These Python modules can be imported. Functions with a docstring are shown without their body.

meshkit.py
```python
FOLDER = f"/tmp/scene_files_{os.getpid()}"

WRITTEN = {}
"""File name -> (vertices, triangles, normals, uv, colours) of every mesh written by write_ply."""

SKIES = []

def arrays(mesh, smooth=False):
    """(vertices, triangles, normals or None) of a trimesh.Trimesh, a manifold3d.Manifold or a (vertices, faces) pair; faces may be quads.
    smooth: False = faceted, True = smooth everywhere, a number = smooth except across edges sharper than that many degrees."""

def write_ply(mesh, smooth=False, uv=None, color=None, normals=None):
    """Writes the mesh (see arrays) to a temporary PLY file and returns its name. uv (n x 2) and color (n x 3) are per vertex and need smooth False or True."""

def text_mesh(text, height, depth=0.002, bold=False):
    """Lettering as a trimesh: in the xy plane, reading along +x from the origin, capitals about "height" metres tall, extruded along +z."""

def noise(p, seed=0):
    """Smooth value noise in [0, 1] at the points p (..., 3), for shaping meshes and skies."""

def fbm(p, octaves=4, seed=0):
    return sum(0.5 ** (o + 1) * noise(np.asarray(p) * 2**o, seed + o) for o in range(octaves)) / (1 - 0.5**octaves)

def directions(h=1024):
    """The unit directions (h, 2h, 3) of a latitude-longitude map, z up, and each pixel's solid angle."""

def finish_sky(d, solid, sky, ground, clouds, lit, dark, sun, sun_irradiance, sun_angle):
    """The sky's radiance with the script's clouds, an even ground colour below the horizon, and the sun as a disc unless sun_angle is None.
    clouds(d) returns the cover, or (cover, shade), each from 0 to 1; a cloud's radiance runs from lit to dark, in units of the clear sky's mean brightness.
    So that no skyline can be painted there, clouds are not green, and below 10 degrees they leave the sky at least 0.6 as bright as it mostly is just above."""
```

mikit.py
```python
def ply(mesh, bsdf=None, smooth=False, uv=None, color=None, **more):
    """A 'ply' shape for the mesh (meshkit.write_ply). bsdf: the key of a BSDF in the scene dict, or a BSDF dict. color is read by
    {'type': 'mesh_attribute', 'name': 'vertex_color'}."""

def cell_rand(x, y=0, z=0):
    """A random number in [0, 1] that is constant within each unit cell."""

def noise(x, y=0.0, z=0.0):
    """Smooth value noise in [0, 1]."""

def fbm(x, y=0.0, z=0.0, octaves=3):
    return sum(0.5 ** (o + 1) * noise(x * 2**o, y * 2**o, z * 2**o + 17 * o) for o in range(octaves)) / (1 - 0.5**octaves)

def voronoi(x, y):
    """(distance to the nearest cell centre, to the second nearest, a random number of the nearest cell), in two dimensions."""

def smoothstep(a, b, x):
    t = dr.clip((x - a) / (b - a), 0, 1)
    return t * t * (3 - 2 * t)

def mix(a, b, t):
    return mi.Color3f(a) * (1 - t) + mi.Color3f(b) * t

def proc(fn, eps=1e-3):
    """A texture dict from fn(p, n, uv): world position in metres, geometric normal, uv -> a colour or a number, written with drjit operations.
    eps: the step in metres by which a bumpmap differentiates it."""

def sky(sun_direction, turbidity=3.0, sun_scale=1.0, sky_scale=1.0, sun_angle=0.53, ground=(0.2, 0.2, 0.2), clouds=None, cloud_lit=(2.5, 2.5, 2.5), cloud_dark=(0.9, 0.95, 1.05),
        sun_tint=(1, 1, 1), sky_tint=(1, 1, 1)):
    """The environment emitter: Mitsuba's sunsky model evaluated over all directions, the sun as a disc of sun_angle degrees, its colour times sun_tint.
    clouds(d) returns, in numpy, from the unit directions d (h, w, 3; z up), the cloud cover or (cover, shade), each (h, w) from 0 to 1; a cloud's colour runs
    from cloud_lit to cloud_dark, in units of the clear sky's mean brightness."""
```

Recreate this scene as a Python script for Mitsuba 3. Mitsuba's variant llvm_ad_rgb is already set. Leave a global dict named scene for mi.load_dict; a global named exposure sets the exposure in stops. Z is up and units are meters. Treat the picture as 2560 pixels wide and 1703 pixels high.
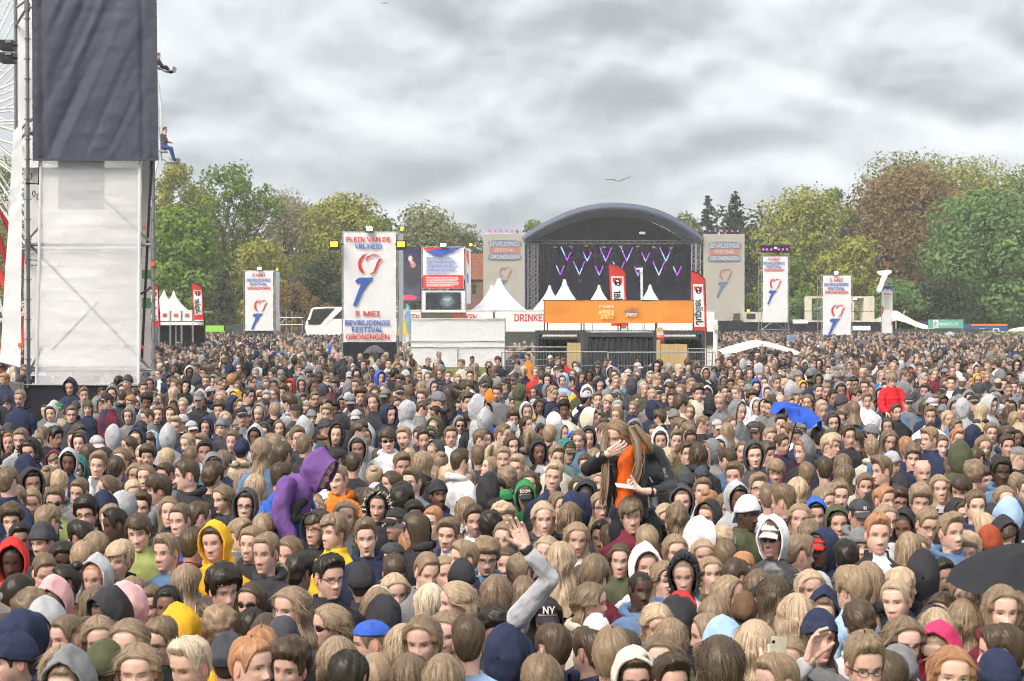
import math, random
import numpy as np
import drjit as dr
import mitsuba as mi
import trimesh
import mikit, meshkit
from mikit import proc, noise, fbm, smoothstep, mix
from scipy.interpolate import PchipInterpolator

T = mi.ScalarTransform4f
scene, labels = {}, {}

# ------------------------------------------------------------------ camera, sky, exposure
FPX, EYE, HORIZON = 4000.0, 3.0, 800.0          # focal length in photo pixels, eye height, row of the horizon
scene['camera'] = {'type': 'thinlens', 'aperture_radius': 0.003, 'focus_distance': 19.0, 'fov': math.degrees(2 * math.atan(1280 / FPX)), 'fov_axis': 'x',
                   'near_clip': 0.5, 'far_clip': 3000.0,
                   'to_world': T().look_at(origin=[0, 0, EYE], target=[0, FPX, EYE - (851.5 - HORIZON)], up=[0, 0, 1])}
exposure = 2.0
SUN_SCALE = 1.0
SUN = (-0.45, -0.62, 0.80)


def turn(q, a):
    return np.stack([q[..., 0] * np.cos(a) - q[..., 1] * np.sin(a), q[..., 0] * np.sin(a) + q[..., 1] * np.cos(a), q[..., 2]], -1)


def cloud_density(az, el):
    p = np.stack([az * 10 + 532.13, el * 19.0 + 440.34, np.zeros_like(az)], -1)
    w = meshkit.fbm(p * .9 + 5, 3, 5) - .5
    p = p + w[..., None] * np.array([.55, .45, 0])
    big = sum(.5 ** (o + 1) * meshkit.noise(turn(p * .5 * 2 ** o, .6 + 1.1 * o), 11 + o) for o in range(6)) / .98
    q, bil = p * np.array([1.2, 1.3, 1]), 0
    for o in range(6):                                 # billows
        bil = bil + .55 ** (o + 1) * np.abs(2 * meshkit.noise(turn(q * 2 ** o, .9 + 1.3 * o) + o * 3.7, 31 + o) - 1)
    return .62 * big + .38 * bil


def cloud_cover(d):
    az = np.arctan2(d[..., 0], d[..., 1])
    el = np.arcsin(np.clip(d[..., 2], -1, 1))
    a, b = cloud_density(az, el), cloud_density(az, el + .016)   # dark where there is more cloud above: grey bases, white tops
    t = np.clip(.50 + 1.5 * (a - .47) + 3.0 * (b - a), 0, 1)
    return np.full(az.shape, 0.96), .2 * t + .8 * t * t * (3 - 2 * t)


scene['sky'] = mikit.sky(SUN, turbidity=3, sun_scale=SUN_SCALE, sun_angle=40, clouds=cloud_cover,
                         cloud_lit=(2.95, 3.12, 3.24), cloud_dark=(1.38, 1.52, 1.62), ground=(0.12, 0.12, 0.11), sun_tint=(0.88, 0.96, 1.14))


def P(px, py, d):
    """The place that is d metres ahead of the camera and seen at the photo's pixel (px, py)."""
    return np.array([(px - 1280) / FPX * d, d, EYE - (py - HORIZON) / FPX * d])


# ------------------------------------------------------------------ materials
def rgb(c):
    return {'type': 'rgb', 'value': [float(x) for x in c]}


def principled(c, rough=0.6, spec=0.3, metal=0.0, **k):
    return {'type': 'twosided', 'b': {'type': 'principled', 'base_color': c if isinstance(c, dict) else rgb(c), 'roughness': rough,
                                      'specular': spec, 'metallic': metal, **k}}


# Meshes that share a material are drawn as one, so a colour travels in the two texture coordinates:
# on skin and hair as (red, green), blue following from them; on cloth as (number in the table PAL, lightness).
PAL = []


def pal(c):
    c = tuple(round(float(x), 4) for x in c)
    if c not in PAL:
        PAL.append(c)
    return PAL.index(c)


scene['skin'] = principled(proc(lambda p, n, uv: mi.Color3f(uv.x, uv.y, uv.y * (0.70 + 0.22 * smoothstep(0.6, 1.0, uv.y / dr.maximum(uv.x, 1e-3)) + 0.09 * smoothstep(0.1, 0.4, uv.x)))), 0.48, 0.35)
scene['hair'] = principled(proc(lambda p, n, uv: mi.Color3f(uv.x, uv.y, uv.y * (0.17 + 0.66 * uv.y / dr.maximum(uv.x, 1e-3) + 0.2 * smoothstep(0.8, 1.0, uv.y / dr.maximum(uv.x, 1e-3))))), 0.42, 0.35)


def from_table(p, n, uv):
    i = mi.UInt32(dr.clip(uv.x + 0.5, 0, len(PAL) - 1))
    return mi.Color3f(*[dr.gather(mi.Float, mi.Float([c[k] for c in PAL]), i) for k in range(3)]) * uv.y


VC = proc(from_table)
scene['cloth'] = {'type': 'twosided', 'b': {'type': 'bumpmap', 't': proc(lambda p, n, uv: 0.05 * fbm(p.x * 9, p.y * 9, p.z * 6, 3) + 0.0012 * noise(p.x * 300, p.y * 300, p.z * 300), 3e-3),
                  'scale': 1.0, 'b': {'type': 'principled', 'base_color': VC, 'roughness': 0.85, 'specular': 0.15}}}
scene['leather'] = {'type': 'twosided', 'b': {'type': 'bumpmap', 't': proc(lambda p, n, uv: 0.02 * fbm(p.x * 14, p.y * 14, p.z * 9, 3), 3e-3),
                    'scale': 1.0, 'b': {'type': 'principled', 'base_color': VC, 'roughness': 0.30, 'specular': 0.4}}}
scene['gloss'] = principled(VC, 0.12, 0.6)
# ------------------------------------------------------------------ people: meshes as (vertices, triangles, colours)
def grid_faces(nr, na, closed=True):
    i, j = np.meshgrid(np.arange(nr - 1), np.arange(na if closed else na - 1), indexing='ij')
    k = (j + 1) % na
    q = np.stack([i * na + j, i * na + k, (i + 1) * na + k, (i + 1) * na + j], -1).reshape(-1, 4)
    return np.vstack([q[:, [0, 1, 2]], q[:, [0, 2, 3]]])


def join(parts):
    parts = [p for p in parts if p is not None]
    v, f, c, at = [], [], [], 0
    for a, b, col in parts:
        v.append(a); f.append(b + at); at += len(a)
        col = np.asarray(col, float)
        c.append(np.broadcast_to(col, (len(a), 3)) if col.ndim == 1 else col)
    return np.vstack(v), np.vstack(f), np.vstack(c)


def sstep(a, b, x):
    t = np.clip((np.asarray(x, float) - a) / (b - a), 0, 1)
    return t * t * (3 - 2 * t)


def tubef(points, radii, sides=8, cap=True, col=(1, 1, 1), flat=1.0, ref=None):
    p = np.asarray(points, float)
    r = np.broadcast_to(np.asarray(radii, float), (len(p),))
    if cap:
        d0, d1 = p[0] - p[1], p[-1] - p[-2]
        d0 /= np.linalg.norm(d0) + 1e-9; d1 /= np.linalg.norm(d1) + 1e-9
        p = np.vstack([p[0] + d0 * r[0] * .35, p[0], *p[1:-1], p[-1], p[-1] + d1 * r[-1] * .35])
        r = np.concatenate([[r[0] * .5], r, [r[-1] * .5]])
        p = np.vstack([p[0], p, p[-1]]); r = np.concatenate([[1e-4], r, [1e-4]])
    t = np.gradient(p, axis=0)
    t[0] = p[2] - p[0] if cap else t[0]; t[-1] = p[-1] - p[-3] if cap else t[-1]
    t /= np.linalg.norm(t, axis=1, keepdims=True) + 1e-12
    if ref is None:
        ref = [1.0, 0, 0] if abs(t[:, 0]).mean() < 0.8 else [0, 0, 1.0]
    a = np.cross(t, ref); a /= np.linalg.norm(a, axis=1, keepdims=True) + 1e-12
    b = np.cross(t, a)
    an = np.arange(sides) * 2 * np.pi / sides
    v = p[:, None] + r[:, None, None] * (np.cos(an)[None, :, None] * a[:, None] * flat + np.sin(an)[None, :, None] * b[:, None])
    return v.reshape(-1, 3), grid_faces(len(p), sides), np.asarray(col, float)


def blob(c, r, n=8, m=6, col=(1, 1, 1)):
    th = np.linspace(0, np.pi, m)
    a = np.arange(n) * 2 * np.pi / n
    v = np.stack([np.sin(th)[:, None] * np.cos(a), np.sin(th)[:, None] * np.sin(a), np.cos(th)[:, None] * np.ones(n)], -1).reshape(-1, 3)
    return v * np.asarray(r) + np.asarray(c), grid_faces(m, n), np.asarray(col, float)


ZK = np.array([-.300, -.215, -.165, -.140, -.126, -.117, -.100, -.078, -.045, -.010, .030, .060, .090, .108, .1175])
FK = np.array([.050, .046, .042, .042, .054, .078, .087, .088, .088, .087, .0935, .089, .066, .037, .002])
BK = np.array([.075, .070, .066, .066, .067, .068, .070, .074, .082, .092, .100, .099, .080, .050, .003])
WK = np.array([.075, .060, .0525, .0505, .046, .040, .0465, .0565, .066, .0715, .0750, .074, .059, .036, .002])
pf, pb, pw = (PchipInterpolator(ZK, k) for k in (FK, BK, WK))
HL_A = np.radians([0, 32, 48, 60, 67, 74, 80, 100, 112, 125, 150, 180])
HL_Z = np.array([.076, .073, .056, .020, -.015, -.018, .030, .035, .000, -.050, -.072, -.076])


def hairline(a):
    return np.interp(np.abs(a), HL_A, HL_Z)


def section(a, z, wx=1.0, jaw=1.0):
    """Where the head's skin lies at the angle a from the front and the height z."""
    s, c = np.sin(a), np.cos(a)
    w = pw(z) * wx * (1 + (jaw - 1) * sstep(-.03, -.09, z) * sstep(-.16, -.12, z))
    w = np.where(c < .1, np.maximum(w, .0515 * wx), w)
    e = .9
    x = w * np.sign(s) * np.abs(s) ** e
    y = np.where(c > 0, pf(z), pb(z)) * np.sign(c) * np.abs(c) ** e
    return x, y


def head(rs, lod, skin, hairc, fem, mouth=0.0, shut=False, neck=-.30, stubble=0.0, scalp=True):
    na, zs = [(50, 50), (36, 38), (22, 20), (12, 10)][lod]
    t = (np.arange(na) / na * 2 - 1)
    a = np.pi * np.sign(t) * np.abs(t) ** (1.45 if lod < 3 else 1.2)
    nk = [5, 4, 3, 2][lod]
    zl = np.concatenate([np.linspace(neck, -.14, nk), np.linspace(-.126, .075, int(zs * .74)), .075 + (.1175 - .075) * np.sin(np.linspace(0, np.pi / 2, zs - int(zs * .74) + 1))[1:]])
    z = np.repeat(zl, na); aa = np.tile(a, len(zl))
    wx, jaw = rs.uniform(.95, 1.04) * (.97 if fem else 1.0), rs.uniform(.92, 1.05) * (.92 if fem else 1.04)
    x, y = section(aa, z, wx, jaw)
    g = lambda cx, cz, sx, sz: np.exp(-((np.abs(x) - cx) / sx) ** 2 - ((z - cz) / sz) ** 2)
    front = sstep(.25, .7, np.cos(aa))
    nl, nt, nw = rs.uniform(-.004, .006), rs.uniform(.019, .026) * (.88 if fem else 1.0), rs.uniform(.9, 1.15) * (1.2 if skin[0] < .25 else 1)
    tipz = -.042 - nl
    ridge = np.interp(z, [tipz - .013, tipz - .004, tipz + .004, -.012, .008, .02], [0, .8, 1, .42, .18, 0])
    d = nt * ridge * np.exp(-(x / (.0095 * nw + .007 * sstep(-.01, tipz, z))) ** 2)
    d += .006 * g(.013 * nw, tipz - .002, .007, .008)
    d += -.0135 * g(.031, .000, .016, .0125) + .0045 * g(.031, -.001, .009, .007)
    d += rs.uniform(.002, .005) * g(.026, .020, .02, .008) + rs.uniform(.001, .004) * g(.046, -.030, .016, .014)
    ml = .0045 if fem else .0035
    d += ml * g(.0, -.0725, .02, .0055) + (ml + .0015) * g(.0, -.083, .017, .005) - .005 * g(0, -.0778, .021, .0028)
    d += -.004 * g(0, -.093, .02, .006) + rs.uniform(.003, .007) * g(0, -.107, .018, .010)
    if mouth:
        d += -.010 * mouth * g(0, -.081, .013, .008)
    y = y + d * front
    n1 = meshkit.noise(np.stack([x * 35, y * 35, z * 35], -1), rs.randint(999))
    skin = np.asarray(skin, float)
    n2 = meshkit.noise(np.stack([x * 90, y * 90, z * 90], -1), rs.randint(999))
    col = skin * (.90 + .14 * n1[:, None] + .07 * n2[:, None]) * (1 + np.array([.0, -.09, -.10]) * (n1[:, None] - .35))
    dark = skin[0] < .25
    red = np.array([1.06, .80, .80]) if not dark else np.array([1.05, .92, .9])
    bl = (.5 * g(.042, -.042, .018, .018) + .6 * g(0, tipz, .012, .010)) * front * rs.uniform(.4, 1.3)
    col = col * (1 - bl[:, None]) + col * red * bl[:, None]
    if lod < 3:
        k = [1.0, 1.25, 1.9][lod]

        def paint(m, c):
            nonlocal col
            m = np.clip(m, 0, 1)[:, None]
            col = col * (1 - m) + np.asarray(c) * m
        el = lambda cx, cz, rx, rz, soft=.35: sstep(1 + soft, 1 - soft, np.sqrt(((np.abs(x) - cx) / (rx * k)) ** 2 + ((z - cz) / (rz * k)) ** 2)) * front
        hc = np.asarray(hairc, float)
        brow = hc * .55 + np.array([.02, .014, .01])
        bz = .0205 - .10 * np.maximum(np.abs(x) - .033, 0) + .06 * np.minimum(np.abs(x) - .02, 0)
        paint(.85 * sstep(.0055 * k, .002, np.abs(z - bz)) * sstep(.011, .016, np.abs(x)) * sstep(.054, .044, np.abs(x)) * front * (.8 if fem else 1), np.minimum(brow, skin * .75))
        paint(.45 * el(.031, -.001, .021, .012, .6), skin * np.array([.80, .70, .68]))
        if shut:
            paint(.9 * el(.031, -.005, .015, .0022), (.03, .02, .018))
        else:
            paint(.85 * el(.031, -.001, .0135, .0042), np.minimum((.42, .40, .38), skin * 2.2 + .06))
            paint(el(.031, -.0005, .0055, .0052), (.045, .05, .06) if rs.rand() < .5 and not dark else (.03, .018, .012))
            paint((1.0 if fem else .85) * el(.031, .0042, .0155, .0026 if fem else .0020), (.02, .014, .012))
        lip = skin * (np.array([.92, .52, .52]) if not dark else np.array([.9, .66, .64]))
        paint((.9 if fem else .65) * el(0, -.0785, .0225, .0085), lip)
        paint(.8 * el(0, -.0778, .021, .0016), lip * .3)
        paint(.8 * el(.0075, tipz - .0105, .0042, .0022), skin * .25)
        if mouth:
            paint(mouth * el(0, -.0805, .013, .007), (.06, .015, .015))
        if stubble:
            paint(stubble * sstep(-.045, -.062, z) * sstep(-.16, -.13, z) * sstep(.35, .6, np.abs(aa) * -1 + 1.9) * (1 - el(0, -.078, .02, .008)), hc * .7 + skin * .12)
    if scalp:
        hm = sstep(-.006, .006, z - hairline(aa) + .006 * (n1 - .5))
        col = col * (1 - hm[:, None]) + np.asarray(hairc) * .8 * hm[:, None]
    v = np.stack([x, -y, z], -1)
    parts = [(v, grid_faces(len(zl), na), col)]
    if lod < 3:
        for s in (-1, 1):
            b = blob((0, 0, 0), (.009, .017, .031), [8, 8, 5, 0][lod], [7, 6, 4, 0][lod])
            vv = b[0].copy(); out = vv[:, 1].copy()
            vv[:, 0] += .35 * np.maximum(out, 0)
            vv[:, 0] -= .006 * np.exp(-(vv[:, 1] / .008) ** 2 - (vv[:, 2] / .016) ** 2)
            ec = skin * red * (.85 + .25 * sstep(-.01, .012, vv[:, 0]))[:, None]
            vv = vv * [s, 1, 1] + [s * (.0725 * wx), .010, -.012]
            parts.append((vv, b[1], ec))
    return join(parts)


def tufts(rs, root, dirn, nrm, length, width, col, bend=.25):
    n = len(root)
    side = np.cross(dirn, nrm); side /= np.linalg.norm(side, axis=1, keepdims=True) + 1e-9
    L, W = length[:, None], width[:, None]
    dn = np.array([0, 0, -1.0]) * bend
    p1 = root + dirn * L * .55 + dn * L * .12
    p2 = root + dirn * L + dn * L * .5
    v = np.stack([root - side * W * .5, root + side * W * .5, p1 - side * W * .36, p1 + side * W * .36, p2], 1).reshape(-1, 3)
    f = (np.array([[0, 1, 3], [0, 3, 2], [2, 3, 4]])[None] + 5 * np.arange(n)[:, None, None]).reshape(-1, 3)
    return v, f, np.repeat(col, 5, 0)


def normals(v, f):
    n = np.zeros_like(v); fn = np.cross(v[f[:, 1]] - v[f[:, 0]], v[f[:, 2]] - v[f[:, 0]])
    for k in range(3):
        np.add.at(n, f[:, k], fn)
    return n / (np.linalg.norm(n, axis=1, keepdims=True) + 1e-12)


RZ, CZ = .100, .018


def cap_point(a, th, thick):
    """A point above the skull: th runs from the crown (0) over the widest place (pi/2) on down the neck."""
    up = th <= np.pi / 2
    z0 = np.where(up, CZ + RZ * np.cos(th), CZ - RZ * (th - np.pi / 2) * .9)
    k = np.where(up, np.sin(np.minimum(th, np.pi / 2)), 1.0)
    x, y = section(a, np.where(up, CZ, z0))
    rad = np.sqrt(x * x + y * y) + 1e-9
    nr = np.where(up, np.sin(np.minimum(th, np.pi / 2)), 1.0)
    nz = np.where(up, np.cos(th), 0.0)
    x, y = x * k + x / rad * thick * nr, y * k + y / rad * thick * nr
    return np.stack([x, -y, z0 + thick * nz], -1)


def theta_of(z):
    return np.where(z >= CZ, np.arccos(np.clip((z - CZ) / RZ, -1, 1)), np.pi / 2 + (CZ - z) / (RZ * .9))


def streak(rs, a, th, base, f=11, amp=.55, hl=None):
    s = meshkit.noise(np.stack([a * f, th * 1.1, np.zeros_like(a)], -1), rs.randint(999)) * .65 + meshkit.noise(np.stack([a * f * 2.7, th * 2.2, np.ones_like(a)], -1), rs.randint(999)) * .35
    return np.asarray(base) * (1 + amp * (2 * s - 1))[:, None], s


def hair(rs, lod, style, base, sweep=None):
    """Short styles: S short, Q quiff, M mop with fringe, C curly, A tight curls, Z cropped, B bun, P ponytail, T tied back."""
    base = np.asarray(base, float)
    na, nr = [(64, 22), (44, 16), (22, 9), (12, 5)][lod]
    a = np.tile(np.linspace(-np.pi, np.pi, na, endpoint=False), nr)
    r = np.repeat(np.linspace(0.02, 1, nr), na)
    hl = hairline(a)
    sd = sweep if sweep is not None else rs.choice([-1, 1])
    if style == 'M':
        hl = np.where(np.abs(a) < 1.0, rs.uniform(.034, .050) + .012 * np.sin(a * 2 * sd), np.minimum(hl, .02 * 1)) - .012 * (np.abs(a) > 1.6)
    if style == 'C':
        hl = hl - .018 * (np.abs(a) < .8)
    if style in 'BPT':
        hl = hl + .004
    hl = hl + .006 * (meshkit.noise(np.stack([a * 9, r * 0, r * 0], -1), rs.randint(999)) - .5)
    th = theta_of(hl) * r
    ct = np.cos(np.minimum(th, np.pi / 2))
    top, side, fr = {'S': (.020, .010, .010), 'Q': (.026, .007, .026), 'M': (.026, .022, .012), 'C': (.040, .022, .012), 'A': (.028, .022, .0), 'Z': (.006, .004, 0), 'B': (.014, .010, .004), 'P': (.014, .010, .004), 'T': (.014, .010, .004)}[style]
    k = rs.uniform(.85, 1.2)
    tk = (side + (top - side) * sstep(0, .8, ct)) * k
    tk = tk + fr * k * np.exp(-(a / .85) ** 2) * np.exp(-((th - .72) / .38) ** 2)
    if style in 'SQM':
        tk = tk + .006 * np.sin(a - sd * .8) * sstep(.2, .8, ct)
    edge = sstep(1.0, .86, r)
    tk = tk * (.30 + .70 * edge if style != 'M' else .62 + .38 * edge)
    q = cap_point(a, th, np.zeros_like(a))
    if style in 'CA':
        f1 = 42 if style == 'C' else 75
        nz = meshkit.noise(q * f1, rs.randint(999))
        nz2 = meshkit.noise(q * f1 * 2.1, rs.randint(999))
        amp = .022 if style == 'C' else .007
        tk = tk + amp * (nz + .5 * nz2 - .72) * (.3 + .7 * edge)
        col = base * (.45 + .85 * nz + .25 * nz2)[:, None]
    else:
        col, s = streak(rs, a + .35 * sd * th, th, base, 10, .42)
        tk = tk + {'Z': 0, 'B': .003, 'P': .003, 'T': .003}.get(style, .0085) * (s - .5) * 2 * sstep(0, .2, r)
    v = cap_point(a, th, np.maximum(tk, .0015))
    if style in 'M':
        f = np.exp(-(a / .7) ** 2) * sstep(.75, 1, r)
        v[:, 1] -= .010 * f
    f = grid_faces(nr, na)
    inner = cap_point(a[-na:], th[-na:] - .10, np.full(na, -.002))
    v = np.vstack([v, inner]); col = np.vstack([col, col[-na:] * .7])
    f = np.vstack([f, grid_faces(2, na) + (nr - 1) * na])
    parts = [(v, f, col)]
    if lod < 2 and style != 'Z':
        n = {'S': 330, 'Q': 400, 'M': 420, 'C': 380, 'A': 220}.get(style, 150)
        if lod == 1:
            n = n // 3
        nn = normals(v, f)
        if nn[: na * 3, 2].mean() < 0:
            nn = -nn
        idx = rs.randint(na * 2, na * (nr - 1), n)
        rim = rs.randint(na * (nr - 2), na * nr, n // 5)
        idx[:len(rim)] = rim                                # loose ends along the hairline
        root, nm = v[idx] - nn[idx] * .004, nn[idx]
        down = cap_point(a[idx], th[idx] + .05, tk[idx]) - cap_point(a[idx], th[idx], tk[idx])
        down /= np.linalg.norm(down, axis=1, keepdims=True) + 1e-9
        rnd = rs.normal(size=(n, 3)) * .35
        if style in 'CA':
            dirn = nm + rnd * 2.0
            ln, wd = rs.uniform(.008, .020, n) * (1 if style == 'C' else .5), rs.uniform(.004, .008, n)
        elif style == 'Q':
            up = np.exp(-(a[idx] / 1.0) ** 2)[:, None]
            dirn = down * (1 - .8 * up) + nm * .55 + np.array([0.25 * sd, .25, .35]) * up + rnd
            ln, wd = rs.uniform(.012, .026, n), rs.uniform(.003, .006, n)
        elif style == 'S':
            dirn = down * .7 + nm * .5 + np.array([.3 * sd, -.2, 0]) + rnd
            ln, wd = rs.uniform(.008, .018, n), rs.uniform(.003, .005, n)
        else:
            dirn = down + nm * .22 + rnd * .6
            ln, wd = rs.uniform(.015, .034, n) * (1 if style == 'M' else .5), rs.uniform(.004, .007, n)
        wd = wd * .55
        if lod == 1:
            wd = wd * 1.8
        dirn /= np.linalg.norm(dirn, axis=1, keepdims=True)
        parts.append(tufts(rs, root, dirn, nm, ln, wd, np.clip(base * rs.uniform(.6, 1.45, (n, 1)), 0, .8)))
    if style == 'B' or style == 'P':
        n1, n2 = [(14, 10), (10, 8), (7, 5), (6, 4)][lod]
        if style == 'B':
            c = np.array([0, .075, .105]) + rs.normal(size=3) * .008
            b = blob((0, 0, 0), (.042, .040, .034), n1, n2)
            s = meshkit.noise(b[0] * 90 + 3, rs.randint(999))
            parts.append((b[0] * (.86 + .3 * s)[:, None] + c, b[1], base * (.6 + .8 * s)[:, None]))
        else:
            pts = np.array([[0, .085, .075], [0, .135, .075], [.01, .155, .02], [.015, .150, -.08], [.02, .135, -.17]])
            tb = tubef(pts, [.020, .030, .034, .030, .012], [10, 8, 5, 4][lod])
            s = meshkit.noise(tb[0] * np.array([90, 90, 12]), rs.randint(999))
            parts.append((tb[0] + (s - .5)[:, None] * .012, tb[1], base * (.6 + .8 * s)[:, None]))
    return join(parts)


def long_hair(rs, lod, base, length=None, wave=None, tuck=None, tips=1.25):
    base = np.asarray(base, float)
    L = length or rs.uniform(.20, .38)
    wave = rs.uniform(0, .012) if wave is None else wave
    tuck = (rs.rand() < .35) if tuck is None else tuck
    na, n1, n2 = [(60, 14, 20), (44, 11, 13), (20, 6, 6), (12, 4, 3)][lod]
    u = np.linspace(-1, 1, na)
    th1 = np.linspace(.04, np.pi / 2, n1)
    drop = np.linspace(0, 1, n2 + 1)[1:] ** 1.1
    rows, side = [], rs.uniform(-.25, .25)
    cols = []
    for i in range(n1 + n2):
        if i < n1:
            th = th1[i]
            op = sstep(math.radians(34), math.radians(80), th) ** .75 * 1.02
            a = np.sign(u) * (op + (np.pi - op) * np.abs(u)) + side * (1 - sstep(.3, 1.2, th)) * 0
            tk = .012 + .010 * sstep(.5, 1.5, th) - .006 * np.exp(-(a / .12) ** 2) * (1 - op)
            v = cap_point(a, np.full(na, th), np.full(na, tk) if np.isscalar(tk) else tk)
            arc = th
        else:
            t = drop[i - n1]
            z = CZ - t * (L + .05)
            op = 1.02 + .12 * sstep(0, .15, t) - .30 * sstep(.35, .8, t)
            if tuck:
                op = 1.02 + .75 * sstep(0, .12, t) - .5 * sstep(.5, .9, t)
            a = np.sign(u) * (op + (np.pi - op) * np.abs(u))
            zz = CZ - t * (L + .05) + .018 * np.sin(a * 3 + side * 9) * t
            wv = wave * np.sin(t * 14 + np.sin(a * 2.3) * 2)
            tp = sstep(1.0, .7, t)
            w = .097 + .045 * sstep(.35, .9, t) - .012 * sstep(.10, .32, t)
            bk = .124 - .014 * sstep(.08, .35, t) + .040 * sstep(.40, .9, t)
            fr = .100 + .035 * sstep(.4, .9, t)
            s, c = np.sin(a), np.cos(a)
            x = (w + wv) * s * (.9 + .1 * tp)
            y = np.where(c > 0, fr, bk) * c + wv * c
            v = np.stack([x, -y, zz], -1)
            arc = np.pi / 2 + t * 3.0
        rows.append(v)
        cols.append(np.stack([a, np.full(na, arc)], -1))
    v = np.vstack(rows); ac = np.vstack(cols)
    col, s = streak(rs, ac[:, 0], ac[:, 1] * .7, base, 13, .48)
    col = col * (1 + (tips - 1) * sstep(1.4, 4.2, ac[:, 1]))[:, None]
    c0 = v.copy(); c0[:, 2] = 0; rad = np.linalg.norm(c0[:, :2], axis=1, keepdims=True) + 1e-6
    amp = np.where(ac[:, 1:] > 1.2, .010, .004)
    v[:, :2] += c0[:, :2] / rad * ((s - .5) * 2)[:, None] * amp
    parts = [(v, grid_faces(n1 + n2, na, False), col)]
    if lod < 2:
        n = 480 if lod == 0 else 140
        idx = rs.randint(na * 5, na * (n1 + n2 - 1), n)
        nx = idx + na
        dirn = v[nx] - v[idx]; dirn /= np.linalg.norm(dirn, axis=1, keepdims=True) + 1e-9
        nm = c0[idx] / rad[idx]
        dirn = dirn + rs.normal(size=(n, 3)) * .13 + nm * .07
        dirn /= np.linalg.norm(dirn, axis=1, keepdims=True)
        parts.append(tufts(rs, v[idx] + nm * .001, dirn, nm, rs.uniform(.03, .10, n), rs.uniform(.0016, .004, n) * (1 if lod == 0 else 1.7), np.clip(col[idx] * rs.uniform(.7, 1.4, (n, 1)), 0, .8), .1))
    return join(parts)


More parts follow.
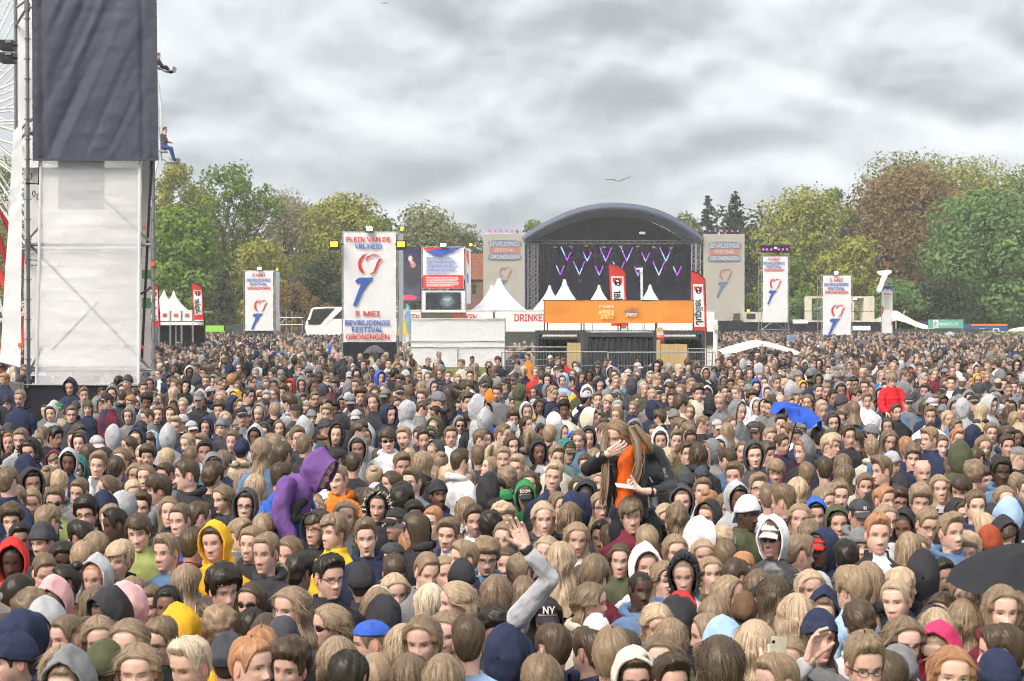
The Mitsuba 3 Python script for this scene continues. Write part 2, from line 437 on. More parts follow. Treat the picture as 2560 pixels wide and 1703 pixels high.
def hood(rs, lod, base, fur=None, point=.02, back=0.0, inner=None):
    base = np.asarray(base, float)
    na, nr = [(40, 18), (30, 13), (16, 8), (10, 5)][lod]
    ph = np.tile(np.arange(na) / na * 2 * np.pi, nr)            # 0 = up
    r = np.repeat(np.linspace(.02, 1, nr), na)
    s, c = np.sin(ph), np.cos(ph)
    g = np.sin(np.minimum(r / .62, 1) * np.pi / 2)
    g = g * (1 - .10 * sstep(.62, 1, r))
    fw = np.interp(r, [0, .2, .45, .62, 1], [-.150, -.135, -.085, -.030, .068 - back])
    w = .114; zu, zd = .150, .195
    x = w * g * s * (1 - .12 * np.maximum(-c, 0))
    z = np.where(c > 0, zu, zd) * g * c
    z = z + point * np.maximum(c, 0) ** 3 * np.exp(-((r - .55) / .22) ** 2)
    nz = meshkit.fbm(np.stack([x * 16, fw * 9, z * 9], -1), 3, rs.randint(999)) - .5
    k = 1 + .26 * nz * sstep(.05, .4, r)
    k = k + .030 * np.exp(-(np.abs((ph + np.pi) % (2 * np.pi) - np.pi) / .05) ** 2) * sstep(.1, .3, r) + .018 * np.exp(-((r - .93) / .012) ** 2)
    x, z = x * k, z * k
    fw = fw + .03 * nz * (1 - r)
    fw = fw - .035 * np.maximum(-c, 0) ** 2 * sstep(.6, 1, r)
    v = np.stack([x, -fw, z], -1)
    rim = v[-na:]
    cen = np.array([0, 0, -.01])
    out = rim - cen; out[:, 1] = 0; out /= np.linalg.norm(out, axis=1, keepdims=True)
    ring = [rim + out * .004 + [0, -.006, 0], rim - out * .004 + [0, -.010, 0], rim - out * .011 + [0, -.004, 0], rim - out * .013 + [0, .03, 0], rim - out * .010 + [0, .07, 0]]
    v = np.vstack([v, *ring])
    cn = meshkit.noise(v * 30, rs.randint(999))
    col = base * (.9 + .2 * cn)[:, None]
    if inner is not None:
        col[-na * 2:] = np.asarray(inner)
    f = grid_faces(nr + 5, na)
    parts = [(v, f, col)]
    if fur is not None and lod < 3:
        n = [520, 260, 90][lod]
        i = rs.randint(0, na, n)
        d = out[i] + rs.normal(size=(n, 3)) * .45 + [0, -.25, 0]
        d /= np.linalg.norm(d, axis=1, keepdims=True)
        nm = np.cross(d, rs.normal(size=(n, 3)))
        parts.append(tufts(rs, rim[i] - out[i] * rs.uniform(-.012, .014, (n, 1)) + [0, -.004, 0] + rs.normal(size=(n, 3)) * [0, .012, 0], d, nm, rs.uniform(.022, .045, n), rs.uniform(.005, .009, n) * (1, 1.4, 2.4)[lod], np.asarray(fur) * rs.uniform(.6, 1.3, (n, 1)), .1))
    return join(parts)


def beanie(rs, lod, base, kind='beanie', tall=.018):
    base = np.asarray(base, float)
    na, nr = [(56, 18), (36, 13), (18, 8), (12, 5)][lod]
    a = np.tile(np.linspace(-np.pi, np.pi, na, endpoint=False), nr)
    r = np.repeat(np.linspace(.02, 1, nr), na)
    if kind == 'cap':
        hl = .058 + (np.cos(a) - 1) * .013
        tk = .010 + .006 * np.exp(-(a / .9) ** 2) * np.exp(-((r - .65) / .3) ** 2)
    else:
        hl = .040 + (np.cos(a) - 1) * .030
        tk = .011 + tall * np.cos(r * np.pi / 2) ** 2 + (.006 * sstep(.70, .74, r) if kind == 'beanie' else 0)
        tk = tk + .0012 * np.cos(a * 30) + .006 * (meshkit.noise(np.stack([a * 3, r * 4, r * 0], -1), rs.randint(999)) - .5)
    th = theta_of(hl) * r
    v = cap_point(a, th, tk)
    inner = cap_point(a[-na:], th[-na:] - .05, np.full(na, -.001))
    v = np.vstack([v, inner]); f = grid_faces(nr + 1, na)
    cn = meshkit.noise(v * 40, rs.randint(999))
    return v, f, base * (.86 + .28 * cn)[:, None]


def brim(lod, base, back=False):
    na, nr = [(16, 6), (12, 5), (8, 3), (5, 3)][lod]
    u = np.tile(np.linspace(-1, 1, na), nr); t = np.repeat(np.linspace(0, 1, nr), na)
    a = u * 1.05
    x0, y0 = section(a, np.full_like(a, .055))
    x = x0 * (1 + .10 * t); y = y0 + .006 + t * .074 * np.cos(u * 1.35) ** .6
    z = .050 - .012 * t - .020 * (u * u) - .01 * t * t
    top = np.stack([x, -y, z], -1)
    bot = top - [0, 0, .004]
    f = grid_faces(nr, na, False)
    v = np.vstack([top, bot]); ff = np.vstack([f, f[:, ::-1] + len(top)])
    if back:
        v = v * [-1, -1, 1] + [0, .012, -.018]
    return v, ff, np.asarray(base, float)


TZ = np.array([-.115, -.145, -.168, -.193, -.220, -.265, -.36, -.50, -.66, -.78, -.84])
TW = np.array([.064, .070, .092, .135, .178, .205, .205, .188, .185, .192, .186])
TF = np.array([.058, .066, .078, .088, .098, .112, .126, .118, .120, .124, .118])
TB = np.array([.072, .082, .094, .104, .112, .120, .122, .104, .118, .130, .122])
tw, tfr, tb = (PchipInterpolator(TZ[::-1], k[::-1]) for k in (TW, TF, TB))


def jacket(rs, lod, base, inner=None, collar='round', fem=False, puffy=False, arms=True, zipc=None, bottom=-.84):
    base = np.asarray(base, float)
    na, nr = [(40, 22), (28, 15), (16, 9), (10, 6)][lod]
    z0 = {'round': -.138, 'high': -.112, 'hoodie': -.140}[collar]
    zl = z0 + (bottom - z0) * np.linspace(0, 1, nr) ** 1.5
    z = np.repeat(zl, na); a = np.tile(np.linspace(-np.pi, np.pi, na, endpoint=False), nr)
    zz = np.maximum(z, -.84)
    k = .88 if fem else 1.0
    w, fr, bk = tw(np.minimum(zz, -.115)) * k, tfr(np.minimum(zz, -.115)), tb(np.minimum(zz, -.115))
    if collar == 'high':
        up = sstep(-.18, -.14, z); w, fr, bk = w + .012 * up, fr + .016 * up, bk + .004 * up
    s, c = np.sin(a), np.cos(a)
    x = w * np.sign(s) * np.abs(s) ** .85
    y = np.where(c > 0, fr, bk) * np.sign(c) * np.abs(c) ** .8
    y -= .02 * sstep(-.17, -.14, z)
    nz = meshkit.fbm(np.stack([x * 8, y * 8, z * 9], -1), 3, rs.randint(999)) - .5
    g = 1 + .10 * nz * sstep(z0, z0 - .1, z)
    if puffy:
        g = g + .035 * np.abs(np.sin(z * 42))
    x, y = x * g, y * g
    v = np.stack([x, -y, z], -1)
    cn = meshkit.noise(v * 22, rs.randint(999))
    col = base * (.80 + .4 * cn)[:, None]
    if inner is not None:
        m = ((np.cos(a) > .2) & (np.abs(x) < .03 + .14 * np.maximum(0, z + .27)) & (z > -.40))[:, None]
        col = np.where(m, np.asarray(inner), col)
    elif zipc is not None and lod < 2:
        m = ((np.cos(a) > .2) & (np.abs(x) < .008))[:, None]
        col = np.where(m, np.asarray(zipc), col)
    first = v[:na] * [.86, .86, 1] + [0, .003, -.012]
    v = np.vstack([first, v]); col = np.vstack([col[:na], col])
    parts = [(v, grid_faces(nr + 1, na), col)]
    if collar == 'hoodie':
        t = np.linspace(.75, 2 * np.pi - .75, [18, 14, 8, 5][lod])
        b = np.sin((t - .75) / (2 * np.pi - 1.5) * np.pi)
        pts = np.stack([np.sin(t) * (.078 + .02 * b), -np.cos(t) * .082 + .018 + .02 * b, -.168 + .035 * b], -1)
        tb_ = tubef(pts, .018 + .022 * b, [10, 8, 6, 4][lod])
        nn = meshkit.noise(tb_[0] * 26, rs.randint(999)) - .5
        parts.append((tb_[0] + nn[:, None] * .018, tb_[1], base * (.95 + .3 * nn)[:, None]))
    if arms:
        for sgn in (-1, 1):
            e = rs.uniform(-.02, .05)
            pts = np.array([[.150 * k, .01, -.262], [.185 * k, .012, -.30], [.205 * k, .02, -.40], [.225 * k, .03, -.54], [.225 * k, -.02 - e, -.66], [.20 * k, -.07 - e, -.78]]) * [sgn, 1, 1]
            ta = tubef(pts, np.array([.055, .068, .062, .055, .050, .042]) * (1.15 if puffy else 1), [10, 8, 6, 4][lod])
            nn = meshkit.noise(ta[0] * np.array([14, 14, 22]), rs.randint(999)) - .5
            parts.append((ta[0] + nn[:, None] * .014, ta[1], base * (.95 + .2 * nn)[:, None]))
    return join(parts)


def trousers(lod, col, ground):
    parts = []
    for s in (-1, 1):
        pts = np.array([[.085, .005, -.78], [.095, .0, -.95], [.095, .0, -1.25], [.10, .012, ground + .07], [.10, -.02, ground + .05]]) * [s, 1, 1]
        parts.append(tubef(pts, [.095, .090, .062, .050, .048], [8, 6, 6, 4][lod], col=col))
        parts.append((*blob((s * .10, -.05, ground + .045), (.048, .13, .045), 6, 5)[:2], np.array([.05, .05, .055])))
    return join(parts)


def shades(lod, col=(.012, .012, .014), clear=False, round_=False):
    parts = []
    for s in (-1, 1):
        if clear:
            t = np.linspace(0, 2 * np.pi, 13)
            pts = np.stack([s * .032 + .021 * np.cos(t), np.full(13, -.098), .002 + .016 * np.sin(t)], -1)
            pts[:, 1] += .03 * (np.abs(pts[:, 0]) / .06) ** 2
            parts.append(tubef(pts, .0018, 4, False, col, ref=[0, 1.0, 0]))
        else:
            b = blob((s * .032, -.096 + .012, .001), (.026 if not round_ else .022, .004, .019 if not round_ else .021), 12, 7, col)
            v = b[0].copy(); v[:, 1] += .03 * ((np.abs(v[:, 0])) / .06) ** 2 - .006
            parts.append((v, b[1], b[2]))
        parts.append(tubef([[s * .056, -.075, .006], [s * .074, -.03, .006], [s * .077, .01, .0]], .0028, 4, True, col))
    parts.append(tubef([[-.012, -.105, .006], [.012, -.105, .006]], .0024, 4, True, col))
    return join(parts)


def rot(yaw, pitch=0.0, roll=0.0):
    cy, sy, cp, sp, cr, sr = math.cos(yaw), math.sin(yaw), math.cos(pitch), math.sin(pitch), math.cos(roll), math.sin(roll)
    Rz = np.array([[cy, -sy, 0], [sy, cy, 0], [0, 0, 1]])
    Rx = np.array([[1, 0, 0], [0, cp, -sp], [0, sp, cp]])
    Ry = np.array([[cr, 0, sr], [0, 1, 0], [-sr, 0, cr]])
    return Rz @ Rx @ Ry


PIVOT = np.array([0, .02, -.12])
HAIR = {'b': (.42, .315, .20), 'd': (.255, .182, .117), 'm': (.16, .112, .075), 'k': (.070, .048, .034), 'n': (.022, .018, .017), 'r': (.37, .185, .085), 'w': (.64, .53, .38), 'g': (.30, .29, .27)}
SKIN = [(.68, .445, .36), (.59, .375, .285), (.37, .215, .135), (.19, .100, .060), (.080, .046, .032)]
CLOTH = {'black': (.042, .042, .048), 'navy': (.030, .038, .078), 'charcoal': (.065, .068, .080), 'grey': (.20, .205, .215), 'lightgrey': (.42, .425, .45), 'white': (.72, .72, .75),
         'olive': (.085, .095, .055), 'mustard': (.74, .40, .03), 'red': (.62, .045, .040), 'pink': (.66, .40, .41), 'maroon': (.15, .025, .045), 'teal': (.05, .17, .165), 'purple': (.165, .082, .275),
         'blue': (.045, .12, .52), 'lightblue': (.36, .52, .74), 'denim': (.12, .20, .34), 'beige': (.46, .38, .27), 'brown': (.14, .085, .05), 'orange': (.80, .22, .03), 'green': (.04, .24, .08),
         'rust': (.33, .075, .035), 'magenta': (.62, .05, .15), 'lime': (.30, .34, .12), 'cream': (.62, .57, .48), 'yellow': (.8, .55, .04)}
PLAIN = {'lightgrey': 'light grey', 'mustard': 'mustard yellow', 'lightblue': 'light blue', 'denim': 'denim blue', 'charcoal': 'charcoal', 'rust': 'rust red', 'lime': 'lime green', 'cream': 'cream'}


def make_person(d, lod, rs):
    """The parts of one person, about the middle of the head: {part: (vertices, triangles, colours, bsdf)}."""
    yaw, pitch, roll = math.radians(d['yaw']), math.radians(d.get('pitch', 0)), math.radians(d.get('roll', 0))
    hc = np.array(HAIR[d['hair']]) * rs.uniform(.85, 1.15)
    skin = np.array(SKIN[d['skin']]) * rs.uniform(.93, 1.05)
    style, hat, fem = d['style'], d.get('hat'), d['fem']
    hcol = np.array(CLOTH[d['hatc']]) if hat else None
    out = {}
    bald = style == 'O'
    body = head(rs, max(lod, 2) if abs(d['yaw']) > 118 and lod < 3 else lod, skin, hc if not bald else skin, fem, d.get('mouth', 0), d.get('shut', False), stubble=d.get('beard', 0.0), scalp=not bald)
    hp = {}
    if not bald:
        if style == 'L':
            hp['hair'] = (*long_hair(rs, lod, hc, d.get('hlen'), d.get('wave'), True if hat in ('hood', 'fur') else d.get('tuck'), 1.3 if d['hair'] in 'dm' else 1.1), 'hair')
        else:
            st = style
            if hat in ('hood', 'fur', 'beanie', 'cap', 'bcap'):
                st = {'Q': 'S', 'C': 'S', 'A': 'Z', 'B': 'T', 'P': 'T', 'M': 'M'}.get(style, style)
                if hat in ('beanie', 'cap', 'bcap'):
                    st = 'Z'
            hp['hair'] = (*hair(rs, lod, st, hc), 'hair')
    if hat in ('hood', 'fur'):
        if 'hair' in hp:
            q = hp['hair']
            kk = np.array([.93, .93, .955]) if style != 'L' else np.array([.86, .90, .95])
            hp['hair'] = ((q[0] - [0, -.01, 0]) * kk + [0, -.01, 0], *q[1:])
        hp['hood'] = (*hood(rs, lod, hcol, d.get('furc') if hat == 'fur' else None, rs.uniform(.0, .03), rs.uniform(-.01, .03), d.get('lining')), 'cloth')
    elif hat in ('beanie', 'wrap'):
        if style == 'L' and 'hair' in hp:
            q = hp['hair']; sq = np.where(q[0][:, 2:] > -.02, .90, 1.0); hp['hair'] = ((q[0] - [0, -.01, 0]) * np.hstack([sq, sq, np.minimum(sq + .02, 1)]) + [0, -.01, 0], *q[1:])
        hp['beanie'] = (*beanie(rs, lod, hcol, hat, rs.uniform(.008, .03) if hat == 'beanie' else .002), 'cloth')
    elif hat in ('cap', 'bcap'):
        hp['cap'] = (*join([beanie(rs, lod, hcol, 'cap'), brim(lod, d.get('brimc', hcol), hat == 'bcap')]), 'cloth')
    elif hat == 'band':
        t = np.linspace(-2.2, 2.2, 16)
        x, y = section(t, np.full(16, .05)); e = .018
        pts = np.stack([x * 1.2, np.full(16, .0) + .0 * y, .0 * t], -1)
        an = np.linspace(-1.75, 1.75, 18)
        pts = np.stack([np.sin(an) * .094, np.full(18, .0), .022 + np.cos(an) * .112], -1)
        hp['headband'] = (*tubef(pts, .012, 6, True, hcol, ref=[0, 1.0, 0]), 'cloth')
    if d.get('cap2'):
        hp['cap'] = (*join([beanie(rs, lod, np.array(CLOTH[d['cap2']]), 'cap'), brim(lod, np.array(CLOTH[d['cap2']]))]), 'cloth')
    if d.get('glasses') and lod < 3:
        g = d['glasses']
        hp['sunglasses' if g.startswith('sun') else 'glasses'] = (*shades(lod, (.02, .016, .014), g == 'clear', g == 'sunround'), 'gloss')
    if d.get('onhead') is not None:
        sg = shades(lod, d['onhead'], False)
        R = rot(0, math.radians(-62)); sg = ((sg[0] - [0, -.09, 0]) * 1.12 @ R.T + [0, -.082, .088], sg[1], sg[2])
        hp['sunglasses'] = (*sg, 'gloss')
    ax, az_ = rs.uniform(.93, 1.05), rs.uniform(.95, 1.06)           # no two heads are quite alike
    stretch = np.array([ax, rs.uniform(.96, 1.04), az_])
    Rh = rot(yaw, pitch, roll)
    by = math.radians(d.get('byaw', d['yaw'] * .75 if abs(d['yaw']) < 115 else d['yaw']))
    Rb = rot(by)
    move = lambda v: (v * stretch - PIVOT) @ Rh.T + (PIVOT @ Rb.T)
    bv, bf, bc = body
    k = sstep(-.13, -.21, bv[:, 2])[:, None]
    out['body'] = (move(bv) * (1 - k) + (bv @ Rb.T) * k, bf, bc, 'skin')
    for n, (v, f, c, m) in hp.items():
        out[n] = (move(v), f, c, m)
    base = np.array(CLOTH[d['cloth']])
    leather = d.get('leather')
    j = jacket(rs, lod, base * rs.uniform(.85, 1.15), CLOTH[d['inner']] if d.get('inner') else None, d.get('collar', 'round'), fem, d.get('puffy', False), d.get('arms', True), None)
    out['jacket'] = (j[0] @ Rb.T, j[1], j[2], 'leather' if leather else 'cloth')
    tr = trousers(lod, d.get('legs', (.035, .045, .08)), d['ground'])
    out['trousers'] = (tr[0] @ Rb.T, tr[1], tr[2], 'cloth')
    return out


def coded(part):
    """The same mesh with its colours written as texture coordinates (see PAL)."""
    v, f, c, m = part
    v, f = np.asarray(v, float), np.asarray(f)
    c = np.clip(np.broadcast_to(np.asarray(c, float), (len(v), 3)), 0, 1)
    n = normals(v, f)
    if m in ('skin', 'hair'):
        return v, f, n, c[:, :2]
    lum = c.sum(1) + 1e-6
    ch = np.round(c / lum[:, None] * 24).astype(int)
    _, key = np.unique(ch, axis=0, return_inverse=True)
    key = key.ravel()
    uv = np.zeros((len(v), 2))
    for k in np.unique(key):
        i = key == k
        b = c[i].mean(0)
        uv[i, 0] = pal(b); uv[i, 1] = lum[i] / (b.sum() + 1e-6)
    fk = uv[f, 0]
    bad = (fk != fk[:, :1]).any(1)
    if bad.any():                                            # a triangle is of one colour: where two meet, the corners are split
        fb = f[bad]; at = len(v) + np.arange(fb.size).reshape(-1, 3)
        v, n = np.vstack([v, v[fb.ravel()]]), np.vstack([n, n[fb.ravel()]])
        u2 = uv[fb.ravel()].copy(); u2[:, 0] = np.repeat(uv[fb[:, 0], 0], 3); u2[:, 1] = np.repeat(uv[fb[:, 0], 1], 3)
        uv = np.vstack([uv, u2]); f = f.copy(); f[bad] = at
    return v, f, n, uv


def shape(part, at=(0, 0, 0)):
    v, f, n, uv = coded(part)
    path = meshkit.write_ply((v + np.asarray(at), f), False, uv, None, normals=n)
    return {'type': 'ply', 'filename': path, 'face_normals': False, 'bsdf': {'type': 'ref', 'id': part[3]}}


def put(key, part, at=(0, 0, 0)):
    scene[key] = shape(part, at)
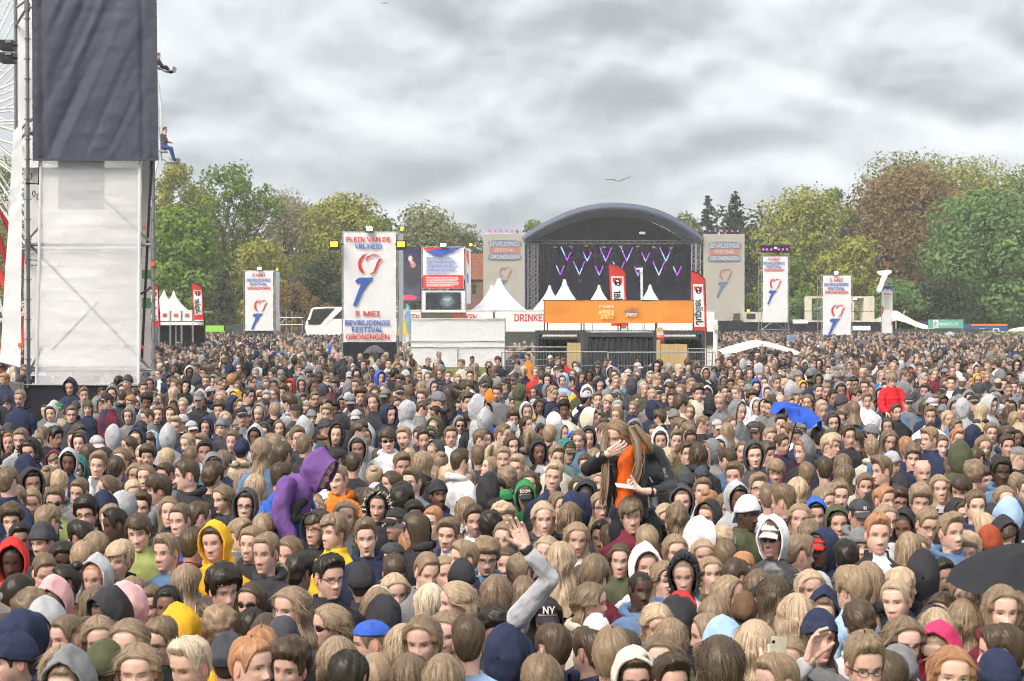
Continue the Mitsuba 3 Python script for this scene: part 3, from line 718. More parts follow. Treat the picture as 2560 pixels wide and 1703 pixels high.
# ------------------------------------------------------------------ the people one can pick out, row by row as they stand
# view: (left, top, scale) of the part of the photograph the numbers were measured in; then x, top of head, head height, hair, yaw, skin, extras
VIEWS = {'A': (0, 1203, 3.136), 'B': (640, 1203, 3.136), 'C': (1280, 1203, 3.136), 'D': (1920, 1203, 3.136), 'E': (0, 900, 2.741), 'F': (850, 850, 2.741), 'G': (1700, 850, 2.741)}
CROWD = {
'A': '''115 75 190 Cd -20 0|260 60 190 Td 10 0 p15|415 45 240 Sm 15 0 sr j:lime hi|615 -20 215 Sm -10 0 j:grey|870 -10 180 Lm 150 0 h2:mustard|1045 5 165 Tb 20 0 p15|1250 -60 250 Mk -75 1 j:grey
680 160 210 Cn 0 1 x hi|100 205 200 Ck 10 0|370 240 170 Sd 150 0|810 160 150 Sk 170 0 h:navy|950 155 120 Sm 170 0 h:lightgrey|1105 115 190 Qk 5 0|1320 165 160 Ld 10 0|1475 105 170 Zn 5 2 h:black|1560 215 150 Sk 120 0|1760 60 160 Lm -35 0|1920 70 260 Sk 0 0 h:charcoal g j:navy
160 350 210 Sn 20 2|350 350 250 Sk -20 0 b:charcoal|870 210 190 Sd 0 0|920 250 200 Sn -60 4|640 322 250 Sn -115 2|1100 238 330 Mk 0 0 j:lime r-6|1415 228 180 Sm -15 0 h2:blue|1690 328 320 Sk -12 1 h:mustard hd|1310 400 335 Qd -25 0 j:denim|1500 388 250 Sk 160 1 j:maroon|1870 330 210 Sd 60 0|1960 380 240 Sd -10 0 j:black
90 455 330 An 10 4 h:red p10|470 500 230 An 20 4 p10|740 440 180 Ld 180 0|650 518 200 Sd 160 0|910 452 340 Mb -10 0 j:black hd r8|330 565 260 Tm 30 0 p20|750 625 300 Lr -10 0 h:lightgrey|1470 622 340 Ld 172 0|1050 825 170 Sd 170 0|130 738 340 An 140 4 j:red|500 670 280 Bn -60 3|430 800 250 Lm -5 0 h:pink p25|730 820 320 Lm 175 0|1000 885 240 Lm 160 0 h:pink|880 885 320 Tn -45 3 h:black p15|1190 858 230 Sm -10 0|1310 895 210 Tn 0 3 d:black
1740 620 440 Cn 35 1 ow j:maroon p12|1640 898 320 Lk -100 0|1960 805 310 Lk -15 0 s j:maroon|240 885 340 Cm 170 0|390 995 240 Lk -15 0 h:lightgrey p20|540 1075 320 Pm -40 0|780 1115 260 Ld 15 0|1020 1105 340 Ld -5 0|1250 1075 370 Sm -20 0 g|1415 1082 200 Sd 170 0 h:mustard|1720 1058 240 Cd 175 0|160 1118 260 Sn 170 0 h:navy|120 1230 370 Sk -60 0 b:navy|470 1315 400 Ld 10 1|545 1450 280 Tm -5 0 h:grey p15
800 1325 320 Sk 180 0 b:olive|1080 1275 430 Ld 5 0 x j:mustard|1510 1228 440 Qw -32 0 j:white p8|1790 1258 310 Sk 180 0 b:charcoal|1950 1238 440 Sr 55 0|1975 1085 210 Sn 170 0|20 1130 200 Sk 150 0 j:denim''',
'B': '''60 285 220 Md 175 0|80 368 410 Sd -18 0 j:black hd|270 448 230 Lm -25 0 p10|170 608 340 Bd 180 0|335 568 330 Cn 150 2|280 788 450 Ld -35 0 j:charcoal|560 515 470 Qn 35 1 j:black hi|610 228 350 Md -42 0 j:yellow|470 228 300 Mk -25 0 h:black g|700 178 200 Ld 10 0|950 108 190 Ln -5 1 f:cream|1110 185 310 Sk -42 0 c:black j:black e hi|870 253 370 Qm 5 0 j:navy m|835 92 170 Sk 175 1|1150 88 160 An 150 3|1230 150 270 An 15 3
1430 -10 230 Zn 20 3 w:black e j:navy|1380 198 260 Sr -20 0|1500 250 350 Qm -12 0 j:navy hi|1640 98 280 Ld 178 0 h2:white j:white|1710 172 270 Sk 10 1 j:white e|1940 82 180 Sn 175 2 c:green|1890 150 210 Sn 30 2|1850 288 190 Cn 170 2|1950 188 250 Cb 20 0 d:magenta|1205 440 180 Sr 170 0|1090 522 180 Sk -70 0 c:charcoal|835 638 340 An 180 2 b:black|1070 610 220 Sk 178 0|1310 498 410 Td 25 0 p15 j:grey|1490 600 260 Ld 15 0
1640 438 340 Sd -65 0|1800 412 340 Cd 5 0 p15|1935 335 230 Bd -10 0|1610 678 230 Sk 178 0 b:black|1590 742 410 Lb -75 0|1880 688 420 Lm 178 0|1085 700 320 Lb 18 0 p12|935 808 370 Ld 165 0|960 888 220 Sw 178 0|1000 972 240 Sk 180 0 h:black|1350 798 320 Lw 175 0|590 938 410 Ld -65 0 s|930 1095 360 Sm -80 1 k:blue|1150 1128 370 Lb 170 0|1320 1008 490 Lm -12 0 j:black p6|1480 998 390 Ld -8 0|1670 1052 450 Sk 180 0 j:lightblue
1885 1068 270 Cn 5 2|1960 1178 370 Sk 160 0 h:navy|40 1238 270 Sr 170 0|185 1188 220 Sk 178 0 b:charcoal|255 1308 350 Ck -15 0|650 1238 400 Ld 165 0|710 1408 330 Sn 170 0|945 1418 300 Td 178 0|1200 1388 370 Lm 175 0|1460 1428 320 Ld 178 0|1970 540 230 Lk -10 0|90 1085 280 Lk 175 0|450 150 170 Ld 0 0|1760 560 180 Cd 170 0''',
'C': '''110 15 220 Sk 0 1 h:green c2:black p8|250 132 310 Lb 5 0|370 105 190 Bm 30 0|440 148 300 Lm 170 0|580 -5 260 Zn -10 4 h:black|515 95 260 Sn 130 1 h:navy|695 108 180 Ld 10 0 g|940 105 330 Mm 5 0 r-4|1190 162 240 Lb 5 0 p15|1300 138 290 Lm 175 0|1340 15 290 Tm -5 0 h:charcoal|1545 75 220 Br 120 0|1535 185 200 Sm -30 0 h:black|1680 108 210 Sm 20 0 g|1830 82 350 Zn 42 4 b:white j:olive p6|500 295 310 Ld 5 0 j:white|210 342 180 Cn 170 2|700 318 250 Sn -10 2
1120 258 270 Ln 0 2 wv|880 308 260 Lk 10 0 p20|790 365 240 Qk 175 0|1060 382 230 Sd 175 0|1480 288 340 Sk 110 0 h:white|1650 378 240 Cb 175 0 d:white|1280 388 310 Ld 8 0 j:denim|400 412 430 Lb 168 0|275 398 340 Lb -20 0|850 488 270 Lk -8 0|1045 543 270 Lm 10 0 h:white|1510 468 220 Lb 0 0|1690 498 210 Sm 170 0|1820 525 270 Tr -5 0 p25|640 570 340 Mm 150 0|995 688 340 Zn 15 4 j:denim|1360 545 390 Td -8 0 f:black j:white|1570 588 280 Ld 5 0|1190 638 270 Ld 20 0
610 752 400 Lm 80 0 wv j:cream m|255 915 270 Ln 8 1 c:black p15|1700 725 360 Ld 60 0|1930 678 310 Lm 150 0|1955 818 340 Ln 5 2|1120 878 440 Lb 5 0 p20|1330 905 240 Sk 10 0 b:red|1300 968 290 Sn 150 1 h:black|1250 1045 410 Ld 170 0|1600 948 240 Ld 175 0|1545 1055 340 Td -90 0|1700 1108 420 Lk 165 0 h:lightblue|1900 1075 470 Lb 175 0|1650 1198 510 Lk 175 0|320 1105 420 Sk -145 0 j:navy|600 1155 400 Sk -130 0|770 1215 320 Md 160 0|880 1185 340 Lk 170 0
1170 1198 400 Lm -8 0|980 1383 330 Sk 0 0 h:cream g|1260 1438 290 Qk 10 0|1640 1436 300 Lm 175 0|240 1448 320 Mm 178 0|660 1115 190 Sm 170 0 c:white|60 588 260 Sd 150 0|90 738 340 Lm 175 0|350 790 210 Cn 178 2|1830 943 230 Tm 170 0 b:brown|540 700 200 Lk 170 0|1760 690 160 Sk 120 1''',
'D': '''130 15 300 Qm -118 0 j:navy|250 165 270 Ld -8 0|390 133 280 Sn -5 1 h:blue|425 40 260 Sd 40 0|560 213 250 Lk -5 1 h:olive|560 -5 250 Sd 0 0|710 123 270 Sk 10 0 c:charcoal p10|745 238 200 Sk 0 0 b:black|760 0 190 Sm 0 0|910 40 230 Sr 30 0|910 158 310 Ld 18 0|1030 70 210 Ck 0 2 g|1190 32 270 Cd -5 0 j:black|860 248 350 Qr 0 0 j:black|1090 248 240 Zn -30 3 h:black|1230 188 290 Sd 10 0 p15|1440 203 400 Qd 20 0 h2:pink j:denim|1510 138 260 Sk 20 0 h:black|1630 58 280 Sm 0 0 j:navy|1855 18 270 Ld 0 0
1880 138 280 Sk 160 0 h:lightblue|1780 208 200 Sn 178 0 b:black|1720 268 240 Sb 175 0|1845 318 260 Mk 10 0 h:black p8|1740 412 200 Sk 178 0 b:rust|1570 412 290 Cb -12 0|45 238 430 Sk -30 2 h:white c2:white s j:black l|450 385 310 Sk -50 3 h:navy c2:red|340 338 180 Lm 170 0|240 428 290 Sd 100 0|625 528 210 Cn 175 1|725 398 210 Lm 0 0 b:grey|960 436 260 Sk 0 1 c:lightgrey p38 j:black l hi|1100 398 300 Ld 170 0|1170 428 240 Lm -10 0|1225 528 420 Ln 165 2 h:black|1380 595 340 Sn 15 2|1460 735 320 Td 30 0
330 648 390 Lb 8 0|420 788 200 Sd 178 0 b:lightgrey|40 668 470 Lk 175 0|665 650 410 Md -140 0 j:lightblue|810 588 420 Ld 172 0|1040 618 410 Lb 90 0 j:navy|1030 745 400 Tb -32 0|220 868 420 Lb 175 0 j:white|440 888 340 Sm -12 0 h:navy|1380 868 360 Lk -35 0 wv|1295 1000 320 Zn -20 4 b:black p10|1840 795 440 Ld 0 0|1965 958 310 Cm 170 0|745 978 330 Ck 175 0 j:white hd|1060 1035 460 Lm 8 0 g|400 1058 340 Lk 12 0 b:navy|1365 1125 460 Ld -32 0 h:magenta s j:black p10|1345 1075 220 Lb 175 0
1430 1308 460 Lr 0 0|1860 1115 460 Sk -105 1 j:black|760 1198 490 Qd 5 0 j:grey p8|185 1245 330 Ld -12 0|1840 1418 330 Sk 175 0 b:navy|60 985 320 Lk 178 0|90 1448 320 Sd -60 0|1045 1370 300 Sk 175 0 b:grey|970 1428 320 Sk 170 0|1965 1248 430 Lr 150 0|1650 790 300 Ld 150 0|1540 950 300 Ld 160 0 j:olive''',
'E': '''140 458 180 Sm 0 0 j:lightgrey|215 528 190 Sk -8 0 f:black p12|370 468 140 Cn 60 2|545 478 190 Sk 0 0 h:charcoal|370 630 160 Mm 10 0 h:maroon|520 668 170 Sk 0 0 h:teal|660 622 200 Qd 5 0 j:white hi|215 738 230 Sn 30 2 h:black|165 788 170 Sk 170 0 b:charcoal|55 718 250 Sm 160 0|785 660 190 Sk 178 0|840 578 210 Lm -10 0|975 585 140 Tb 0 0|1145 588 200 Sb 170 0 j:pink hd|1290 653 270 Sk -72 0 j:black hd|1320 600 140 Sm 150 0|1000 708 190 Lm -5 0|920 700 180 Ld 10 0|330 728 170 Bd 178 0|400 768 170 Sb 178 0|1445 700 220 Ck 160 0|1520 618 180 Sm 175 0|1650 530 190 Sn 178 0 b:navy|1845 533 180 Ld 0 0|1935 556 200 Sk 160 0 j:lightgrey|1790 470 300 Ld 170 0|2040 438 200 Sm 20 0|2300 418 190 Sk 0 0 h:black|1920 698 220 Qk 130 0|2325 698 240 Sd -15 0 j:orange hd|2200 578 150 Sk 178 0 b:charcoal|2290 615 140 Sk 150 0 c:black|1740 768 220 Lb 175 0|1660 740 200 Ld 178 0|2140 928 180 Sd 0 0|2215 900 160 Sk 170 0 c:white|590 578 170 Sk 178 0|710 590 180 Ln 170 0|500 476 160 Sk 0 0|1290 490 170 Tb -25 0 m|1400 545 180 Sn 10 2|1590 470 170 Sm -5 0|2090 500 190 Sm 160 0|1870 905 190 Lk 150 0|2000 870 190 Ld 170 0|250 500 160 Sd 10 0|60 480 170 Sr 10 0 h:black''',
'F': '''130 638 210 Sk 0 2 h:grey|330 588 200 Mk 10 0 s m j:white|445 573 200 Sd -12 0 e m|575 598 170 Sk 10 1 e|255 748 150 Sk 178 0|415 758 200 Qm 20 0 p10|560 738 210 Ld 160 0|825 723 230 Sk 125 0 j:denim h2:white|690 778 140 Bd 178 0|1010 798 160 Ld -65 0 p-15|1115 728 180 Sd 0 0|1060 690 170 Pb 150 0|1220 778 190 Qb -20 0|1365 688 170 Zn 10 3 h:black|1540 670 190 Sk 40 0 h:teal c2:olive p8|1600 625 160 Sm 0 0 h:blue|1710 598 150 Tm 0 0 h:black|1800 558 160 Sm 20 0|1455 818 230 Qb -10 0 r8|1310 878 210 Lk -10 0 wv|870 878 180 Tb -5 0|740 888 150 Cb 170 0|500 868 210 Qm -30 0|365 888 190 Lk -60 0|250 1008 130 Sk 178 0 c:lightgrey|1010 915 250 Sn 175 2 h:black|1080 958 180 Sn 0 2|1140 888 160 Cd 178 0|1455 958 170 Zn 178 2|1740 750 130 Ld 170 0|2200 608 160 Sk 0 0 h:white|2300 600 170 Sm 0 0|2245 748 170 Cb 170 0|1770 898 150 Sb 0 0|240 858 170 Bb 175 0|760 580 170 Sm 5 1|1010 610 150 Sk 0 0 h:charcoal|1115 558 190 Sm 60 0|1300 590 170 Pd 170 0|1430 590 140 Cd 175 0|645 688 170 Ld -40 0 h:charcoal|90 758 190 Sk 170 0|630 598 150 Ld 0 0 h:olive|1180 640 170 Lk 20 0|1640 940 170 Lk 0 0|1680 980 190 Zn -10 4 h:charcoal|950 730 150 Sm 178 0|540 920 190 Cn 175 3|640 880 150 Ld 178 0|1250 980 170 Sn 175 0|190 1040 170 Sk 178 0|420 1010 170 Cn 175 2''',
'G': '''515 678 230 Sk 0 0 h:charcoal m|215 678 180 Sr -60 0 h:grey|335 738 170 Sk -125 0|40 690 170 Sk 10 0|130 688 190 Lk 175 0|855 658 210 Sr -62 0 h:grey j:black|1025 618 210 Mb 50 0 m j:navy|1160 578 170 Sk 10 0|1240 630 140 Sn 0 1|1425 588 190 Lm 5 0 p15 m|1320 668 160 Sd 170 0|1715 578 210 Qd -60 0|1560 658 180 Sr 175 0|1590 708 200 Cm -5 0|1395 778 250 Qm -68 0 j:black|1665 798 220 Od 0 1|1920 688 230 Sk 180 0 h:olive|1795 748 150 Sk 170 0 h:navy|2200 798 220 An 0 4 j:denim|2240 638 170 Sk 0 1|2090 656 160 Sd 0 0|2000 588 180 Sk 175 0 h:navy|2130 556 160 Sm 0 0|1790 898 240 Ld -5 0|1935 910 240 Mk -30 0 p12|665 808 200 Md -10 0 j:blue|540 898 230 Qd 0 0 m j:black|385 828 220 Qm -20 0|1130 828 210 Lm 150 0|1110 778 170 Lm 175 0|1260 908 200 Sm 0 0|1520 938 150 Sn 178 3 b:black|860 838 200 Sm 178 0|150 958 160 Sm -5 0|50 908 140 Sk 178 0 b:charcoal|150 888 120 Sk 178 0 c:charcoal|1085 955 190 Sm 10 0|2010 828 190 Cd 170 0|2320 918 170 Sd 150 0|1470 790 150 Sk 10 0|1780 640 180 Sm 10 0|1900 598 170 Sr 5 0|700 638 160 Sk 30 0|420 690 150 Lm 0 0|610 590 160 Sd 10 0|960 600 160 Ck 178 0|1880 760 180 Lm 178 0|330 560 150 Ld 150 0|1040 990 160 Ld 10 0|2090 880 170 Ck 20 0|800 940 180 Lb 178 0|990 800 190 Sk 178 0'''}
PALETTE = ['black'] * 9 + ['navy'] * 5 + ['charcoal'] * 4 + ['grey'] * 2 + ['olive'] * 2 + ['denim'] * 2 + ['white', 'lightgrey', 'beige', 'maroon', 'brown', 'cream']


def parse():
    rs, out = random.Random(4), []
    for view, text in CROWD.items():
        x0, y0, k = VIEWS[view]
        for item in text.replace('\n', '|').split('|'):
            w = item.split()
            top, hh = float(w[1]), float(w[2])
            d = {'x': x0 + float(w[0]) / k, 'top': y0 + top / k, 'hh': hh / k, 'style': w[3][0], 'hair': w[3][1], 'yaw': float(w[4]), 'skin': int(w[5]), 'shut': False}
            d['fem'] = d['style'] in 'LBPT'
            if d['skin'] == 0 and rs.random() < .35:
                d['skin'] = 1
            d['roll'], d['pitch'] = rs.uniform(-5, 5), rs.uniform(-2, 7)
            for o in w[6:]:
                if ':' in o:
                    a, b = o.split(':')
                    if a in ('h', 'f', 'c', 'k', 'b', 'w', 'd'):
                        d['hat'], d['hatc'] = {'h': 'hood', 'f': 'fur', 'c': 'cap', 'k': 'bcap', 'b': 'beanie', 'w': 'wrap', 'd': 'band'}[a], b
                        if a == 'f':
                            d['furc'] = CLOTH[b]; d['hatc'] = 'black'
                    elif a == 'j': d['cloth'] = b
                    elif a == 'h2': d['collar'], d['cloth'] = 'hoodie', b
                    elif a == 'c2': d['cap2'] = b
                elif o == 'g': d['glasses'] = 'clear'
                elif o == 's': d['glasses'] = 'sun'
                elif o == 'sr': d['glasses'] = 'sunround'
                elif o == 'ow': d['onhead'] = (.75, .75, .75)
                elif o == 'puffy': d['puffy'] = True
                elif o == 'm': d['mouth'] = .8
                elif o == 'x': d['shut'] = True
                elif o == 'e': d['beard'] = .55
                elif o == 'hd': d['collar'] = 'hoodie'
                elif o == 'hi': d['collar'] = 'high'
                elif o == 'l': d['leather'] = True
                elif o == 'wv': d['wave'] = .016
                elif o[0] == 'p': d['pitch'] = float(o[1:])
                elif o[0] == 'r': d['roll'] = float(o[1:])
            dress(d, rs)
            out.append(d)
    return out


def dress(d, rs):
    if d.get('hat') in ('hood', 'fur'):
        d.setdefault('cloth', d['hatc']); d.setdefault('collar', 'round')
    if 'cloth' not in d:
        d['cloth'] = rs.choice(PALETTE)
    d.setdefault('collar', rs.choice(['round', 'high', 'high', 'hoodie', 'hoodie']))
    if d['collar'] != 'hoodie' and rs.random() < .35:
        d.setdefault('inner', rs.choice(['white', 'black', 'grey', 'lightgrey', 'navy']))
    if rs.random() < .15 and not d.get('leather'):
        d['puffy'] = True
    d['legs'] = rs.choice([(.03, .045, .09), (.02, .02, .024), (.05, .08, .14), (.06, .06, .06)])
    if d['pitch'] > 18:
        d['shut'] = True
    if not d['fem'] and rs.random() < .33:
        d.setdefault('beard', rs.uniform(.12, .5))
    if rs.random() < .16:
        d.setdefault('mouth', rs.uniform(.3, .7))
    if rs.random() < .05 and abs(d['yaw']) < 90:
        d.setdefault('glasses', 'clear')
CROWD.update({'e': '''30 78 115 Cr -30 1 j:navy|45 238 120 Sk 0 0 b:black|350 296 140 Sk 0 0 h:lightgrey|405 285 110 Sk 5 0 c:green|485 308 130 Sm 20 0 g|510 277 110 Sk 178 0 b:charcoal|600 268 120 Lm 10 0 b:olive|672 250 120 Sk 60 0 h:grey|738 205 160 Sk -60 0 c:black|900 232 125 Mr 0 0 g|1000 222 140 Cn 10 3 j:grey|1070 303 140 Sm 20 0|1165 308 140 Lm 0 0 h:brown|1255 252 125 Tb -10 0|1390 250 110 Tn 0 3|1375 192 130 Sk 0 0 h:lightgrey|1505 190 160 Lb 0 0 s e j:charcoal|1610 196 125 Lb -20 0 h:mustard|1690 168 160 Sn 60 1 j:black|1830 190 150 Sg 5 0 j:navy|1990 253 140 Sk 0 0 h:navy|2155 190 150 Sm 20 0 g j:black|2205 140 150 Sk 178 0 h:charcoal|2265 222 130 Lm 178 0 h:maroon|2240 278 160 Sd -5 0 p15|1190 168 120 Lb 175 0|1265 120 130 Sk 20 0 h:black|1350 82 130 Sk 178 0 h:charcoal|1410 78 140 Sm 0 0 e j:navy|1490 102 130 Sm 60 0|1590 80 130 Cr 178 0|1725 85 140 Sk 60 0 j:navy|1620 135 110 Lm 0 0|1815 120 110 Sd 30 0|1980 125 120 Sk 0 0 h:red|2190 60 120 Zn 0 4 j:cream|1570 0 140 Sk 178 0 h:navy|1640 0 110 Lk 0 0 s j:black|1755 38 110 Sg 0 0|1090 20 150 Sm -20 0 j:navy|1870 40 120 Sk -40 1 j:navy|2040 5 140 Sm 40 0 j:charcoal|960 412 130 Sk 20 0 c:black|880 320 130 Sm 0 0 h:grey|1200 385 140 Qb 0 0|1410 392 140 Sm 0 0 h:navy|780 450 160 Sk 178 0 h:lightgrey|940 465 160 Lk -5 0 h:navy|1030 500 130 Mk -5 0 h:lightblue|2090 385 170 Sm 170 0 h:lightgrey|1800 425 150 Sk 0 0 h:charcoal''',
'f': '''555 250 170 Ld 175 0 j:navy|740 243 240 Lk 178 0 j:black wv|850 248 140 Bk 120 0 j:black|1000 226 140 Sk 150 0 h:olive|1235 273 170 Sm 110 0 h:olive|1250 350 140 Sk 0 1 h:maroon|1280 418 150 Sd 10 0 h:lightgrey|1460 300 140 Sk 10 2 h:olive|1530 205 150 Sm -20 0 h:lightblue puffy|1690 293 160 Sd 0 0 h:white|1762 333 150 Sm 10 0|1830 358 150 Mb 0 0 j:black|1895 400 140 Sg 0 0 g|1715 448 180 Sk 70 1 h:cream|1470 488 150 Lm 178 0 h:white|1600 374 110 Sk 178 0 h:mustard|660 430 120 Sk 80 0 h:mustard|1310 500 110 Sk 10 0 b:mustard|655 520 150 Ld -25 0 h:olive|820 525 120 Sk 10 0 h:grey s|1000 443 140 Sg 0 0 j:blue|335 412 190 Sk 40 0 h:navy|245 300 140 Sm 0 1 h:olive|320 388 90 Sk 178 0 c:green|1030 340 120 Sm 178 0 h:orange|1890 232 120 Sb 0 0|1878 122 130 Sk 0 0 b:navy j:black|2000 243 150 Sk 178 0 h:charcoal|2140 403 150 Sk 178 0 h:navy|2315 348 140 Tn -10 4 j:cream|270 195 130 Sm 30 0 h:blue|115 170 140 Lk 10 0 h:black|65 200 110 Sk 0 0 c:lightgrey|160 105 130 Sk 0 0 j:charcoal|135 68 110 Sb 178 0 j:navy|300 75 110 Sr -20 0 j:black|390 58 130 Sm 60 0 j:beige|665 100 120 Sg -20 0 j:brown|1020 115 120 Lm 0 0 h:beige|1055 145 130 Lm 175 1 j:black|535 190 130 Sd 30 0 j:black|605 188 140 Lm -10 0 j:red|740 190 120 Sm 10 0 e j:navy|810 220 120 Sr 0 0|895 185 130 Sk 0 0 j:black|925 125 130 Ld 175 0 j:olive|1265 145 140 Pb 175 0 j:navy|1340 150 140 Ld 0 0 j:red|1425 155 130 Sg 10 0|1420 215 120 Sk 0 0 h:black|1585 230 120 Sk -70 0 c:navy|1590 175 120 Lm 0 0|1820 105 110 Sk 0 2 e j:charcoal|1780 250 130 Ld 0 0 h:navy|2085 260 150 Tb 10 0 j:olive|1440 92 80 Sk 0 0 b:cream|1530 95 90 Sk 0 0 c:black j:red|2240 205 130 Sn 178 0 b:black j:navy|2120 195 120 Sg 5 0 g j:maroon|2165 205 130 Sd 60 0|2255 135 110 Sg 178 0|2320 140 110 Od 40 0 j:beige''',
'g': '''520 255 140 Sk 0 0 h:blue|600 308 110 Sk 0 0 h:pink|765 278 130 Sm 100 0 h:lightgrey|840 275 100 Ld 0 0 h:mustard|690 358 130 Od 178 0 j:navy|530 393 130 Lb 0 0 h:white|635 428 120 Sk 70 0 h:mustard|880 338 140 Sk 170 0 h:navy|950 280 140 Sk 10 0 e j:black|1055 485 170 Sk 0 0 h:charcoal e|868 565 130 Sk 0 0 h:mustard|1240 425 120 Sk 170 0 h:lightgrey|1295 415 120 Sk 178 0 h:pink|1982 330 150 Sk 0 0 h:grey s|1485 433 130 Sk 10 1 e j:black|2045 280 120 Sk 178 0 h:charcoal|1690 312 120 Sk 0 0 h:black|1868 150 130 Sm 0 0 j:red h2:red|1250 158 140 Od -10 0 e j:grey|1590 198 90 Ld 0 0 b:red|2040 215 120 Lb 0 0 h:mustard|1462 128 110 Lb 0 0 j:mustard|2180 248 120 Sk 178 0 c:beige|292 140 140 Sn 70 2 e j:navy|180 165 130 Ln 0 2 h:beige j:black|1110 140 130 Sg 60 0 j:navy|1660 195 150 Sg 40 0 j:charcoal|1535 175 140 Sm 60 0 j:black|950 205 130 Sn 0 2 h:olive|1140 235 140 Sk 20 0 h2:red|395 290 150 Sd -40 0 h2:white|290 290 140 Sk 30 0 j:navy|1280 345 140 Sm 0 0 j:white|1380 180 130 Lb 0 0 j:blue|2100 350 130 Tb 0 0|2060 410 160 Lb 175 0|2210 380 140 Sk 50 0|1750 360 130 Sm 0 0|1520 280 120 Lm 178 0 h:pink|1565 370 130 Sk 0 0 c:charcoal|1100 335 110 Sk 150 0 c:navy|755 375 140 Sm 30 0|840 380 120 Sm 0 0|2330 580 130 Cb 170 0|2300 480 150 Sd 100 0 h2:yellow|480 165 130 Lk -10 0 j:olive|1740 175 120 Ld 0 0|2250 440 140 Lk 170 0|1400 60 90 Sr 0 0 j:orange'''})
VIEWS.update({'e': VIEWS['E'], 'f': VIEWS['F'], 'g': VIEWS['G']})
# ------------------------------------------------------------------ where everybody stands
def place(people):
    rs = random.Random(9)
    for d in people:
        yc = d['top'] + d['hh'] * .5
        s = d['hh'] / (.255 if d.get('hat') not in ('hood', 'fur', 'beanie') else .285)
        lo, hi = (yc - HORIZON) / (EYE + .117 - 1.50), (yc - HORIZON) / (EYE + .117 - 1.93)
        lo = (yc - HORIZON) / (EYE + .0 - 1.40); hi = (yc - HORIZON) / (EYE - 1.80)
        s = .96 * ((yc - HORIZON) / 1.46) ** .6 * s ** .4
        d['s'] = min(max(s, lo), hi) if not d.get('free') else s
        d['yc'] = yc
    for _ in range(30):                                         # nobody stands inside anybody else
        for d in people:
            d['dist'] = FPX / d['s']; d['X'] = (d['x'] - 1280) / FPX * d['dist']
        moved = 0
        people.sort(key=lambda d: d['dist'])
        for i, a in enumerate(people):
            for b in people[i + 1:]:
                if b['dist'] - a['dist'] > .34:
                    break
                dx = abs(b['X'] - a['X'])
                if dx < .40:
                    need = .34 * math.sqrt(max(0, 1 - (dx / .40) ** 2))
                    gap = b['dist'] - a['dist']
                    if gap < need:
                        b['dist'] += (need - gap) * .55; b['s'] = FPX / b['dist']; b['X'] = (b['x'] - 1280) / FPX * b['dist']
                        a['dist'] -= (need - gap) * .35; a['s'] = FPX / a['dist']; a['X'] = (a['x'] - 1280) / FPX * a['dist']
                        moved += 1
        if not moved:
            break
    for d in people:
        d['pos'] = P(d['x'], d['yc'], d['dist'])
        d['ground'] = -d['pos'][2]
    return people
# ------------------------------------------------------------------ building helpers
def mat(key, c, rough=.6, spec=.3, metal=0.0, **k):
    if key not in scene:
        scene[key] = principled(c, rough, spec, metal, **k)
    return key


mat('steel', (.42, .43, .45), .38, .5, .7)
mat('dark_steel', (.035, .035, .04), .5, .4, .2)
mat('black_cloth', (.020, .021, .030), .8, .2)
mat('white_cloth', (.74, .74, .77), .85, .15)
mat('white_pvc', (.80, .80, .80), .5, .3)
mat('print_red', (.60, .055, .05), .8, .15)
mat('print_blue', (.06, .12, .42), .8, .15)
mat('print_white', (.78, .78, .78), .8, .15)
mat('print_black', (.02, .02, .025), .8, .15)
mat('orange_tape', (.85, .13, .03), .6, .3)
mat('plywood', (.50, .36, .18), .75, .2)
mat('glass_dark', (.02, .023, .028), .08, .6)


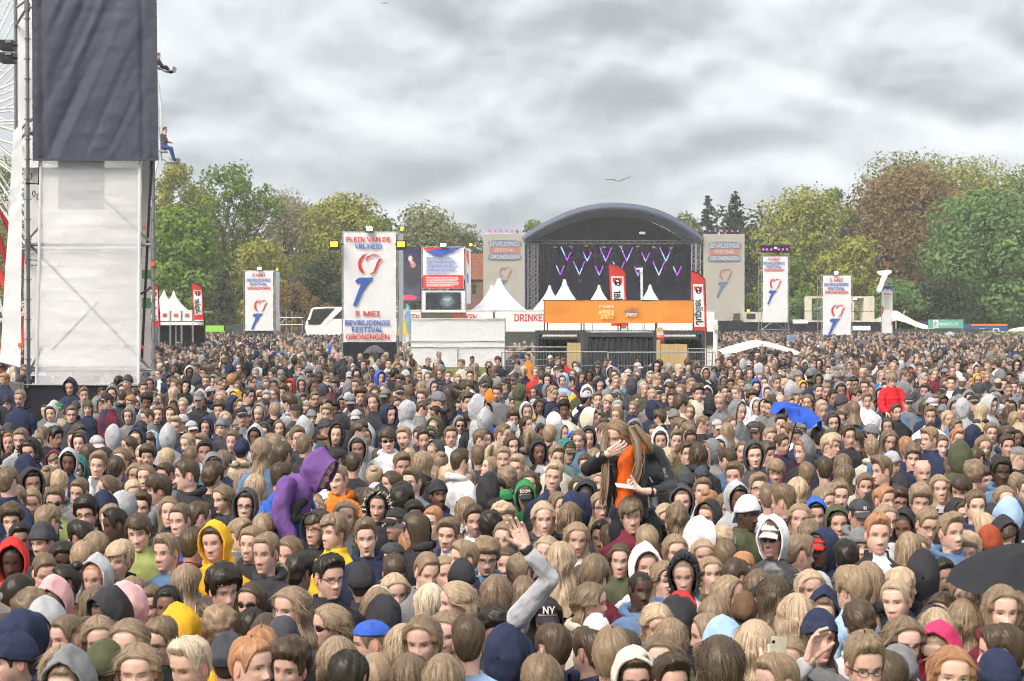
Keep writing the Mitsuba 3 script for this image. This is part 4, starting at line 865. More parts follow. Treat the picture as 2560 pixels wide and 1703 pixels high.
class MB:
    """Collects boxes, bars and sheets; done() makes them one entry of the scene."""
    def __init__(self):
        self.p = []

    def add(self, v, f):
        self.p.append((np.asarray(v, float), np.asarray(f))); return self

    def box(self, a, b):
        a, b = np.minimum(a, b), np.maximum(a, b)
        m = trimesh.creation.box(extents=b - a); m.apply_translation((a + b) / 2)
        return self.add(m.vertices, m.faces)

    def bar(self, a, b, r=.024, n=6):
        v, f, _ = tubef([a, b], r, n, False)
        k = len(v) // 2
        cap = [[0, i, i + 1] for i in range(1, n - 1)] + [[k, k + i + 1, k + i] for i in range(1, n - 1)]
        return self.add(v, np.vstack([f, cap]))

    def tube(self, pts, r, n=6):
        v, f, _ = tubef(pts, r, n, True)
        return self.add(v, f)

    def poly(self, pts, depth, at, ux=(1, 0, 0), uy=(0, 0, 1)):
        """A flat outline (shapely polygon or points) extruded by depth away from the viewer's side."""
        from shapely.geometry import Polygon
        g = pts if hasattr(pts, 'exterior') else Polygon(pts)
        m = trimesh.creation.extrude_polygon(g.buffer(0), depth, engine='earcut')
        ux, uy = np.array(ux, float), np.array(uy, float)
        n = np.cross(ux, uy)
        return self.add(m.vertices[:, :1] * ux + m.vertices[:, 1:2] * uy + m.vertices[:, 2:] * n + np.asarray(at), m.faces)

    def truss(self, a, b, w=.3, n=8, r=.025):
        a, b = np.asarray(a, float), np.asarray(b, float)
        d = (b - a) / np.linalg.norm(b - a)
        u = np.cross(d, [0, 1, 0]) if abs(d[1]) < .9 else np.array([1.0, 0, 0])
        u /= np.linalg.norm(u); v = np.cross(d, u)
        c = [u * w / 2 + v * w / 2, -u * w / 2 + v * w / 2, -u * w / 2 - v * w / 2, u * w / 2 - v * w / 2]
        for k in c:
            self.bar(a + k, b + k, r, 5)
        for i in range(n):
            p, q = a + (b - a) * i / n, a + (b - a) * (i + 1) / n
            for k in range(4):
                self.bar(p + c[k], q + c[(k + 1) % 4], r * .6, 4)
        return self

    def done(self, key, m, smooth=False, **more):
        v, f, at = [], [], 0
        for a, b in self.p:
            v.append(a); f.append(b + at); at += len(a)
        scene[key] = mikit.ply((np.vstack(v), np.vstack(f)), m, smooth=smooth, **more)
        return key


COUNT = {}


def new(name):
    COUNT[name] = COUNT.get(name, -1) + 1
    return name if COUNT[name] == 0 else f'{name}_{COUNT[name]:03d}'


def tag(key, label, cat, group=None, kind=None):
    labels[key] = {'label': label, 'category': cat}
    if group: labels[key]['group'] = group
    if kind: labels[key]['kind'] = kind
    return key


def sheet(w, h, nx, nz, fold, seed=0, thick=.0):
    """A hanging cloth: vertices in (x, depth, z) about its lower left corner."""
    u, t = np.meshgrid(np.linspace(0, 1, nx), np.linspace(0, 1, nz))
    y = fold(u, t)
    v = np.stack([u * w, y, t * h], -1).reshape(-1, 3)
    return v, grid_faces(nz, nx, False)


def lettering(text, cx, top, bottom, width, d, m, key, lean=0.0, bold=True, mirror=False, up=False):
    """Words fixed to a surface d metres ahead: cx, top and bottom of the capitals and the width as seen in the photo."""
    h = (bottom - top) / FPX * d
    t = meshkit.text_mesh(text, 1.0, .02, bold=bold)
    v = t.vertices - [t.bounds[0][0], 0, 0]
    v = v / [t.bounds[1][0] - t.bounds[0][0], 1, 1] - [.5, 0, 0]
    W = width / FPX * d
    x, z, dep = v[:, 0] * W, v[:, 1] * h, v[:, 2] * .5
    x = x + lean * z
    if mirror: x = -x
    f = t.faces
    c = P(cx, bottom, d)
    if up:                                                     # reading upwards
        x, z = -(z - h / 2) * (-1 if mirror else 1), x * (-1 if mirror else 1) + W / 2
    scene[key] = mikit.ply((np.stack([x, -dep, z], -1) + c, f), m)
    return key


LOGO = {'torch': [(-107, -5), (-80, 18), (40, 20), (43, 10), (0, -28), (-50, -110), (-95, -210), (-115, -225), (-127, -208), (-115, -180), (-65, -50), (-60, -28), (-100, -25)],
        'left': [(0, 224), (-50, 205), (-80, 165), (-85, 120), (-73, 80), (-50, 58), (-30, 60), (-50, 96), (-60, 138), (-52, 172), (-28, 200)],
        'mid': [(-22, 163), (-5, 196), (38, 216), (84, 211), (104, 188), (82, 203), (40, 205), (6, 187), (-13, 162)],
        'right': [(124, 176), (92, 175), (72, 142), (57, 98), (42, 66), (16, 50), (18, 44), (46, 53), (64, 72), (76, 104), (92, 140), (102, 160)]}


def logo(cx, cy, h, d, parent, red='print_red', blue='print_blue', at=0.0):
    k = h / 450 / FPX * d
    c = P(cx, cy, d) + [0, -at, 0]
    MB().poly(np.array(LOGO['torch']) * k, .02, c).done(f'{parent}__torch_print', blue)
    m = MB()
    for n in ('left', 'mid', 'right'):
        m.poly(np.array(LOGO[n]) * k, .02, c)
    m.done(f'{parent}__flame_print', red)


# ------------------------------------------------------------------ ground and wood
scene['grass_earth'] = {'type': 'twosided', 'b': {'type': 'bumpmap', 't': proc(lambda p, n, uv: .03 * fbm(p.x * 3, p.y * 3, 0.0, 3), 5e-3), 'scale': 1.0, 'b': {'type': 'principled', 'roughness': .95, 'specular': .1,
    'base_color': proc(lambda p, n, uv: mix(mix((.065, .095, .025), (.10, .115, .04), noise(p.x * 1.3, p.y * 1.3)), (.13, .105, .07), smoothstep(.5, .75, fbm(p.x * .25, p.y * .25, 3.0, 4))))}}}
scene['ground'] = mikit.ply((np.array([[-420, -60, 0], [420, -60, 0], [420, 420, 0], [-420, 420, 0.0]]), np.array([[0, 1, 2], [0, 2, 3]])), 'grass_earth')
labels['ground'] = {'label': 'trampled green festival field under the crowd', 'category': 'ground', 'kind': 'structure'}

scene['leaf'] = {'type': 'principledthin', 'base_color': VC, 'roughness': .65, 'diff_trans': .55, 'eta': 1.33}
scene['bark'] = principled(proc(lambda p, n, uv: mix((.055, .048, .038), (.13, .115, .09), fbm(p.x * 6, p.y * 6, p.z * 1.5, 3))), .9, .1)
LEAF = {'green': (.155, .225, .050), 'fresh': (.175, .28, .045), 'yellow': (.30, .315, .07), 'olive': (.235, .245, .085), 'copper': (.235, .155, .07), 'dark': (.055, .078, .042), 'blue': (.145, .25, .085), 'bare': (.29, .265, .16), 'conifer': (.032, .052, .042), 'haze_tint': (.23, .25, .115)}  # the hazy trees get a paler leaf colour with the haze painted in


def leaves(key, lobes, n, size, col, rs, hollow=.55, tex=1.0, conifer=False):
    """Leaf clumps as small separate faces spread through the lobes [(centre, radii)], turned outward so that light models the crown."""
    vol = np.array([np.prod(r) ** (2 / 3) for _, r in lobes]); pick = rs.choice(len(lobes), n, p=vol / vol.sum())
    c = np.array([l[0] for l in lobes])[pick]; r = np.array([l[1] for l in lobes])[pick]
    d = rs.normal(size=(n, 3)); d /= np.linalg.norm(d, axis=1, keepdims=True)
    rad = hollow + (1.02 - hollow) * rs.uniform(0, 1, (n, 1)) ** .6
    bump = meshkit.noise(d * 3.1 + pick[:, None] * 7.7, 3)[:, None]
    p = c + d * r * rad * (.70 + .5 * bump)
    keep = meshkit.noise(p * tex * .55, 17) + .35 * rs.uniform(-1, 1, n) > .30
    p, d, rad = p[keep], d[keep], rad[keep]
    n = len(p)
    if conifer:
        d[:, 2] *= .3
    nm = d + rs.normal(size=(n, 3)) * .45; nm[:, 2] += .25
    nm /= np.linalg.norm(nm, axis=1, keepdims=True)
    a = np.cross(nm, rs.normal(size=(n, 3))); a /= np.linalg.norm(a, axis=1, keepdims=True)
    b = np.cross(nm, a)
    s = (size * rs.uniform(.5, 1.3, n))[:, None]
    v = np.stack([p - a * s, p - b * s * .6, p + a * s, p + b * s * .6], 1).reshape(-1, 3)
    f = (np.array([[0, 1, 2], [0, 2, 3]])[None] + 4 * np.arange(n)[:, None, None]).reshape(-1, 3)
    # leaf colour varies from branch to branch
    t = meshkit.noise(p * .45, 5) * .5 + meshkit.noise(p * 1.7, 6) * .3 + rs.uniform(0, .35, n)
    uv = np.zeros((4 * n, 2)); uv[:, 0] = pal(col); uv[:, 1] = np.repeat(.55 + .85 * t, 4)
    path = meshkit.write_ply((v, f), False, uv, None, normals=np.repeat(nm, 4, 0))
    scene[key] = {'type': 'ply', 'filename': path, 'face_normals': False, 'bsdf': {'type': 'ref', 'id': 'leaf'}}


def branches(m, base, top, r, rs, depth, spread):
    """A limb from base to top, forking towards its end; returns where twigs end."""
    base, top = np.asarray(base, float), np.asarray(top, float)
    mid = (base + top) / 2 + rs.normal(size=3) * np.linalg.norm(top - base) * .06
    m.tube([base, mid, top], [r, r * .8, r * .6], 6 if depth > 1 else 4)
    if depth == 0:
        return [top]
    out, L = [], np.linalg.norm(top - base)
    for i in range(3 if depth > 1 else 2):
        d = (top - base) / L + rs.normal(size=3) * spread * [1, 1, .6] + [0, 0, .12]
        d /= np.linalg.norm(d)
        st = base + (top - base) * rs.uniform(.55, 1.0)
        out += branches(m, st, st + d * L * rs.uniform(.5, .75), r * .55, rs, depth - 1, spread)
    return out


def tree(cx, top, width, d, col, label, n=5000, seed=0, trunk=.35, size=.34, lobes=13, hollow=.5, low=None, open_=1.0, group='trees behind the festival field', name='tree', branchy=2):
    rs = np.random.RandomState(seed + 100)
    key = tag(new(name), label, 'tree', group)
    T_ = P(cx, top, d); H = T_[2]; R = width * .66 / FPX * d
    z0 = H * (trunk if low is None else low)
    m = MB()
    base = np.array([T_[0], d, 0])
    m.tube([base, base + [rs.normal() * .2, 0, H * .22], base + [rs.normal() * .4, 0, H * .42]], [H * .020, H * .016, H * .012], 8)
    ends = []
    for k in range(5):
        a = rs.uniform(0, 6.28)
        st = base + [0, 0, H * rs.uniform(.24, .42)]
        ends += branches(m, st, st + [math.cos(a) * R * .5, math.sin(a) * R * .5, H * rs.uniform(.14, .26)], H * .009, rs, branchy, .5)
    m.done(f'{key}__trunk', 'bark', smooth=True)
    L = []
    for k in range(lobes):
        t = (k + .5) / lobes
        z = z0 + (H - z0) * (t ** .85) * .97
        rr = R * (1.02 * math.sin(math.pi * (.16 + .80 * t ** .9)) ** .75)
        a = k * 2.4 + rs.uniform(-.4, .4)
        q = rr * rs.uniform(.45, .62) if t < .93 else 0
        lr = np.array([R * rs.uniform(.34, .52)] * 2 + [min(R * rs.uniform(.28, .42), (H - z0) * .2)])
        z = min(z, H - lr[2] * .86)
        L.append((np.array([T_[0] + math.cos(a) * q, d + math.sin(a) * q, z]), lr))
    if open_ < 1:
        L = [(c, r * open_) for c, r in L] + [(e, np.array([1, 1, .8]) * R * .16) for e in ends[:40] if z0 < e[2] < H * .90]
    leaves(f'{key}__crown', L, int(n * 1.75), size * .94, LEAF[col], rs, hollow)
    return key


def conifer(cx, top, width, d, label, seed):
    rs = np.random.RandomState(seed)
    key = tag(new('conifer'), label, 'tree', 'trees behind the festival field')
    T_ = P(cx, top, d); H = T_[2]; R = width / 2 / FPX * d
    MB().tube([[T_[0], d, 0], [T_[0], d, H * .5], [T_[0], d, H]], [.35, .22, .04], 7).done(f'{key}__trunk', 'bark', smooth=True)
    L = []
    for k in range(30):
        t = k / 29
        z = H * (.35 + .64 * t); rr = R * (1.0 - t) ** .75 * rs.uniform(.75, 1.15) + .15
        for j in range(5):
            a = rs.uniform(0, 6.28)
            L.append((np.array([T_[0] + math.cos(a) * rr * .55, d + math.sin(a) * rr * .55, z + rr * .12 * rs.normal()]), np.array([rr * .55 * abs(math.cos(a)) + .3, rr * .55 * abs(math.sin(a)) + .3, .22])))
    leaves(f'{key}__crown', L, 6500, .26, LEAF['conifer'], rs, .1, 1.0, True)


# left of the field
tree(440, 400, 130, 232, 'yellow', 'yellow green thin-leaved treetop right behind the left scaffold tower', 3800, 1, lobes=12, hollow=.3, size=.30)
tree(425, 425, 100, 246, 'copper', 'brownish bare-looking tree behind the yellow green treetop at left', 2200, 31, lobes=9, hollow=.2, size=.26, open_=.8)
tree(452, 520, 190, 205, 'fresh', 'dense bright green tree beside the left scaffold tower, above the white tent peaks', 7500, 2, trunk=.12, lobes=17, hollow=.6, size=.36)
tree(572, 398, 185, 215, 'green', 'tall open oak with dark trunk showing, left of the small white banner tower', 3000, 3, trunk=.42, lobes=15, hollow=.25, size=.32, open_=.74, branchy=3)
tree(505, 470, 120, 240, 'olive', 'olive tree between the bright green tree and the open oak', 2600, 4, lobes=10, hollow=.3)
tree(640, 600, 175, 208, 'yellow', 'low light olive tree behind the small white banner tower at left', 4600, 5, trunk=.1, lobes=13, size=.3)
tree(700, 462, 190, 240, 'bare', 'barely leaved grey brown tree between oak and tall banner tower', 3400, 6, lobes=14, hollow=.1, size=.26, open_=.85, branchy=3)
tree(760, 500, 150, 250, 'bare', 'second barely leaved tree just left of the tall banner tower', 3000, 7, lobes=12, hollow=.1, size=.26, open_=.85, branchy=3)
tree(860, 484, 230, 225, 'yellow', 'spreading yellow green oak directly behind the tall banner tower', 6500, 8, trunk=.3, lobes=16, hollow=.4, size=.32)
tree(940, 545, 150, 232, 'green', 'green tree right of the tall banner tower, behind the big screen', 4200, 9, lobes=12, hollow=.4)
tree(1065, 512, 200, 262, 'haze_tint', 'hazy olive tree above the information tower', 5200, 10, trunk=.1, lobes=14, size=.34)
tree(1160, 560, 130, 266, 'haze_tint', 'hazy olive tree behind the left beige stage banner', 3400, 11, trunk=.1, lobes=11)
tree(1000, 575, 130, 258, 'olive', 'olive tree between tall banner tower and information tower', 3200, 12, trunk=.1, lobes=11)
tree(1335, 548, 95, 262, 'green', 'small treetop peeping out left of the stage roof', 2000, 13, trunk=.2, lobes=8)
tree(800, 652, 130, 196, 'dark', 'dark evergreen bush above the white coach', 3600, 14, trunk=.05, lobes=10, size=.26, name='bush')
tree(745, 700, 140, 190, 'copper', 'brown leafless thicket left of the white coach', 2600, 15, trunk=.02, lobes=9, hollow=.1, size=.2, name='bush', open_=.9)
tree(558, 672, 62, 192, 'dark', 'narrow dark evergreen at the foot of the open oak', 2200, 16, trunk=.03, lobes=9, size=.24, name='bush')
tree(900, 690, 120, 200, 'olive', 'olive bush behind the base of the tall banner tower', 2600, 17, trunk=.02, lobes=9, size=.26, name='bush')
tree(20, 392, 190, 260, 'green', 'green tree at the left picture edge behind the big wheel', 3600, 18, trunk=.1, lobes=12)
tree(-20, 560, 150, 230, 'olive', 'olive tree low at the left picture edge behind the red wheel legs', 2600, 19, trunk=.05, lobes=10)
# right of the stage
tree(1715, 532, 110, 268, 'haze_tint', 'hazy green tree between the stage roof and the first conifer', 2800, 20, trunk=.1, lobes=10)
conifer(1768, 490, 92, 262, 'shorter left one of two dark layered conifers right of the stage', 21)
conifer(1838, 478, 105, 262, 'taller right one of two dark layered conifers right of the stage', 22)
tree(1885, 560, 120, 258, 'dark', 'dark-leaved tree behind the right beige stage banner', 3400, 23, trunk=.05, lobes=11)
tree(2010, 468, 240, 236, 'yellow', 'large yellow green tree with open top behind the two right banner towers', 8200, 24, trunk=.2, lobes=18, hollow=.35, size=.32)
tree(2085, 470, 110, 244, 'green', 'upright green treetop leaning out above the yellow green tree', 2600, 41, trunk=.45, lobes=9, hollow=.3, size=.3)
tree(1960, 640, 140, 215, 'green', 'lower green tree behind the purple-lit banner tower', 4200, 25, trunk=.05, lobes=11)
tree(2130, 590, 165, 215, 'yellow', 'light yellowish willow behind the white torch sculpture', 5200, 26, trunk=.05, lobes=13, size=.28)
tree(2265, 384, 260, 262, 'olive', 'tall olive green tree rising behind the copper beech', 6500, 27, trunk=.3, lobes=15)
tree(2420, 392, 280, 264, 'yellow', 'tall yellowish green tree behind copper beech and green lime', 6500, 28, trunk=.3, lobes=15)
tree(2555, 415, 220, 262, 'green', 'green tree top at the right picture edge', 4600, 42, trunk=.3, lobes=12)
tree(2265, 418, 290, 238, 'copper', 'big copper brown beech at right, the only brown crown', 11500, 29, trunk=.14, lobes=22, hollow=.55, size=.34)
tree(2395, 470, 190, 248, 'copper', 'second brown crown right behind the big copper beech', 4200, 43, trunk=.2, lobes=13)
tree(2470, 478, 300, 214, 'blue', 'broad fresh green lime tree with visible trunk at the right edge', 12500, 30, trunk=.17, lobes=23, hollow=.6, size=.36)
tree(2590, 520, 200, 220, 'blue', 'fresh green tree cut off by the right picture edge', 5200, 44, trunk=.15, lobes=14, hollow=.6)
tree(2230, 700, 150, 206, 'blue', 'grey green shrub above the cream stretch tent', 3600, 32, trunk=.02, lobes=10, size=.28, name='bush')
tree(2340, 690, 170, 208, 'dark', 'dark shrub between cream tent and lime tree', 3600, 33, trunk=.02, lobes=10, size=.28, name='bush')
tree(1880, 735, 90, 206, 'fresh', 'small bright shrub right of the right beige stage banner', 1900, 34, trunk=.02, lobes=8, size=.24, name='bush')
tree(2000, 745, 120, 208, 'blue', 'grey green shrub left of the white glass container', 2200, 35, trunk=.02, lobes=9, size=.26, name='bush')
# the wood behind, one mass
rs_ = np.random.RandomState(3)
L_ = []
for px in range(-200, 2780, 40):
    hi = 575 + 30 * math.sin(px * .013) + (70 if 1150 < px < 1800 else 0) - (70 if px > 2150 else 0)
    for py in range(int(hi), 850, 40):
        L_.append((P(px + rs_.uniform(-20, 20), py, 277 + rs_.uniform(-5, 6)), np.array([3.6, 2.6, 3.0])))
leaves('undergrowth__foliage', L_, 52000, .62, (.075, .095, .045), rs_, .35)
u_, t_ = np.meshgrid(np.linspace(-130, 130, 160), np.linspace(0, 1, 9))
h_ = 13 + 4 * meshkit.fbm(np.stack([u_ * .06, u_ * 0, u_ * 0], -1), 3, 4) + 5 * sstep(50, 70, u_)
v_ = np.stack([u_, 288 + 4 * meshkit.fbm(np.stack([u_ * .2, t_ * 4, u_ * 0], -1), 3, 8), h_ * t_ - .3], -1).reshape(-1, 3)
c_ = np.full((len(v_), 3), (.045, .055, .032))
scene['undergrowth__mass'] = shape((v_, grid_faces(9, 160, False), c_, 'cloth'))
tag('undergrowth', 'dark wood and undergrowth closing the field behind the trees', 'woodland', kind='stuff')
# ------------------------------------------------------------------ lamps that are lit in the photograph
def glow(key, c, power):
    scene[key] = None
    return {'type': 'area', 'radiance': rgb(np.array(c) * power)}


def lamp(px, py, w, h, d, c, power, label, cat='lamp', name='spotlight', group=None, aim=(0, -1, 0)):
    """A floodlight: housing, yoke and a lit lens turned to aim."""
    key = tag(new(name), label, cat, group)
    c0 = P(px, py, d); W, H = w / FPX * d / 2, h / FPX * d / 2
    MB().box(c0 + [-W * 1.12, .03, -H * 1.12], c0 + [W * 1.12, W * 1.4, H * 1.12]).done(f'{key}__housing', 'dark_steel')
    m = MB().bar(c0 + [-W * 1.2, W * .7, 0], c0 + [-W * 1.2, W * .7, -H * 1.9]).bar(c0 + [W * 1.2, W * .7, 0], c0 + [W * 1.2, W * .7, -H * 1.9]).bar(c0 + [-W * 1.2, W * .7, -H * 1.9], c0 + [W * 1.2, W * .7, -H * 1.9])
    m.done(f'{key}__yoke', 'dark_steel')
    v = np.array([[-W, 0, -H], [W, 0, -H], [W, 0, H], [-W, 0, H]]) + c0 + [0, .015, 0]
    scene[f'{key}__lens'] = mikit.ply((v, np.array([[0, 1, 2], [0, 2, 3]])), 'print_black', emitter={'type': 'area', 'radiance': rgb(np.array(c) * power)})
    return key


# ------------------------------------------------------------------ scaffold towers hung with banners
def scaffold(key, x0, x1, top, d, depth, levels, frame='steel', dz=2.0):
    """Four standards with ledgers and braces; x0, x1, top as seen in the photo."""
    a, b = P(x0, top, d), P(x1, top, d); H = a[2]
    q = [(a[0], d), (b[0], d), (b[0], d + depth), (a[0], d + depth)]
    for i, (x, y) in enumerate(q):
        MB().bar([x, y, 0], [x, y, H], .030, 8).done(new(f'{key}__standard'), frame)
    for z in levels:
        m = MB()
        for i in range(4):
            m.bar([*q[i], z], [*q[(i + 1) % 4], z], .024)
            m.box(np.array([*q[i], z]) - [.05, .05, .05], np.array([*q[i], z]) + [.05, .05, .05])
        m.done(new(f'{key}__ledger'), frame)
    for i, (z0, z1) in enumerate(zip(levels, levels[1:])):
        m = MB()
        for k in (0, 2):
            s, e = (q[k], q[(k + 1) % 4]) if i % 2 else (q[(k + 1) % 4], q[k])
            m.bar([*s, z0], [*e, z1], .022)
        m.bar([*q[1], z0], [*q[2], z1], .022).bar([*q[3], z0], [*q[0], z1], .022)
        m.done(new(f'{key}__brace'), frame)
    return H


def cloth(key, x0, x1, top, bottom, d, m, wr=.03, seed=0, off=.06, slant=0.0):
    a, b = P(x0, bottom, d - off), P(x1, top, d - off)
    w, h = b[0] - a[0], b[2] - a[2]

    def fold(u, t):
        n = meshkit.fbm(np.stack([u * w * 1.1 + seed, t * h * .8, u * 0], -1), 3, seed) - .5
        s = meshkit.fbm(np.stack([(u * w + t * h * .8) * 2.0 + seed, (u * w - t * h) * .35, u * 0], -1), 3, seed + 1) - .5
        return wr * (n * 1.2 + s)
    nx = 26
    v, f = sheet(w, h, nx, int(nx * min(2.2, max(.5, h / w))), fold)
    v[:, 0] += slant * (h - v[:, 2]) / h * -1
    v = np.vstack([v, v + [0, .006, 0]])
    n = len(v) // 2
    scene[key] = mikit.ply((v + a, np.vstack([f, f[:, ::-1] + n])), m, smooth=True)


def banner_tower(x0, x1, side, top, mesh_bottom, d, label, lines, logo_c, logo_h, seed, depth=2.0, bare=0, ground_skirt=True):
    key = tag(new('banner_tower'), label, 'banner tower', 'festival banner towers')
    g = HORIZON + EYE / d * FPX
    H = P(0, top, d)[2]
    lv = [.3] + list(np.arange(2.0, H, 2.0)) + [H - .02]
    scaffold(key, x0 - 2, x1 + 2, top, d, depth, lv)
    cloth(f'{key}__banner', x0 + 1, x1 - 1, top + 2, mesh_bottom, d, 'white_cloth', .05, seed)
    if side:                                                 # the banner round the corner
        b = P(x1 + 3, mesh_bottom, d); t = P(x1 + 3, top + 2, d)
        v, f = sheet(1.0, t[2] - b[2], 12, 40, lambda u, q: .03 * (meshkit.fbm(np.stack([u * 2 + seed, q * 6, u * 0], -1), 3, seed) - .5))
        v = np.stack([v[:, 1] * 1 + .07 + v[:, 0] * .14 * side, .1 + v[:, 0] * depth * .9, v[:, 2]], -1)
        scene[f'{key}__side_banner'] = mikit.ply((v + [b[0], d, b[2]], f), 'white_cloth', smooth=True)
    if ground_skirt:
        cloth(f'{key}__skirt', x0, x1, mesh_bottom + 1, g, d, 'black_cloth', .04, seed + 5, .05)
    for k, (text, cx, t, b, w, col) in enumerate(lines):
        lettering(text, cx, t, b, w, d - .13, 'print_' + col, new(f'{key}__lettering'))
    logo(*logo_c, logo_h, d, key, at=.135)
    return key


def mei(cx, ys, w, hh, big=1.0):
    cols = ('red', 'blue', 'blue', 'red')
    ws = (.55, 1.0, .70, .97)
    return [(t, cx, y, y + hh, w * k, c) for t, y, k, c in zip(('5 MEI', 'BEVRIJDINGS', 'FESTIVAL', 'GRONINGEN'), ys, ws, cols)]


banner_tower(858, 991, 1, 580, 855, 84, 'tallest white banner tower reading plein van de vrijheid, with amber floodlights on both sides',
             [('PLEIN VAN DE', 921, 593, 604, 110, 'red'), ('VRIJHEID', 921, 610, 622, 68, 'blue')] + mei(919, (778, 801, 818, 836), 112, 12.5), (921, 700), 134, 11, 1.4)
banner_tower(612, 684, 1, 677, 827, 160, 'small white banner tower at left behind the crowd, near the white coach', mei(647, (685, 697, 707, 717), 59, 7), (650, 787), 76, 12)
banner_tower(1906, 1970, 0, 640, 806, 163, 'slim white banner tower with a row of purple lights on its open top', mei(1935, (645, 655, 664, 672), 52, 6.5), (1936, 729), 66, 13, ground_skirt=False)
banner_tower(2056, 2128, 0, 688, 838, 147, 'lower white banner tower standing in the crowd, right of the purple-lit one', mei(2091, (697, 708, 718, 727), 60, 7), (2092, 800), 79, 14)
k_ = 'banner_tower_002'
MB().box(P(1904, 613, 162.9), P(1972, 632, 163.4)).done(f'{k_}__top_panel', 'black_cloth')
for x in (1906, 1970):
    MB().bar(P(x, 612, 163), P(x, 642, 163), .05).done(new(f'{k_}__standard'), 'steel')
for i, x in enumerate((1908, 1917, 1928, 1938, 1946, 1957, 1967)):
    w = i == 3
    lamp(x, 620 if w else 624, 6 if w else 4.5, 4, 162.6, (1, .75, .6) if w else (.80, .06, .62), 2.0 if w else .85, 'small warm white spotlight in the purple row on the slim tower' if w else f'small purple spotlight in the row on the slim banner tower, {("first", "second", "third", "", "fourth", "fifth", "sixth")[i]} from the left', group=None if w else 'purple spotlights on the slim tower')
lamp(923, 572, 15, 9, 83.6, (1, .72, .95), 6, 'pinkish white floodlight on top of the tallest banner tower', 'floodlight', 'floodlight')
lamp(1005, 573, 7, 8, 83.6, (1, .40, .02), 1.2, 'small amber lamp at the top right corner of the tallest banner tower', 'floodlight', 'floodlight')
for x, side in ((835, 'left'), (1003, 'right')):
    lamp(x, 611, 19, 13, 83.2, (1, .36, .015), 1.25, f'amber barn-door floodlight on the {side} side of the tallest banner tower', 'floodlight', 'floodlight')
    k = [q for q in labels if q.startswith('floodlight')][-1]
    MB().bar(P(x, 611, 83.5), P(861 if side == 'left' else 988, 611, 83.8), .03).done(f'{k}__arm', 'dark_steel')
    c = P(x, 611, 83.2)
    MB().box(c + [-.26, -.02, .17], c + [.26, .24, .2]).done(f'{k}__barn_door', 'dark_steel')
    MB().box(c + [-.26, -.02, -.30], c + [.26, .2, -.17]).done(f'{k}__barn_door_001', 'dark_steel')
lamp(648, 672, 10, 6, 159.6, (1, .72, .95), 5, 'pinkish white floodlight on top of the small left banner tower', 'floodlight', 'floodlight')
lamp(693, 674, 5, 5, 159.6, (1, .42, .03), 1.1, 'small amber lamp at the corner of the small left banner tower', 'floodlight', 'floodlight')
lamp(2090, 682, 9, 7, 146.6, (1, .75, .95), 5, 'pinkish white floodlight on top of the lower right banner tower', 'floodlight', 'floodlight')
lamp(1108, 612, 14, 7, 109.5, (1, .75, .95), 5, 'pinkish white floodlight on top of the information tower', 'floodlight', 'floodlight')
lamp(1177, 612, 7, 7, 109.5, (1, .42, .02), 1.1, 'small amber lamp at the top right corner of the information tower', 'floodlight', 'floodlight')

# ------------------------------------------------------------------ information tower with two posters, and the big screen
k_ = tag('information_tower', 'scaffold tower with a long text poster above a concert photograph', 'information tower')
scaffold(k_, 1054, 1164, 617, 110, 2.2, [.3, 2, 4, 6, 8.0])
cloth(f'{k_}__text_poster', 1057, 1160, 620, 722, 110, 'white_cloth', .03, 21)
m = MB(); m.box(P(1057, 688, 109.85), P(1158, 721, 109.87)).done(f'{k_}__red_field', 'print_red')
for r in range(13):
    w = (60, 66, 70, 72, 74, 76, 70, 82, 78, 74, 70, 80, 58)[r]
    y = 643 + r * 3.3
    m = MB(); x = 1066.0; rr = random.Random(r)
    while x < 1066 + w:
        q = rr.uniform(2, 6); m.box(P(x, y, 109.84), P(min(x + q, 1066 + w), y + 1.5, 109.85)); x += q + 1.1
    m.done(new(f'{k_}__text_line'), 'print_blue')
for r in range(6):
    y = 693 + r * 4.2; m = MB(); x = 1066.0; rr = random.Random(r + 50); w = (78, 80, 76, 82, 80, 68)[r]
    while x < 1066 + w:
        q = rr.uniform(2, 6); m.box(P(x, y, 109.83), P(min(x + q, 1066 + w), y + 1.9, 109.84)); x += q + 1.1
    m.done(new(f'{k_}__text_line'), 'print_white')
c = P(1108, 622, 109.84); s = 110 / FPX
MB().poly(np.array([(-51, 2), (50, 2), (20, -4), (-10, -3), (-40, -8)]) * s, .01, c).poly(np.array([(10, -2), (28, -14), (20, -4), (36, -3)]) * s, .01, c).done(f'{k_}__red_swash', 'print_red')
MB().poly(np.array([(-42, -6), (-20, -1), (10, 1), (46, 2), (20, -10), (-6, -19), (-26, -16)]) * s, .01, c + [0, -.02, 0]).done(f'{k_}__blue_swash', 'print_blue')
MB().box(P(1056, 727, 110.0), P(1162, 797, 110.04)).done(f'{k_}__white_panel', 'white_cloth')


def concert(p, n, uv):
    """The concert photograph on the poster: stage glow above a dark crowd."""
    c = P(1108, 762, 110)
    x, z = (p.x - c[0]) / 1.22, (p.z - c[2]) / .86
    g = dr.exp(-(dr.square((x - .22) / .28) + dr.square((z - .28) / .38)))
    n1 = fbm(x * 7 + 3, z * 7, 1.0, 4)
    col = mix((.012, .012, .022), (.34, .50, .55), dr.clip(g * 1.3 * n1 + .1 * n1, 0, 1))
    low = smoothstep(-.35, -.6, z + .25 * (noise(x * 8, 2.0) - .5))
    sp = cell_rand_(x * 16, z * 12)
    return mix(col, mix((.02, .02, .03), mix((.45, .12, .10), (.40, .34, .26), noise(x * 9, z * 9, 4.0)), smoothstep(.35, .9, sp)), low)


def cell_rand_(a, b):
    return mikit.noise(a, b, 7.0)


